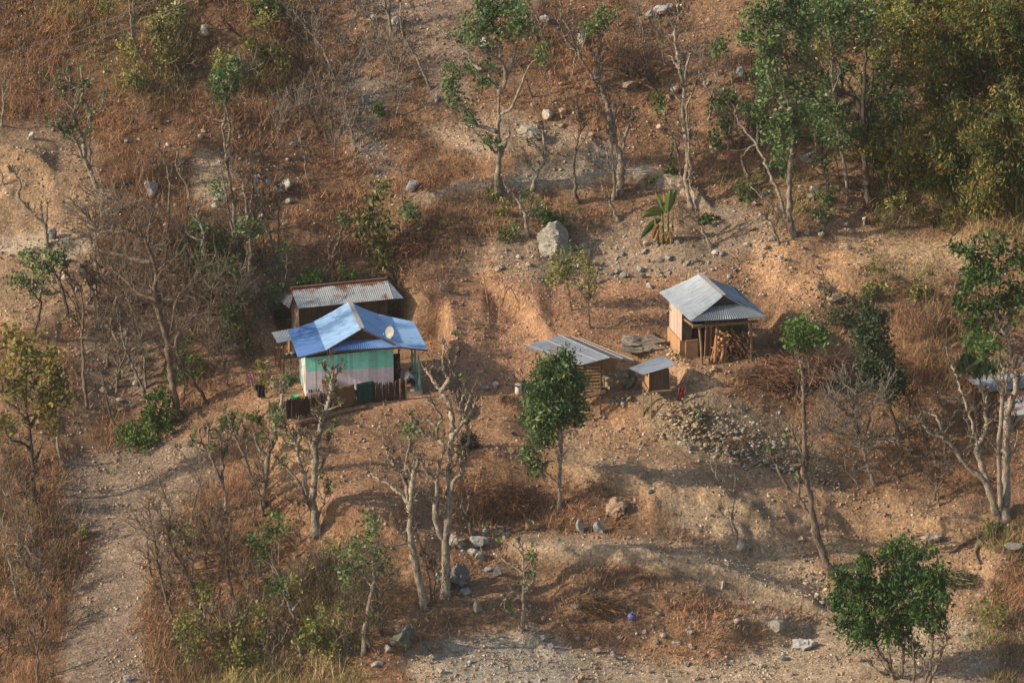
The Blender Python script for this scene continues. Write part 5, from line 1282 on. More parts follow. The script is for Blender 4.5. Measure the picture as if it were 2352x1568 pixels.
    for (cu, cv, ru, rv) in crown:
        k = np.argmin((np.concatenate([np.array(d[0]) for d in done])[:, 0]-cu)**2+(np.concatenate([np.array(d[0]) for d in done])[:, 1]-cv)**2)
        yc = np.concatenate([d[1] for d in done])[k]; c = at_y(cu, cv, yc+rs.uniform(-.3, .3)); rx, rz = ru/42, rv/42/.94; ry = (rx+rz)/2*.85
        nC = max(3, int(5.2*(rx*ry*rz)**(2/3.)*dens_/(.5*lsig/.25)))
        pts = []
        while len(pts) < nC:
            p = rs.uniform(-1, 1, 3); q = (p**2).sum()
            if q < 1 and rs.rand() < .25+.75*q: pts.append(p)
        pc = c+np.array(pts)*np.array([rx, ry, rz])*.92; Cs.append(pc)
        for p in pc[::3]:
            k = np.argmin(((allQ-p)**2).sum(1)); a = allQ[k]; m1 = (a+p)/2+rs.normal(0, .08, 3)
            if np.linalg.norm(a-p) < 3.0: tw.c = mb2c; tw.tube([a, m1, p], [.03, .018, .01], 4, False)
    if tw.n: tw.build('twigs', M['bark'], root, color=True)['kind'] = 'stuff'
    if Cs:
        V, F, C = leafmesh(np.concatenate(Cs), npc, rs, leaf, lsig, PAL[pal], elong=elong, droop=droop)
        mk('crown', V-B, F, M['leaf'], root, C)
    elif tuft and tips:
        t_ = np.array(tips); t_ = t_[rs.rand(len(t_)) < tuft*.28]
        if len(t_):
            V, F, C = leafmesh(t_, 7, rs, .13, .09, PAL[pal]); mk('leaves', V-B, F, M['leaf'], root, C)
    return root
def shrub(kind, label, u, v, wpx, hpx, pal='green', n=1.0, leaf=.13, cat='shrub', group=None, twiggy=.3, seed=0, lsig=.13, npc=22):
    rs = np.random.RandomState(sum(ord(c) for c in label)+seed+int(u)); P = G(u, v); root = thing(kind, label, cat, P, group)
    rx = wpx/42/2; rz = hpx/42/.94; nC = max(5, int(15*rx*rz*n/(lsig/.13)))
    p = rs.normal(size=(nC, 3)); p = unit(p)*(rs.rand(nC, 1)**.45); p[:, 2] = np.abs(p[:, 2]); c = p*np.array([rx, rx*.8, rz*.9])+np.array([0, 0, .08])
    tw = MB(); 
    for q in c[::2]:
        tw.c = (.16, .11, .08); m_ = q*.5+rs.normal(0, .05, 3); m_[2] = abs(m_[2]); tw.tube([(rs.normal(0, .06), rs.normal(0, .06), -.05), m_, q*1.03], [.018, .012, .006], 3, False)
    if twiggy:
        for k in range(int(nC*6*twiggy)):
            q = c[rs.randint(nC)]; d = unit(unit(q)*1+rs.normal(size=3)*.8); tw.c = np.array((.26, .17, .11))*rs.uniform(.6, 1.3); tw.tube([q, q+d*rs.uniform(.15, .5)], [.010, .005], 3, False)
    tw.build('branches', M['bark'], root, color=True)
    V, F, C = leafmesh(c, npc, rs, leaf, lsig, PAL[pal]); mk('foliage', V, F, M['leaf'], root, C); return root
def pile(kind, label, u, v, wpx, hpx, colr, n, cat, ln=(.5, 1.5), rad=.012, seed=1, flat=.5):
    """heap of loose stalks"""
    rs = np.random.RandomState(seed); P = G(u, v); mb = MB(); rx = wpx/42/2; rz = hpx/42/.94*.8
    for k in range(n):
        q = unit(rs.normal(size=3))*rs.rand()**.4*np.array([rx, rx*.55, rz]); q[2] = abs(q[2])+rs.uniform(-.05, .1)
        d = unit(np.array([rs.normal(), rs.normal()*.7, rs.normal()*flat])); l = rs.uniform(*ln)
        mb.c = np.array(colr)*rs.uniform(.5, 1.35); m1 = q+rs.normal(0, .06, 3); mb.tube([q-d*l/2, m1, q+d*l/2+Zv*rs.uniform(-.1, .05)], [rad, rad*1.1, rad*.6], 3, False)
    o = tag(mb.build(kind, M['bark'], None, color=True), label, cat); o.location = P; return o
def log_root(*a, **k):
    o = log(*a, **k); ca = o.data.color_attributes['Col']; n = len(ca.data); ca.data.foreach_set('color', np.tile(np.array([.24, .17, .12, 1.]), n)); return o
BT = 'bare_tree'; LT = 'leafy_tree'
# --- foreground pollards
tree(BT, 'largest pale pollarded tree with thick trunk below the yard', [
 (26,(1022,1366),(1026,1300),(1024,1216),(1031,1174),(1030,1084),(1035,1036)),
 (17,(1035,1036),(1037,1004),(1040,984),(1033,934),(1013,901),(998,879),(980,849)),
 (13,(1013,901),(1031,871),(1040,841),(1053,811)), (10,(1031,868),(1018,841),(1019,789)), (8,(1040,841),(1030,825),(1032,812)),
 (13,(1037,1002),(1060,974),(1075,956),(1068,944),(1082,906)), (8,(1060,974),(1056,940),(1064,905)),
 (14,(1034,1036),(1023,1029),(1005,1009),(978,1001),(958,989),(943,956)), (10,(1005,1009),(1005,979),(1013,959),(990,924)), (8,(1005,979),(982,965),(970,962)),
 (15,(1024,1250),(1002,1200),(1000,1159),(1003,1109),(978,1081),(963,1049)), (10,(1003,1109),(1010,1066),(1018,1034)),
 (14,(1028,1230),(1035,1146),(1045,1101),(1060,1086),(1058,1036),(1075,1014),(1072,971)), (8,(1060,1086),(1072,1050),(1074,1034)),
 (7,(978,1001),(960,975)), (7,(1000,1159),(985,1140),(972,1130)), (8,(1075,956),(1088,935),(1093,915))], wood='cream', twigs=.8, pal='fresh', tuft=.08)
tree(BT, 'tall pale pollarded tree just left of the largest pollard', [
 (22,(974,1396),(968,1351),(950,1276),(942,1226),(943,1169),(948,1104),(950,1081),(958,1064)),
 (12,(940,1176),(938,1159),(930,1106),(915,1076),(893,1051),(888,1029)), (10,(932,1082),(935,1054),(943,1014),(943,992)),
 (8,(938,1159),(918,1131),(893,1114),(853,1089),(843,1081)), (8,(946,1250),(930,1248),(905,1251)), (7,(915,1076),(897,1075),(885,1062)), (8,(948,1090),(960,1060),(957,1050))], wood='cream', pal='fresh', crown=[(943,992,16,12)], leaf=.12, tuft=.15, twigs=.8)
tree(BT, 'pollarded tree with tall curved stem in front of the mint wall', [
 (24,(728,1226),(722,1176),(718,1150),(724,1059),(723,1021),(733,999),(740,964),(748,946),(760,904),(762,880)),
 (11,(762,885),(758,866),(745,846)), (9,(762,880),(764,868),(764,851)), (9,(763,878),(775,856),(782,852)),
 (14,(720,1176),(708,1142),(698,1089),(684,1046),(682,1021),(660,991),(653,979)), (9,(684,1046),(688,996)), (8,(660,991),(646,985),(640,975)),
 (8,(722,1100),(753,1041),(754,1009)), (9,(716,1171),(683,1106),(660,1075),(638,1056)), (7,(682,1021),(660,1012),(640,1000)), (7,(725,1030),(715,1012),(700,1000)),
 (8,(730,1190),(745,1150),(752,1120))], wood='cream', pal='fresh', tuft=.2, twigs=.9)
tree(BT, 'crooked pollard leaning over the left end of the stick fence', [
 (16,(602,1165),(603,1134),(611,1096),(615,1046),(630,1009),(635,971),(648,921),(649,889),(658,871)),
 (9,(615,1050),(593,1026),(586,1000)), (7,(649,900),(660,886),(672,884)), (8,(635,971),(625,950),(628,940))], wood='pale', pal='fresh', tuft=.3)
tree(BT, 'thin forked pale tree left of the fence foot', [
 (11,(520,1178),(518,1134),(508,1106),(485,1046),(478,1024),(479,979)), (9,(510,1108),(511,1071),(515,1034),(530,999),(535,969)), (6,(509,1050),(508,1016),(512,991)),
 (5,(485,1046),(465,1025),(455,1012))], wood='pale', pal='fresh', tuft=.35)
tree(BT, 'thin leaning pale tree between the forked tree and fence pollard', [
 (9,(584,1112),(562,1051),(538,1001),(515,976)), (6,(562,1051),(566,1020),(562,990)), (5,(540,1004),(546,985))], wood='pale', pal='fresh', tuft=.35)
tree(BT, 'large dark limbed bare tree left of the houses', [
 (21,(412,959),(400,909),(392,859),(385,804),(384,782),(362,709),(355,674),(358,630),(348,587),(335,554),(312,537),(282,524)),
 (9,(340,560),(345,512),(348,482)), (8,(325,545),(315,517),(300,490)),
 (12,(358,690),(328,679),(308,664),(275,632),(250,615)), (10,(352,670),(338,662),(318,647)),
 (12,(352,605),(300,594),(265,582),(232,577),(222,552),(218,522)), (10,(392,812),(410,767),(425,752),(440,730)), (8,(386,790),(408,687),(435,667),(455,644)),
 (8,(384,782),(372,740),(360,735)), (7,(308,664),(304,640),(300,630)), (6,(282,524),(270,512),(265,500)), (7,(358,630),(375,610),(380,590))], wood='mid', style='fine', twigs=.85, seed=5)
tree(BT, 'dark leaning trunk between the big left tree and the shelter', [
 (9,(480,926),(462,901),(435,864),(412,821),(400,767),(385,745),(372,737)), (6,(435,864),(418,840),(398,830))], wood='dark', style='fine', twigs=.5)
tree(BT, 'pale stem leaning left beside the green bushes', [
 (8,(355,959),(338,916),(310,854),(300,829),(282,784),(275,742),(260,719),(240,707)), (6,(300,829),(285,800),(270,790))], wood='pale', style='fine', twigs=.5)
tree(BT, 'straight thin stem behind the green bushes', [(6,(335,890),(332,834),(325,784),(310,730),(288,677),(275,650)), (4,(325,784),(330,750))], wood='pale', style='fine', twigs=.5)
tree(BT, 'dark thin double stem beside the left gully', [
 (8,(200,936),(192,859),(188,784),(186,755),(175,737),(175,709),(155,674)), (6,(188,762),(191,709),(185,662),(175,652)), (4,(185,662),(190,640))], wood='mid', twigs=.6)
tree(BT, 'dark crooked leaning stem above the green bush', [(8,(270,1000),(262,975),(250,939),(242,884),(232,856))], wood='dark', twigs=.5)
tree(BT, 'pale short stem standing above the left strip field', [(8,(140,1060),(134,1020),(132,985),(134,950))], wood='pale', style='fine', twigs=.2)
tree(LT, 'yellowing leafy tree at the left edge above the grass', [
 (15,(78,1150),(78,1096),(72,1034),(68,984),(60,934),(58,880)), (9,(80,1060),(88,1044),(97,1024)), (9,(74,1040),(52,1016),(28,1011),(8,979)), (8,(68,984),(86,950),(100,920)), (8,(66,975),(40,940),(20,925)), (7,(60,934),(52,890),(48,840))],
 wood='dark', style='fine', twigs=.3, crown=[(40,780,40,40),(20,850,50,50),(95,850,50,55),(60,910,60,50),(120,900,50,45),(30,960,40,30),(110,960,40,28),(150,880,35,35),(70,800,45,40)], pal='yellow', leaf=.17, npc=22, dens_=.8)
tree(LT, 'small leafy leaning tree on the upper left slope', [
 (13,(160,725),(155,717),(140,654),(128,629),(118,604)), (5,(128,650),(112,646),(102,636)), (6,(135,640),(148,600),(150,580))],
 wood='dark', style='fine', twigs=.2, crown=[(70,580,18,12),(95,590,28,20),(120,610,26,26),(130,590,18,14),(90,615,22,14)], pal='green', leaf=.14, dens_=.7)
tree(LT, 'small crooked tree with thin green sprays at the left edge', [
 (8,(80,775),(82,754),(95,700),(82,680),(68,662),(50,652)), (5,(90,690),(98,660),(100,640))], wood='dark', style='fine', twigs=.4, crown=[(35,642,20,9),(55,650,20,12),(75,668,14,10),(96,650,9,16)], pal='green', leaf=.12, dens_=.7)
tree(BT, 'pale trunk forking low beside the left path', [
 (12,(108,564),(107,540),(102,517),(75,492),(45,457),(42,440),(48,425),(38,405),(25,392)), (7,(102,517),(94,480),(93,470)), (7,(106,520),(108,480),(110,470)), (5,(75,492),(68,478))], wood='pale', twigs=.4)
tree(BT, 'pale finely branched tree below the left path', [
 (9,(238,652),(222,617),(218,562),(218,522),(208,505),(185,480),(150,450)), (6,(219,522),(220,492),(215,467)), (5,(228,525),(240,524),(258,492),(270,480)), (5,(212,560),(200,540),(160,528)), (5,(219,540),(245,530),(262,535))], wood='pale', style='fine', twigs=1.3)
tree(BT, 'tall pollarded tree on the upper left terrace', [
 (13,(222,430),(205,392),(185,350),(172,318),(155,305),(138,302)), (13,(210,400),(196,360),(192,312),(182,300),(172,275),(175,238),(170,218),(162,195),(160,160)),
 (8,(202,250),(188,225),(165,208),(145,210),(128,198)), (7,(196,310),(210,262),(228,250),(245,218)), (7,(160,190),(150,175),(142,172)), (7,(176,250),(190,215),(186,160)), (6,(205,392),(207,340),(205,300)), (6,(172,318),(150,290),(140,272)),(6,(172,262),(150,225),(145,205))],
 wood='pale', pal='green', tuft=.35, twigs=1.1)
tree(LT, 'slender pollard with a green leafy head at upper left', [
 (12,(552,617),(545,567),(538,492),(525,392),(520,345),(528,300),(520,250),(515,225),(510,200)), (8,(520,390),(518,345),(512,290),(517,270)), (6,(520,230),(535,190),(548,165)), (5,(516,280),(490,276),(478,276))],
 wood='pale', pal='green', crown=[(495,200,24,18),(515,180,30,22),(525,160,24,18),(550,150,16,16),(538,195,18,14),(505,222,16,10)], leaf=.15, twigs=.4)
tree(BT, 'thin second stem beside the slender green headed pollard', [(7,(556,622),(548,600),(535,540),(522,465),(512,410),(508,380)), (5,(522,465),(516,430),(498,400))], wood='pale', pal='fresh', crown=[(500,425,12,22)], leaf=.12, twigs=.5)
tree(BT, 'slim straight bare stem in the rust grass at left', [(7,(390,560),(388,492),(390,442),(385,392),(372,355),(365,335)), (4,(390,430),(396,405))], wood='mid', twigs=.5)
tree(BT, 'bent bare stem right of the slim straight one', [(7,(443,478),(435,452),(425,417),(408,392),(404,370),(410,350)), (4,(408,392),(415,372))], wood='pale', twigs=.6)
tree(BT, 'long leaning pale tree reaching from the rusty hut to the left', [
 (11,(568,690),(532,662),(508,637),(475,592),(465,567),(468,542),(458,512),(440,492),(430,480)), (7,(468,560),(447,547),(430,537)), (6,(458,512),(452,490),(458,478)), (6,(475,592),(470,570))], wood='pale', twigs=.8)
tree(BT, 'dark thick leaning trunk ending at the rusty roof', [(15,(664,668),(633,650),(610,625),(588,606),(570,588),(552,562)), (6,(610,625),(600,600),(596,580))], wood='dark', twigs=.5)
tree(BT, 'pale tree with few leaves above the long leaning one', [
 (8,(578,688),(573,640),(575,567),(568,505),(560,430),(550,402)), (5,(568,505),(575,470),(580,440))], wood='pale', pal='green', crown=[(556,520,18,16),(584,530,12,10)], twigs=.6, leaf=.14)
tree(BT, 'straight pale pole tree above the blue roof', [(8,(645,598),(638,577),(615,532),(603,487),(593,450),(589,417),(580,370),(574,345)), (5,(603,487),(612,460),(613,445)), (4,(593,450),(582,425))], wood='pale', twigs=.5)
tree(BT, 'slim brown stem beside the straight pale pole tree', [(6,(640,600),(639,560),(641,505),(644,445),(642,430))], wood='mid', twigs=.5)
tree(BT, 'short thin sapling left of the rusty ridge', [(4,(657,662),(658,620),(658,585))], wood='pale', pal='green', crown=[(657,566,9,8)], twigs=.3, leaf=.1)
tree(BT, 'gnarled stump tree with upright shoots behind the rusty roof', [
 (12,(758,655),(756,625),(763,605),(767,577),(780,550),(786,505)), (7,(757,620),(756,585),(755,555)), (6,(764,600),(772,580))], wood='mid', pal='fresh', crown=[(790,508,12,14)], twigs=.5, leaf=.12)
tree(LT, 'leafy yellow green tree behind the rusty roof', [
 (8,(905,640),(900,630),(883,607),(875,560),(866,500),(862,450)), (5,(883,607),(905,590)), (5,(876,570),(850,540))], wood='mid', style='fine', twigs=.2,
 crown=[(868,435,22,20),(865,470,30,24),(868,505,38,26),(862,540,38,26),(862,575,34,24),(868,600,26,18),(895,510,22,18),(838,510,20,18)], pal='pale', leaf=.2, npc=24)
tree(LT, 'tiny dark leaved tree right of the yellow green tree', [(5,(919,600),(927,560),(934,522),(933,490))], wood='mid', style='fine', twigs=.2, crown=[(932,485,13,14),(945,492,11,12)], pal='green', leaf=.14)
tree(BT, 'thin bare pole above the tiny dark leaved tree', [(5,(926,470),(924,440),(922,400),(918,385))], wood='pale', twigs=.3)
# --- upper middle
tree(LT, 'tall grey trunked tree with separate leafy clumps at top centre', [
 (20,(1144,444),(1144,392),(1146,340),(1144,300),(1146,260),(1145,225),(1148,212)), (14,(1148,214),(1163,182),(1173,150),(1185,112),(1193,82),(1196,50)), (11,(1148,214),(1137,196),(1125,180)),
 (11,(1163,182),(1160,160),(1148,138),(1120,125),(1110,120),(1092,100)), (13,(1142,302),(1110,292),(1090,285),(1078,260),(1058,240),(1045,228)), (8,(1152,362),(1128,342),(1105,320),(1088,300)),
 (9,(1152,262),(1175,248),(1195,200),(1213,155),(1240,130)), (8,(1152,358),(1163,325),(1170,305),(1168,270)), (9,(1110,160),(1085,147),(1075,125),(1055,110),(1045,95)), (8,(1148,140),(1150,110),(1150,70)), (7,(1173,150),(1190,140),(1200,110)), (7,(1150,110),(1120,90),(1105,60)), (5,(1142,235),(1122,235),(1105,232))],
 wood='pale', style='fine', twigs=.15, crown=[(1042,225,30,26),(1055,84,24,22),(1102,50,40,34),(1150,40,44,38),(1195,28,40,36),(1205,55,32,24),(1040,160,20,24),(1122,172,34,24),(1090,155,20,16),(1078,272,18,11),(1246,120,22,28),(1122,322,12,10),(1085,60,30,26),(1140,10,50,30),(1175,80,30,18),(1100,95,28,18),(1040,190,12,10)], pal='green', leaf=.15, npc=30, dens_=1.25)
tree(BT, 'thin bent bare tree on the upper centre slope', [
 (10,(1375,202),(1351,162),(1336,138),(1326,115),(1316,88),(1303,58),(1291,38),(1288,0),(1285,-30)), (6,(1326,118),(1301,92),(1291,70),(1281,48),(1275,38)), (5,(1332,125),(1340,100),(1346,82),(1344,70)), (5,(1303,58),(1318,40)), (5,(1303,95),(1282,82))], wood='pale', twigs=.8)
tree(LT, 'crooked pollard with a small green head at upper centre', [
 (22,(1424,446),(1426,392),(1428,375),(1416,338),(1408,300),(1401,270),(1396,242),(1388,220),(1376,185),(1373,160),(1376,125),(1378,95),(1373,75)), (8,(1430,345),(1441,295),(1453,272)), (8,(1408,285),(1418,242),(1426,230)), (7,(1378,95),(1388,75),(1390,65)), (7,(1376,150),(1365,130)), (6,(1408,300),(1390,275),(1385,262)),(6,(1418,350),(1402,330),(1398,310))],
 wood='pale', pal='green', crown=[(1378,42,22,24),(1366,58,16,14),(1390,35,16,14)], leaf=.14, twigs=.9)
tree(BT, 'second stem left of the crooked green headed pollard', [(9,(1408,458),(1411,420),(1408,392),(1406,338),(1402,300)), (5,(1408,400),(1398,380),(1395,350))], wood='pale', twigs=.5)
tree(BT, 'slim dark knotted stem in the upper bare field', [
 (10,(1326,468),(1321,417),(1318,392),(1321,355),(1328,320),(1333,295),(1326,270),(1326,245)), (6,(1331,305),(1341,290),(1344,282)), (6,(1328,262),(1318,245))], wood='mid', twigs=.8)
tree(BT, 'squat root footed pollard beside the huge boulder', [
 (17,(1208,545),(1211,537),(1208,500),(1198,475),(1181,450),(1172,438)), (9,(1210,510),(1213,500),(1221,467)), (8,(1210,530),(1196,555),(1183,572))], wood='cream', pal='fresh', crown=[(1210,448,18,14)], leaf=.11, dens_=.5, twigs=.5)
tree(BT, 'bent pale trunk rising above the path right of the tall leafy tree', [
 (12,(1222,432),(1233,397),(1243,382),(1256,352),(1250,335),(1247,300),(1244,288)), (8,(1248,358),(1231,335),(1213,325)), (5,(1233,397),(1215,380))], wood='cream', twigs=.7)
tree(BT, 'tallest bare double trunk at the upper right of centre', [
 (15,(1588,478),(1578,430),(1573,407),(1579,375),(1576,325),(1571,288),(1568,245),(1571,200),(1561,162),(1558,138),(1551,92),(1551,62),(1558,45),(1558,5)), (8,(1561,162),(1548,140),(1543,128)), (7,(1573,200),(1578,150),(1586,125),(1596,108)),
 (11,(1590,420),(1586,375),(1581,312),(1578,250),(1588,218),(1598,195)), (6,(1566,240),(1548,215),(1540,195)), (7,(1551,70),(1540,50)), (6,(1558,40),(1570,20))], wood='cream', twigs=.8)
tree(BT, 'slim leaning white stem below the tallest double trunk', [
 (9,(1636,566),(1611,522),(1598,475),(1588,430),(1582,410)), (6,(1609,515),(1590,500),(1570,492),(1560,475))], wood='cream', twigs=.6)
tree(BT, 'crooked stem with a tuft of leaves left of the tallest trunk', [
 (8,(1576,440),(1566,410),(1556,345),(1543,312),(1533,282),(1528,265),(1541,250)), (6,(1556,335),(1568,315),(1570,300))], wood='pale', pal='fresh', crown=[(1526,232,24,16)], leaf=.14, twigs=.5)
tree(BT, 'short white stump leaning above the banana plant', [(9,(1421,505),(1411,485),(1398,462),(1391,450)), (5,(1396,458),(1386,440),(1382,425))], wood='cream', twigs=.4)
tree(BT, 'dark fan shaped bare tree on the upper slope', [(9,(1508,205),(1490,188),(1476,175),(1460,172),(1446,172),(1420,165)), (6,(1478,176),(1481,145),(1486,120)), (4,(1460,172),(1455,150)), (4,(1440,170),(1430,140),(1400,120))], wood='dark', style='fine', twigs=1.3)
for i, (lab, lm, w_) in enumerate([
 ('pale slanting pole tree on the right of the upper field edge', [(7,(1223,222),(1213,200),(1203,170),(1195,150))], 'mid'),
 ('thin stem at the top edge left of the tallest trunk', [(5,(1423,62),(1416,30),(1413,-10))], 'pale'),
 ('pale forked stem at the top left edge', [(8,(330,140),(318,120),(310,107),(302,62),(298,25),(298,-20)), (6,(310,100),(308,50),(306,-10)), (4,(310,107),(285,75),(272,50))], 'pale'),
 ('pale trunk forked in a Y at the top edge', [(8,(728,68),(724,50),(726,30),(718,15),(708,-8)), (6,(726,30),(738,0),(745,-15)), (4,(738,5),(750,12))], 'pale'),
 ('pale leaning trunk in the brown thicket near the top', [(8,(765,172),(755,145),(743,115),(735,100),(713,75),(700,60))], 'pale'),
 ('short dark stem right of the leaning trunk in the thicket', [(6,(786,170),(784,150),(783,135),(773,115))], 'mid'),
 ('dark branch stub low in the brown thicket', [(7,(780,225),(763,210),(730,200),(715,196))], 'dark'),
 ('twin pale trunks at the top beside the round boulder', [(9,(898,80),(893,38),(885,15),(878,-15)), (7,(894,40),(896,10),(894,-15))], 'pale'),
 ('long thin leaning tree at the edge of the top field', [(8,(990,204),(975,175),(958,135),(943,112),(935,90),(925,78),(920,40),(920,5)), (4,(945,75),(950,40),(950,20))], 'pale'),
 ('dark leaning branch near the top left', [(9,(612,122),(588,102),(550,82),(532,66),(518,52)), (4,(532,66),(500,68),(480,55))], 'dark'),
 ('bare twisted sapling behind the grey roofed house', [(6,(1790,560),(1775,520),(1760,500)), (4,(1775,520),(1790,500))], 'mid'),
 ('dead bent stem on the shaded soil right of the double trunk', [(7,(1925,440),(1898,420),(1893,390),(1885,370),(1875,340),(1872,310)), (5,(1898,420),(1878,425),(1860,440))], 'mid'),
 ('short pale stick tree at the right of the shaded soil', [(5,(2045,470),(2042,430),(2040,400))], 'pale'),
 ]): tree(BT, lab, lm, wood=w_, twigs=.5)
tree(LT, 'pale leaved bush tree near the top left', [(6,(428,192),(405,150),(392,110),(388,70)), (5,(408,205),(398,175),(385,140),(372,120)), (5,(420,155),(438,145),(458,160))], wood='mid', style='fine', twigs=.4,
 crown=[(375,80,24,28),(400,60,22,24),(385,115,26,20),(418,25,14,24),(360,60,14,20)], pal='pale', leaf=.15, dens_=.6)
# --- right of centre
tree(LT, 'big dense green tree at upper right with pale forked trunk', [
 (21,(1822,541),(1814,500),(1814,442),(1814,392),(1822,330),(1815,260),(1800,190),(1790,120)), (13,(1806,500),(1784,480),(1764,464),(1726,430)), (12,(1801,492),(1789,447),(1771,405),(1758,375),(1738,335),(1711,300),(1693,275),(1693,238)),
 (9,(1693,260),(1683,240)), (8,(1815,260),(1780,220),(1755,150)), (8,(1800,190),(1830,130),(1840,80)), (7,(1738,335),(1720,340),(1705,360))],
 wood='pale', style='fine', twigs=.2, crown=[(1740,20,46,50),(1745,90,44,44),(1790,40,50,50),(1760,150,40,40),(1775,210,40,36),(1770,260,38,30),(1800,300,44,28),(1835,100,44,46),(1845,30,44,40),(1830,200,40,38),(1840,280,50,34),(1880,290,30,22),(1800,360,26,14),(1770,320,20,16),(1860,160,30,26)], pal='green', leaf=.16, npc=30, dens_=1.0)
tree(BT, 'brown pollard with ragged leafy shoots left of the big dense tree', [
 (9,(1726,432),(1716,400),(1706,370),(1698,320),(1690,280),(1686,240)), (7,(1705,360),(1690,330),(1668,318)), (6,(1700,330),(1706,300),(1712,270))], wood='mid', pal='green', crown=[(1656,240,16,14),(1680,215,14,14),(1665,290,20,14),(1715,255,14,14),(1650,320,14,18)], leaf=.14, dens_=.5, twigs=1.0)
tree(LT, 'dark many limbed tree in the middle of the right forest', [
 (24,(1996,470),(1990,415),(1985,360),(1972,238),(1939,212),(1914,197),(1889,170)), (13,(1980,300),(1956,212),(1939,182),(1914,150),(1890,120)), (12,(1982,310),(1987,175),(1989,112),(1985,60)), (10,(1990,330),(2004,175),(1999,112)),
 (10,(1978,285),(1995,240),(2010,225),(2030,225),(2070,232),(2114,245)), (12,(1992,418),(1970,410),(1939,407),(1900,402),(1874,398)), (10,(1994,440),(1965,432),(1940,430)), (9,(1984,350),(1960,330),(1945,300),(1925,280)), (8,(1939,212),(1925,150),(1910,100),(1905,40)), (8,(1975,250),(1960,290),(1950,310)), (8,(1989,112),(2005,60),(2010,10))],
 wood='dark', style='fine', twigs=.3, crown=[(1900,30,40,34),(1950,20,46,36),(1925,80,30,24),(1985,50,34,28),(1880,180,30,20),(1900,240,26,20),(1870,240,22,20),(1925,270,30,20),(1960,300,22,20),(1930,330,26,16),(2000,190,34,26),(2040,170,36,34),(2050,230,34,24),(1950,160,20,16),(2010,270,26,20)], pal='green', leaf=.14, npc=44, dens_=.95)
tree(LT, 'pale stemmed tree standing inside the right forest', [(11,(1948,460),(1942,400),(1925,300),(1918,260),(1914,212),(1910,120),(1905,75)), (6,(1914,212),(1930,170))], wood='pale', style='fine', twigs=.3, crown=[(1915,60,24,20),(1890,100,22,16)], pal='olive', leaf=.14, dens_=.5)
tree(LT, 'curved bare limbed tree behind the bamboo', [(9,(2039,325),(2042,282),(2060,262),(2084,250),(2114,240)), (6,(2084,250),(2105,215),(2120,200))], wood='mid', style='fine', twigs=.5, crown=[(2120,215,22,16)], pal='olive', leaf=.14, dens_=.5)
def bamboo(label, u, v, culms, seed, pal='bamboo', hh=(8, 12), spread=.9, dens_=1.0, leanx=0):
    rs = np.random.RandomState(seed); P = G(u, v); root = thing('bamboo_clump', label, 'bamboo', P, 'bamboo clumps at the right'); tw = MB(); C_ = []
    for k in range(culms):
        a = rs.uniform(0, 2*np.pi); b = np.array([math.cos(a), math.sin(a), 0])*rs.uniform(.1, .7); H_ = rs.uniform(*hh); lean = np.array([math.cos(a)+leanx, math.sin(a)*.8, 0])*rs.uniform(.8, 3.2)*spread
        t = np.linspace(0, 1, 12)[:, None]; Q = b+Zv*(H_*(t-.22*t**3))+lean*t**2.2*1.0
        tw.c = np.array((.22, .26, .08))*rs.uniform(.5, 1.6) if rs.rand() > .25 else np.array((.45, .36, .18))
        tw.tube(Q, np.linspace(.04, .012, 12), 5, False)
        for i in range(3, 12):
            for _ in range(3): C_.append(Q[i]+rs.normal(0, .45, 3)*np.array([1, 1, .7])-Zv*.1)
    tw.build('culms', M['bark'], root, color=True)
    C_ = np.array(C_); C_ = C_[rs.rand(len(C_)) < .72]; V, F, C = leafmesh(C_, int(30*dens_), rs, .095, .24, PAL[pal], elong=3.4, droop=1.2); mk('foliage', V, F, M['leaf'], root, C)
bamboo('bamboo clump at the top right corner, largest and yellowest', 2300, 330, 34, 1, hh=(8.5, 12), leanx=-.2)
bamboo('bamboo clump left of the largest one in the right forest', 2180, 330, 26, 2, hh=(7, 10))
bamboo('bamboo clump against the right edge above the dark green tree', 2345, 480, 26, 3, hh=(6, 9), leanx=-.3)
bamboo('low arching bamboo clump in front of the forest', 2150, 450, 22, 4, hh=(3.5, 6))
bamboo('short bamboo clump beside the bare bank', 2075, 420, 16, 5, hh=(2.5, 4.5))
bamboo('high bamboo clump at the top edge of the forest', 2095, 150, 18, 6, pal='olive', hh=(5, 7))
bamboo('small dark bamboo clump in the corner of the forest', 2250, 180, 26, 7, pal='olive', hh=(6, 9))
bamboo('ragged bamboo clump low at the forest foot', 2240, 500, 14, 8, hh=(3, 5))
tree(LT, 'dense dark green tree above the right edge shed', [
 (14,(2330,830),(2318,790),(2300,740),(2280,690),(2270,640)), (8,(2300,740),(2330,700)), (8,(2285,700),(2240,670)), (7,(2300,750),(2260,730))], wood='mid', style='fine', twigs=.2,
 crown=[(2260,570,50,32),(2320,580,50,36),(2230,620,44,32),(2285,630,50,40),(2340,650,44,44),(2220,670,34,26),(2265,690,50,34),(2320,710,44,36),(2210,700,26,20),(2250,740,36,22),(2300,745,30,20),(2205,570,22,16),(2350,600,30,30)], pal='dark', leaf=.17, npc=28, dens_=.95)
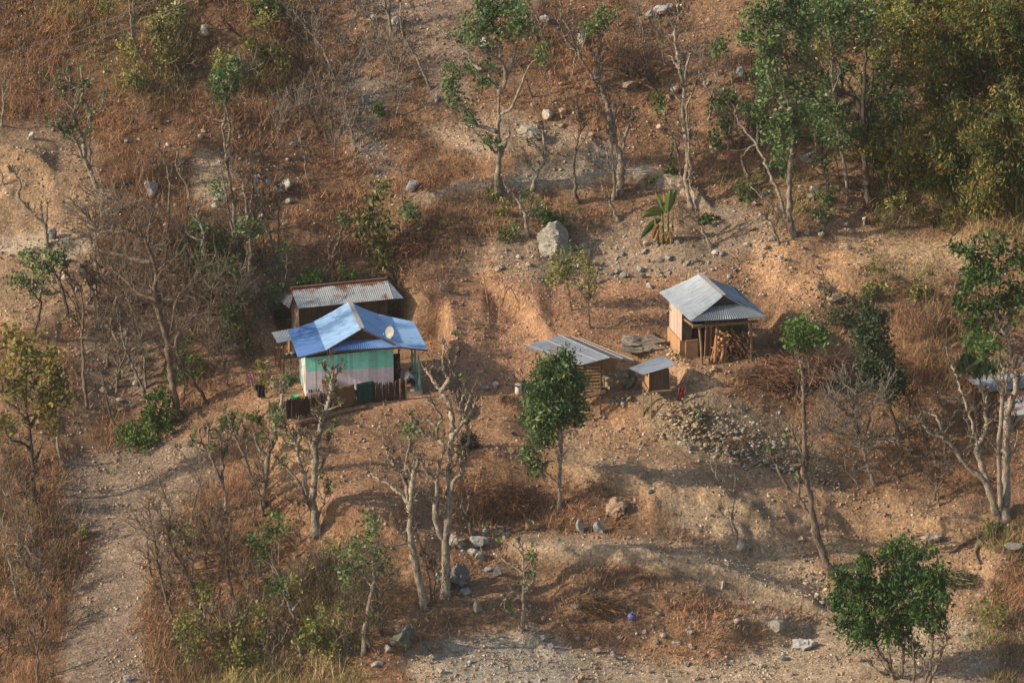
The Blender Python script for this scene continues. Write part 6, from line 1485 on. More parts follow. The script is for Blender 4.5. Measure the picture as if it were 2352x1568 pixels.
tree(BT, 'many stemmed pale pollard beside the right edge shed', [
 (19,(2298,1196),(2292,1174),(2262,1105),(2224,1071),(2196,1036),(2169,1006),(2139,994),(2114,969)), (8,(2168,1004),(2152,961),(2136,949)), 
 (20,(2288,1180),(2270,1120),(2252,1059),(2244,1029),(2256,1004),(2266,979),(2264,939),(2266,900)), (10,(2246,1010),(2239,994),(2229,954),(2214,916),(2202,879),(2189,844),(2178,835)), (6,(2214,925),(2200,915),(2190,912)),
 (26,(2308,1200),(2309,1134),(2312,1034),(2314,959),(2322,924),(2332,896),(2336,846),(2352,816),(2370,800)), (10,(2334,850),(2322,809),(2314,780),(2300,750)), (15,(2300,1185),(2296,1100),(2296,1009),(2302,909),(2302,862),(2310,840)),
 (10,(2313,990),(2339,964),(2360,948)), (8,(2306,1080),(2325,1040),(2340,990)), (8,(2256,1040),(2243,1010),(2225,1000)), (7,(2310,920),(2312,880),(2316,840)),(6,(2114,975),(2108,960))],
 wood='cream', pal='fresh', crown=[(2240,795,26,20),(2262,805,26,18),(2275,785,20,16)], leaf=.17, twigs=.9)
tree('papaya_tree', 'young papaya like tree with ragged hanging leaves by the right edge shed', [(11,(2264,960),(2262,930),(2258,900),(2252,880),(2246,865))], wood='pale', style='fine', twigs=0, crown=[(2218,838,12,24),(2285,838,12,16),(2255,845,12,12)], pal='green', leaf=.3, npc=10, elong=3.2, droop=2.0, cat='tree')
tree(LT, 'tall slim tree with stubs on the right lower slope', [
 (22,(1906,1310),(1896,1284),(1876,1226),(1864,1176),(1862,1140),(1850,1105),(1846,1076),(1849,1034),(1846,959),(1845,909),(1846,871),(1839,829)), (7,(1846,910),(1856,900),(1869,862),(1874,849)), (7,(1846,1046),(1832,1021),(1814,979),(1804,964)), (7,(1844,1071),(1830,1068),(1806,1061)), (6,(1846,880),(1850,850)),
 (10,(1866,1192),(1852,1174),(1834,1141),(1812,1124),(1786,1074),(1779,1056),(1769,1039),(1771,1004)), (7,(1834,1136),(1836,1104),(1832,1079)), (5,(1850,1078),(1860,1068),(1862,1045))], wood='mid', pal='fresh', tuft=.05, twigs=.9, cat='tree')
tree(LT, 'round headed light green tree below the grey roofed house', [(9,(1862,900),(1860,860),(1858,830),(1856,800)), (6,(1859,820),(1880,790)), (6,(1859,820),(1835,790))], wood='mid', style='fine', twigs=.1, crown=[(1850,745,38,24),(1880,765,36,22),(1830,765,32,22),(1856,785,46,20),(1895,780,20,12)], pal='fresh', leaf=.15, npc=32, dens_=1.3)
tree('conifer', 'dark feathery conifer with bare leaning trunk', [(11,(2069,1003),(2052,959),(2034,909),(2022,870),(2008,800),(1998,730),(1990,690))], wood='dark', style='fine', twigs=.6,
 crown=[(1992, 705, 31, 25), (1998, 735, 41, 29), (2000, 775, 46, 32), (2012, 815, 49, 32), (2025, 855, 57, 29), (2050, 875, 36, 23), (1975, 760, 23, 20), (2050, 910, 15, 16), (1990, 830, 31, 18), (2000, 870, 39, 20)], pal='blue', leaf=.11, npc=60, dens_=1.3, elong=2.6)
tree(LT, 'arching thin tree with small round leaf balls left of the conifer', [(6,(1982,745),(1979,730),(1964,692),(1946,674),(1911,662)), (3,(1946,674),(1950,690))], wood='dark', style='fine', twigs=.1, crown=[(1954,690,9,16),(1920,712,16,10),(1918,730,16,9),(1952,725,12,12),(1948,748,9,9),(1930,775,12,10)], pal='blue', leaf=.1, npc=40)
tree(LT, 'sapling with one dark leaf ball below a bare twig', [(4,(1900,720),(1896,695),(1894,665),(1891,632),(1886,604),(1901,577)), (3,(1889,632),(1870,628),(1855,618))], wood='mid', style='fine', twigs=.3, crown=[(1891,657,18,14)], pal='blue', leaf=.1, npc=44, dens_=1.4)
tree(BT, 'grey fine branched dead tree between the slim tree and conifer', [
 (11,(2009,1111),(1994,1071),(1982,1034),(1969,984),(1959,949),(1964,901)), (6,(1985,1030),(1949,1004),(1914,989),(1876,991)), (5,(1980,1028),(1939,1022),(1864,1030)), (6,(1985,1000),(2004,941),(2020,915),(2036,889)), (5,(1975,1000),(1950,960),(1930,930),(1900,910)), (5,(1962,960),(1940,940),(1900,935)), (5,(1972,990),(1930,970),(1890,955)), (5,(1988,1040),(2010,1005),(2050,1010)), (4,(1964,930),(1950,890),(1925,870)), (4,(1990,1060),(1965,1060),(1960,1100))], wood='grey', style='fine', twigs=1.6)
tree(LT, 'feathery green tree in front of the crib shed', [
 (12,(1285,1169),(1286,1125),(1287,1059),(1290,1034),(1289,996),(1286,950),(1282,880)), (7,(1286,1062),(1275,1035),(1262,1015)), (7,(1288,1040),(1282,990),(1278,940)), (5,(1285,1120),(1262,1090),(1246,1080),(1222,1060)), (4,(1290,1048),(1302,1035),(1315,1028)), (5,(1290,960),(1310,920)), (5,(1284,900),(1262,870))],
 wood='cream', style='fine', twigs=.08, crown=[(1288,828,24,20),(1270,850,44,28),(1300,860,36,30),(1245,875,36,30),(1285,890,52,34),(1320,890,22,24),(1250,915,46,26),(1290,930,38,24),(1232,945,34,22),(1265,960,54,22),(1310,955,26,18),(1218,965,26,14),(1252,1000,30,16),(1238,1015,16,10),(1208,1042,18,11),(1236,1068,14,8),(1330,930,14,12)], pal='green', leaf=.11, npc=70, dens_=1.9, elong=2.8)
tree(LT, 'large dark green tree with dead side limb at lower right', [
 (12,(2072,1600),(2059,1566),(2032,1514),(2015,1490),(2004,1465)), (12,(2074,1600),(2069,1566),(2076,1501),(2080,1460)), (8,(2064,1580),(2049,1546),(2039,1464),(2036,1450)), (7,(2055,1560),(2026,1546),(2002,1526)),
 (10,(2120,1600),(2124,1566),(2136,1534),(2142,1476),(2140,1460)), (9,(2122,1590),(2134,1566),(2152,1531),(2164,1491),(2176,1464)), (7,(2152,1500),(2165,1480),(2158,1458)), (7,(2098,1585),(2100,1530),(2096,1480))],
 wood='mid', style='pollard', twigs=.5, crown=[(2085,1250,22,24),(2070,1290,50,34),(2120,1300,40,34),(2030,1330,56,32),(2090,1345,60,36),(2140,1340,34,34),(1960,1330,50,24),(1950,1370,50,30),(2010,1385,56,36),(2075,1395,56,36),(2130,1390,46,36),(1960,1420,50,24),(1970,1455,46,20),(2020,1440,50,28),(2080,1440,48,26),(2085,1475,26,16),(2130,1430,36,22),(2000,1300,30,20),(2155,1370,18,18)], pal='dark', leaf=.13, npc=52, dens_=1.15, elong=2.4, droop=1.0, base=(2090,1560))
tree(LT, 'left of two small olive trees on the upper field', [(6,(1311,712),(1308,685),(1306,662),(1303,640),(1300,600))], wood='mid', style='fine', twigs=.6, crown=[(1285,592,30,20),(1300,610,30,22),(1275,620,24,22),(1295,640,30,16),(1270,640,18,12),(1310,590,16,14)], pal='olive', leaf=.12, npc=26, dens_=.85)
tree(LT, 'right of two small olive trees, taller and sparser', [(6,(1356,754),(1352,722),(1351,697),(1353,670),(1354,630),(1354,590)), (4,(1354,750),(1349,715),(1347,690))], wood='mid', style='fine', twigs=1.3, crown=[(1352,592,22,20),(1358,615,22,18),(1345,640,24,18),(1362,655,20,16),(1338,665,18,14),(1350,605,26,24)], pal='olive', leaf=.1, npc=22, dens_=.6)
tree(BT, 'forked bare sapling on the right lower slope', [(9,(1690,1260),(1693,1226),(1681,1191),(1684,1150),(1686,1134)), (6,(1686,1134),(1673,1129),(1660,1112),(1648,1096),(1645,1085)), (6,(1684,1132),(1690,1110),(1688,1088)), (5,(1688,1235),(1675,1200),(1660,1180),(1655,1170))], wood='cream', twigs=.35)
tree(BT, 'small pollard with sparse leaves at the edge of the bottom gravel', [
 (10,(1198,1450),(1203,1388),(1201,1368),(1206,1326),(1201,1301),(1200,1268),(1193,1248),(1190,1236)), (7,(1204,1360),(1223,1338),(1226,1321),(1221,1296)), (6,(1203,1375),(1193,1371),(1176,1358),(1145,1395)), (6,(1202,1318),(1181,1301),(1155,1285),(1148,1268)), (5,(1221,1296),(1216,1275)), (5,(1197,1450),(1188,1425),(1176,1410))], wood='cream', pal='fresh', tuft=.35, twigs=.9)
tree(LT, 'leafy branching tree in the lower left centre', [
 (13,(835,1500),(840,1433),(855,1351),(863,1326),(855,1281),(860,1251),(854,1201)), (8,(857,1350),(845,1335),(838,1325)), (7,(862,1330),(875,1300),(886,1275)), (6,(863,1322),(830,1308),(815,1305)), (5,(857,1275),(835,1265))],
 wood='pale', style='fine', twigs=.25, crown=[(846,1198,16,12),(852,1215,14,12),(825,1250,26,14),(840,1268,30,18),(805,1275,22,14),(830,1295,34,16),(870,1275,20,16),(800,1310,20,12),(872,1300,14,10),(795,1335,16,9),(845,1235,12,10)], pal='green', leaf=.13, npc=20, dens_=.62)
tree(BT, 'slim dark stem right of the leafy branching tree', [(7,(880,1458),(872,1420),(865,1380),(862,1350))], wood='dark', twigs=.2)
tree(LT, 'bending sapling with green tufts in the lower left', [
 (9,(693,1505),(690,1500),(673,1413),(650,1361),(638,1321),(625,1288),(610,1258),(600,1240)), (6,(655,1372),(668,1340),(668,1288)), (5,(640,1325),(620,1295),(592,1275)), (6,(672,1400),(690,1375)), (5,(640,1310),(642,1250),(648,1215))],
 wood='pale', style='fine', twigs=.2, crown=[(594,1242,20,18),(600,1262,14,10),(638,1200,16,16),(625,1215,14,12),(630,1350,22,20)], pal='dark', leaf=.13, npc=28, dens_=.7)
tree(BT, 'small tree with curved foot beside the mossy boulder', [(8,(876,1504),(862,1490),(845,1475),(842,1450),(838,1430)), (4,(845,1475),(838,1500))], wood='dark', pal='fresh', tuft=.5, twigs=.6)
for i, (lab, lm, w_, pl, tf) in enumerate([
 ('reddish twiggy sapling standing rightmost on the strip field edge', [(8,(398,1420),(380,1371),(365,1301),(358,1251),(348,1214),(342,1166)), (5,(370,1320),(366,1280),(362,1200)), (4,(366,1300),(345,1285),(334,1268))], 'mid', 'red', 0),
 ('reddish twiggy sapling bending left in the lower left', [(7,(462,1406),(448,1356),(422,1301),(400,1268),(388,1231),(390,1176),(385,1154),(365,1106)), (4,(450,1360),(440,1330),(425,1310)), (4,(400,1268),(410,1230),(390,1190))], 'mid', 'red', 0),
 ('reddish twiggy sapling with long side arm in the lower left', [(8,(541,1384),(525,1326),(518,1276),(520,1238),(508,1201),(500,1170)), (5,(516,1291),(488,1286),(455,1273)), (5,(520,1250),(530,1200),(528,1180)), (4,(530,1310),(560,1325),(588,1345))], 'mid', 'red', 0),
 ('crooked pale stem at the lower left edge', [(8,(44,1390),(32,1338),(25,1301),(15,1276),(6,1246)), (5,(32,1338),(42,1310),(38,1270)), (5,(68,1312),(48,1276),(38,1263),(10,1236))], 'pale', 'green', .2),
 ('thin bare stem at the bottom left corner', [(6,(86,1572),(85,1501),(68,1446),(48,1421)), (4,(120,1500),(110,1480),(85,1455))], 'mid', 'green', 0),
 ('pale stem leaning left above the lower left grass', [(8,(82,1242),(76,1220),(62,1190),(50,1172),(20,1148),(-10,1126)), (4,(62,1190),(50,1200),(20,1190))], 'pale', 'green', .1),
 ('short curved stem at the edge of the strip field', [(5,(178,1262),(183,1235),(184,1210),(180,1192))], 'pale', 'green', .2),
 ('bare stem at the bottom of the lower left thicket', [(6,(640,1552),(632,1530),(622,1505),(615,1495)), (3,(628,1490),(635,1460))], 'pale', 'green', 0),
 ('thin pale stem at the left edge of the frame near the top', [(8,(2,290),(6,270),(8,220),(6,180)), (5,(8,220),(17,205),(18,198))], 'pale', 'green', 0),
 ('short pale stem at the left edge above the path', [(7,(8,425),(4,400),(-4,380))], 'pale', 'green', 0),
 ('thin dark sapling beside the small pollard with sparse leaves', [(3,(1168,1530),(1150,1500)), (3,(1160,1515),(1170,1500))], 'mid', 'green', .3),
 ('tiny bare sapling on the lower field', [(4,(1165,1200),(1160,1180))], 'mid', 'green', 0),
 ('small thorn sapling beside the long tilted stone', [(4,(1168,1548),(1166,1540))], 'mid', 'green', 0),
 ('small bare thorn sapling near the bottom of the lower field', [(4,(1170,1560),(1165,1550))], 'mid', 'green', 0),
 ]):
    if i in (10, 11, 12, 13): continue
    tree(BT, lab, lm, wood=w_, style='fine', twigs=1.2 if pl == 'red' else .5, pal=pl, tuft=tf)
tree(BT, 'small bare thorn sapling near the bottom of the lower field', [(4,(1170,1545),(1166,1530),(1156,1508)), (3,(1166,1530),(1172,1510))], wood='mid', style='fine', twigs=.6)
for (u, v, lab) in ((1183, 906, 'leftmost of the two bare saplings by the white sack'), (1199, 905, 'right of the two bare saplings by the white sack')):
    tree(BT, lab, [(4,(u,v),(u+1,v-25),(u-2,v-55))], wood='mid', style='fine', twigs=.8, pal='green', tuft=.2)
# --- banana plant
def banana(u, v, label):
    P = G(u, v); root = thing('banana_plant', label, 'banana plant', P); rs = np.random.RandomState(8)
    cols = [(.30, .27, .08), (.26, .22, .06), (.22, .24, .07), (.34, .24, .10)]
    for i, (dx, h_, ln) in enumerate(((-.25, 1.6, -.25), (.0, 2.0, -.1), (.22, 2.1, .02), (.42, 1.8, .06))):
        r = MB(P); r.c = cols[i]; a = P+np.array([dx, rs.uniform(-.1, .1), -.1]); r.tube([a, a+np.array([ln*.5, 0, h_*.5]), a+np.array([ln, 0, h_])], [.09, .075, .05], 8); r.build('stem', M['bark'], root, True, color=True)
    LV = [(-.05, 1.9, -1.0, .55, 1), (0, 1.9, -1.25, -.05, 1), (-.2, 1.5, -1.1, -.9, .9), (-.1, 1.7, -.6, .35, .8), (.2, 2.0, .15, 1.3, 1), (.2, 2.0, .45, 1.25, .9), (.2, 1.9, -.35, .9, .7), (-.3, 1.2, -.35, -.6, .7), (.0, 2.1, -.5, 1.0, 0.5)]
    for j, (x0, z0_, dx, dz, s) in enumerate(LV):
        n = 12; V = []; mid = np.array([x0, rs.uniform(-.15, .15), z0_]); Dn = np.array([dx, rs.uniform(-.4, .4), dz])
        w_ = .24*s
        sd_ = unit(np.cross(Dn, (0, 1, .25))) 
        for k in range(n+1):
            t = k/n; c = mid+Dn*t+Zv*(.35*t-.75*t*t)*(.8 if dz < 1 else .1); ww = w_*math.sin(math.pi*min(1, .12+t*.9))**.6
            V += [c-sd_*ww+np.array([0, .05, -.06*rs.rand()]), c, c+sd_*ww+np.array([0, .05, -.06*rs.rand()])]
        F = [(3*k+q, 3*k+q+1, 3*k+q+4, 3*k+q+3) for k in range(n) for q in (0, 1)]
        cc = np.tile(np.array([(.14, .20, .05), (.09, .15, .045), (.06, .12, .04), (.20, .25, .08)][j % 4] if j != 7 else (.3, .15, .05)), (len(V), 1))
        mk('leaf', V, F, M['leaf'], root, cc)
    r = MB(P); 
    for k in range(9):
        r.c = np.array((.34, .20, .11))*rs.uniform(.6, 1.3); a = P+np.array([rs.uniform(-.5, .5), -.12, rs.uniform(.6, 1.5)]); r.tube([a, a+np.array([rs.uniform(-.25, .25), -.1, -.5])], [.05, .02], 4)
    r.build('dead_leaves', M['bark'], root, color=True)
banana(1524, 562, 'banana plant with torn green leaves on the slope above the fields')
# --- shrubs
SH = [
 ('bright green bush in the sun left of the houses', 322, 1022, 120, 66, 'fresh', 1.3), ('dark green bush behind the bright green one', 372, 985, 110, 110, 'dark', 1.0), ('green shrub along the ditch beside the big left tree', 425, 870, 110, 100, 'fresh', .55),
 ('green bush behind the left end of the rusty roof', 712, 655, 64, 50, 'fresh', 1.2), ('green bush in the shade beside the low side roof', 635, 730, 46, 50, 'green', 1.0), ('low green bush behind the rusty ridge', 795, 650, 60, 42, 'fresh', .7),
 ('green bush at the right end of the rusty roof', 905, 680, 34, 40, 'fresh', .9), ('green bush behind the banana slope at left', 1165, 555, 40, 56, 'green', .8), ('dark green bush left of the huge boulder', 1275, 520, 70, 50, 'dark', .8),
 ('small dark green bush right of the banana plant', 1628, 515, 44, 36, 'dark', .9), ('green bush beside the double trunk path', 1548, 400, 36, 90, 'green', .6), ('green ferny bush under the right forest', 1710, 460, 60, 60, 'green', .7),
 ('low green bush beneath the dense tree trunk', 1885, 500, 60, 60, 'green', .6), ('green bush at the top edge left of the Y trunk', 622, 40, 90, 60, 'green', 1.0), ('yellow green bush on the right bank', 2010, 690, 70, 90, 'olive', .5),
 ('pale green bush on the right bank beside the leaf terrace', 2120, 690, 60, 90, 'olive', .5), ('yellow green shrub in the lower left thicket', 430, 1250, 60, 36, 'olive', .7), ('green tuft at the foot of the left slim saplings', 415, 1230, 44, 40, 'fresh', .6),
 ('green shrub below the bending sapling', 632, 1372, 44, 40, 'green', .9), ('yellow green bush low in the bottom left thicket', 560, 1540, 120, 120, 'olive', .45), ('tall straw green bush right of the bottom left thicket', 760, 1500, 120, 130, 'olive', .4),
 ('green leafy shrub under the yard edge at left', 595, 970, 50, 30, 'fresh', .8), ('small green bush in the stone bank', 1608, 965, 26, 34, 'green', .6), ('yellow green shrub at the left grass edge', 190, 1240, 30, 40, 'olive', .7),
 ('dark hollow shrub in the shaded gap near the top', 870, 262, 40, 30, 'dark', .4), ('grey green shrub left of the mint house shelter', 540, 800, 110, 110, 'blue', .35), ('olive shrub left of the small shelter', 590, 905, 50, 90, 'olive', .35),
 ('green shrub on the bank below the path', 1130, 470, 60, 40, 'olive', .5), ('low green bush at the bottom of the pollard yard bank', 655, 1240, 60, 60, 'olive', .5), ('green bush among the roots at right edge', 2290, 1225, 60, 40, 'olive', .5),
 ('yellow green bush at the right edge of the lower field', 2285, 1440, 60, 110, 'olive', .4), ('dark green weed clump on the brown terrace', 1010, 950, 0, 0, 'dark', 0),
]
for s_ in SH:
    if s_[3]: shrub('shrub', *s_[:5], pal=s_[5], n=s_[6], leaf=.12)
BR = [
 ('dry brown bush beside the stalk pile behind the hut', 975, 672, 110, 90), ('dry brown bush on the bank below the path', 1010, 520, 90, 60), ('dry brown bush between the bank and the huge boulder', 1080, 540, 110, 60), ('grey brown thicket bush below the shaded hollow', 950, 360, 110, 70),
 ('grey twiggy bush high in the brown thicket', 700, 180, 120, 80), ('grey twiggy bush left of the hollow', 770, 160, 90, 80), ('dry thorny bush right of the hollow', 930, 200, 80, 70), ('dry thorny bush under the tallest trunk', 1450, 130, 90, 70),
 ('dark dry bush beside the firewood porch', 1790, 800, 90, 50), ('dry bush at the foot of the grey roofed house slope', 1700, 600, 80, 40), ('tangled dry bush hanging over the shaded stone wall', 1700, 1010, 90, 60), ('dry reddish bush at the foot of the coop legs', 1650, 960, 40, 40),
 ('dry bush on the bank right of the leafy tree', 1400, 1140, 110, 50), ('dry brown bush beneath the right bank shrubs', 2110, 780, 120, 90), ('dry bush at the top of the pollard bank', 600, 1120, 60, 60), ('brown dry bush on the slope above the blue roof', 760, 400, 110, 60),
 ('brown dry bush in the grass above the blue roof', 860, 400, 80, 50), ('dry bush beside the grey fine branched tree', 2060, 1120, 90, 60), ('dry bush under the many stemmed pollard', 2200, 1130, 100, 60), ('rusty bush at the bottom left of the strip field', 390, 1480, 110, 90),
 ('rusty bush at the left of the strip field', 120, 1420, 80, 90), ('dry bush on the bank under the lower path', 1500, 1400, 90, 40), ('dry brown bush at the right bottom corner', 2320, 1500, 60, 120), ('dry bush behind the white sack', 1180, 940, 50, 30), 
 ('grey dry bush beside the left leaning trunks', 500, 760, 110, 80), ('dry bush below the thin leaning tree', 560, 900, 70, 60),
]
for s_ in BR: shrub('dry_bush', *s_, pal='brown', n=.45, leaf=.07, twiggy=1.2, lsig=.15, npc=12)
# --- brush piles and stalk heaps
pile('stalk_pile', 'heap of orange cut stalks behind the hut', 945, 575, 100, 56, (.50, .27, .16), 520, 'stalk pile', (.5, 1.2), .016, 3)
pile('brush_pile', 'big tangled brush pile below the leafy tree', 1150, 1165, 165, 80, (.34, .19, .11), 900, 'brush pile', (.5, 1.5), .012, 4)
pile('brush_pile', 'long red brown brush pile right of the firewood porch', 1845, 856, 240, 48, (.34, .18, .115), 1100, 'brush pile', (.8, 2.2), .014, 5, .15)
pile('brush_pile', 'brush heap against the bank beside the grey roofed house', 1760, 880, 120, 26, (.32, .18, .11), 320, 'brush pile', (.8, 2.0), .013, 6, .15)
pile('brush_pile', 'small black burnt brush heap below the bucket', 1075, 1030, 50, 50, (.05, .04, .035), 260, 'brush pile', (.4, 1.0), .014, 7)
pile('stalk_pile', 'few pale stalks lying on the upper left field', 1100, 748, 60, 14, (.55, .40, .26), 40, 'stalk pile', (.5, 1.2), .014, 8, .1)
pile('stalk_pile', 'pale stalks strewn in front of the grey roofed house', 1450, 735, 90, 14, (.55, .38, .24), 46, 'stalk pile', (.5, 1.4), .012, 9, .1)
pile('brush_pile', 'dry grass heap on the bank below the lower path', 1380, 1400, 110, 36, (.40, .24, .13), 420, 'brush pile', (.5, 1.4), .012, 10, .2)
pile('brush_pile', 'tangled dead branches left of the white sack', 1165, 925, 44, 24, (.26, .16, .10), 120, 'brush pile', (.4, 1.0), .01, 12)
pile('branch_heap', 'fresh cut leafy branches on the ground right of the dark green tree', 2190, 1335, 110, 26, (.22, .22, .10), 160, 'branch heap', (.5, 1.3), .02, 13, .1)
pile('straw_bundle', 'hanging straw bundle caught on the shaded stone wall', 1690, 1035, 60, 46, (.42, .27, .17), 200, 'straw', (.4, 1.1), .01, 14, .6)
log('fallen_branch', [(2038, 1270), (2056, 1279), (2080, 1292), (2096, 1300)], [.03, .05, .07, .08], 'long orange fallen branch left of the dark green crown', 'branch')
log('fallen_branch', [(2006, 1236), (2025, 1243), (2050, 1254)], [.02, .03, .04], 'thin fork of the orange fallen branch', 'branch')
log_root('exposed_root', [(2296, 1185), (2290, 1215), (2262, 1245), (2240, 1270), (2250, 1298)], [.16, .13, .11, .1, .06], 'thick exposed root winding down from the many stemmed pollard', 'root', mat='bark')
log_root('exposed_root', [(2255, 1232), (2215, 1250), (2190, 1268), (2160, 1268)], [.05, .09, .07, .04], 'long exposed root running left across the brown slope', 'root', mat='bark')
log('fallen_stick', [(1104, 1146), (1130, 1150), (1160, 1138)], [.03, .035, .02], 'crooked dark stick on the brush pile', 'stick', mat='darkwood')

# --- many thin saplings, look-alikes by patch
rsx = np.random.RandomState(77)
EXTRA = [
 ('thin bare sapling in the thicket left of the houses', 'bare saplings left of the houses', [(150,620),(420,560),(640,560),(600,900),(480,930),(200,900)], 42, 'mid', 70, 170, None),
 ('thin bare sapling in the scrub at lower left', 'bare saplings at lower left', [(340,1250),(560,1130),(700,1250),(900,1420),(800,1560),(360,1560)], 36, 'mid', 60, 150, None),
 ('thin bare sapling in the grass at the left edge', 'bare saplings at the left edge', [(0,1080),(130,1150),(130,1560),(0,1560)], 20, 'mid', 60, 140, None),
 ('thin grey sapling in the upper scrub', 'grey saplings in the upper scrub', [(560,0),(860,40),(960,300),(700,420),(560,260)], 28, 'grey', 45, 110, None),
 ('thin bare sapling on the upper centre slope', 'bare saplings on the upper centre slope', [(1200,60),(1680,60),(1700,380),(1450,400),(1240,240)], 16, 'pale', 50, 110, None),
 ('thin bare sapling near the many stemmed pollard', 'bare saplings near the right pollard', [(2060,960),(2260,960),(2320,1180),(2120,1160)], 10, 'mid', 50, 110, None),
 ('small green leafed sapling under the right forest', 'leafy saplings under the right forest', [(1640,120),(2050,60),(2060,470),(1700,470)], 30, 'dark', 70, 150, 'green'),
 ('small yellow green sapling in the lower left scrub', 'yellow green saplings at lower left', [(420,1330),(840,1250),(860,1500),(420,1560)], 8, 'pale', 60, 120, 'olive'),
 ('small green leafed sapling in the top left undergrowth', 'leafy saplings at top left', [(150,20),(650,0),(640,200),(240,220)], 12, 'mid', 40, 80, 'olive'),
 ('small green leafed sapling along the ditch left of the houses', 'leafy saplings left of the houses', [(420,560),(640,600),(640,760),(380,860)], 12, 'mid', 50, 90, 'green'),
]
for lab, grp, poly, n_, wd, h0, h1, pl in EXTRA:
    P_ = np.array(poly); k = 0
    while k < n_:
        u = rsx.uniform(P_[:, 0].min(), P_[:, 0].max()); v = rsx.uniform(P_[:, 1].min(), P_[:, 1].max())
        if not inpoly(poly, np.array([u]), np.array([v]))[0]: continue
        h_ = rsx.uniform(h0, h1); lx = rsx.uniform(-.35, .3)*h_; r_ = rsx.uniform(3.5, 6.5)
        pts = [(u, v), (u+lx*.25+rsx.normal(0, 3), v-h_*.33), (u+lx*.6+rsx.normal(0, 4), v-h_*.66), (u+lx+rsx.normal(0, 4), v-h_)]
        j = rsx.randint(1, 3); lm = [(r_,)+tuple(pts)]
        for s_ in (-1, 1)[:rsx.randint(1, 3)]: lm.append((r_*.65, pts[j], (pts[j][0]+s_*h_*.12+rsx.normal(0, 3), pts[j][1]-h_*.2), (pts[j][0]+s_*h_*.2, pts[j][1]-h_*.38)))
        kw = {}
        if pl: kw = dict(crown=[(pts[3][0]+rsx.normal(0, 6), pts[3][1]+rsx.normal(0, 5), rsx.uniform(12, 24), rsx.uniform(10, 18)), (pts[2][0]+rsx.normal(0, 12), pts[2][1]+rsx.normal(0, 6), rsx.uniform(12, 22), rsx.uniform(9, 16))], pal=pl, leaf=.13, dens_=.7)
        tree('sapling', lab, lm, wood=wd, style='fine' if rsx.rand() < .6 or pl else 'pollard', twigs=.9 if not pl else .3, seed=int(rsx.randint(99999)), group=grp, cat='sapling', **kw); k += 1
# more trees inside the right forest, drawn from the dark trunks seen there
tree(LT, 'broad dark leafed tree at the top edge of the right forest', [(14,(1925,250),(1915,150),(1905,60),(1895,-20)), (8,(1913,130),(1880,60),(1860,10)), (8,(1908,80),(1945,20),(1960,-20))], wood='dark', style='fine', twigs=.3,
 crown=[(1880,20,44,34),(1930,10,44,30),(1860,70,34,28),(1950,60,40,28),(1990,20,40,30),(1905,110,30,20),(1975,100,30,22)], pal='green', leaf=.13, npc=34, dens_=1.0)
tree(LT, 'spreading olive tree between the dark forest trunks and bamboo', [(11,(2040,400),(2035,300),(2030,200),(2035,100)), (7,(2032,240),(2060,170),(2070,120)), (7,(2034,280),(2005,220),(2000,180))], wood='dark', style='fine', twigs=.3,
 crown=[(2030,60,44,34),(2060,110,44,34),(2010,120,34,26),(2040,170,44,30),(2090,180,34,34),(2070,240,40,30),(2020,230,30,22),(2090,290,36,26),(2050,300,30,22),(2080,40,40,34)], pal='olive', leaf=.12, npc=38, dens_=.9)
tree(LT, 'low green tree in the middle of the right forest floor', [(9,(1890,360),(1885,300),(1880,260),(1870,230)), (6,(1884,290),(1910,260),(1925,245))], wood='dark', style='fine', twigs=.3,
 crown=[(1870,215,34,24),(1910,235,32,22),(1850,250,28,20),(1890,265,34,18),(1930,270,24,16)], pal='green', leaf=.13, npc=30, dens_=.9)
tree(LT, 'green tree hiding the foot of the bamboo', [(9,(2110,420),(2105,380),(2100,340))], wood='dark', style='fine', twigs=.3,
 crown=[(2100,320,40,26),(2130,350,40,26),(2080,350,30,22),(2150,390,34,22),(2105,385,34,20),(2060,390,24,18)], pal='olive', leaf=.12, npc=34, dens_=.8)
for s_ in (('low dark green undergrowth bush between forest trunks', 1900, 470, 80, 46, 'green', .7), ('second low undergrowth bush deeper in the forest', 1860, 330, 70, 44, 'dark', .7), ('olive undergrowth bush at the foot of the bamboo', 2060, 480, 110, 56, 'olive', .8),
           ('orange green undergrowth bush beside the ragged bamboo', 2150, 520, 120, 60, 'bamboo', .8), ('dark undergrowth bush left of the forest trunks', 1770, 400, 70, 60, 'green', .6), ('undergrowth bush under the dense dark green tree', 2200, 760, 100, 60, 'brown', .6),
           ('green bush left of the double trunk', 1500, 420, 50, 40, 'olive', .5), ('olive bush beside the squat root footed pollard', 1160, 500, 60, 44, 'olive', .6), ('green vine bush on the bank left of huge boulder', 1240, 505, 50, 40, 'green', .8)):
    shrub('shrub', *s_[:5], pal=s_[5], n=s_[6], leaf=.11)

tree(BT, 'cluster of thin upright shoots between the two largest pollards', [(5,(992,1388),(988,1340),(978,1290),(968,1258)), (4,(996,1384),(1000,1330),(990,1290)), (4,(990,1388),(996,1350),(1006,1310)), (5,(1000,1382),(1012,1340),(1000,1300),(985,1268)), (6,(968,1258),(962,1240),(952,1222))], wood='mid', twigs=.4)
tree(BT, 'dark bent pollard stump behind the largest pollard', [(11,(1082,1228),(1080,1205),(1066,1190),(1056,1172)), (7,(1066,1190),(1076,1160),(1078,1140)), (6,(1080,1205),(1068,1175),(1060,1150))], wood='mid', twigs=.8)
p = G(1181, 998); tag(lathe('black_bowl', p, [(.08, 0), (.15, .1), (.16, .11), (.12, .04), (0, .02)], M['black']), 'small black bowl lying on the soil left of the leafy tree', 'bowl')
hang_cloth('white_rag', 1158, 962, .3, .1, (.6, .55, .5), 'white rag lying on the soil left of the leafy tree')
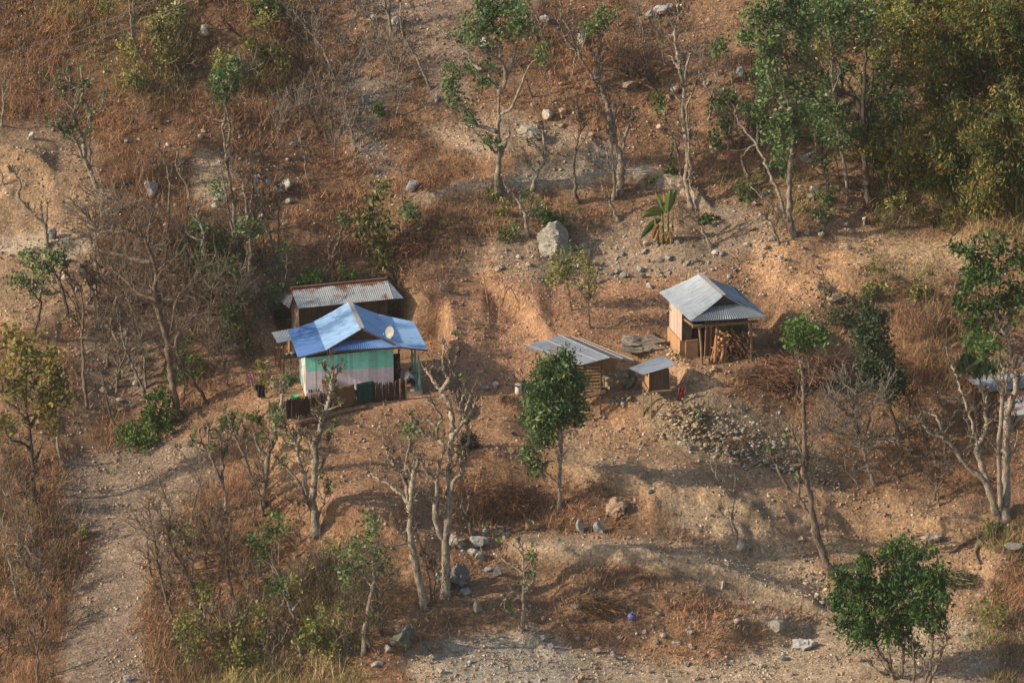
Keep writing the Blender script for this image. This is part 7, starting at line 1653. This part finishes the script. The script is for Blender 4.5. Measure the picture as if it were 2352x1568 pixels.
# ------------------------------------------------------------------ light, sky, camera
sc = bpy.context.scene
w = bpy.data.worlds.new('World'); sc.world = w; w.use_nodes = True; n = w.node_tree
sky = n.nodes.new('ShaderNodeTexSky'); sky.sky_type = 'NISHITA'; sky.sun_disc = False
SE = math.radians(27); AZ = math.atan2(-.965, -.26)
sky.sun_elevation = SE; sky.sun_rotation = AZ % (2*math.pi); sky.dust_density = 2.5; sky.air_density = 1.2
n.links.new(sky.outputs[0], n.nodes['Background'].inputs['Color']); n.nodes['Background'].inputs['Strength'].default_value = .15
sd = bpy.data.lights.new('sun', 'SUN'); sd.energy = 5.0; sd.angle = math.radians(.6); sd.color = (1.0, .85, .66)
so = bpy.data.objects.new('sun', sd); col.objects.link(so)
ts = Vector((math.sin(AZ)*math.cos(SE), math.cos(AZ)*math.cos(SE), math.sin(SE)))
so.rotation_euler = ts.to_track_quat('Z', 'Y').to_euler(); so.location = (-40, -10, 50)
cd = bpy.data.cameras.new('camera'); cd.sensor_width = 36; cd.lens = 36*DIST/56.0; cd.clip_start = 1; cd.clip_end = 3000
co = bpy.data.objects.new('camera', cd); col.objects.link(co); co.location = tuple(CAM); co.rotation_euler = (math.radians(90)-PITCH, 0, 0)
sc.camera = co
sc.view_settings.view_transform = 'Standard'; sc.view_settings.look = 'None'; sc.view_settings.exposure = 0
sc.cycles.max_bounces = 5; sc.cycles.diffuse_bounces = 2; sc.cycles.transparent_max_bounces = 4
sc.cycles.filter_width = 1.5

hz = bpy.data.materials.new('valley_haze'); hz.use_nodes = True; hn = hz.node_tree; hn.nodes.remove(hn.nodes['Principled BSDF'])
vs = hn.nodes.new('ShaderNodeVolumeScatter'); vs.inputs['Color'].default_value = (1.0, .93, .84, 1); vs.inputs['Density'].default_value = .00014; vs.inputs['Anisotropy'].default_value = .2
hn.links.new(vs.outputs[0], hn.nodes['Material Output'].inputs['Volume'])
r = MB(); r.box((0, -125, 30), (130, 0, 0), (0, 82, 0), (0, 0, 70)); r.build('haze', hz)['kind'] = 'structure'
sc.cycles.volume_bounces = 0
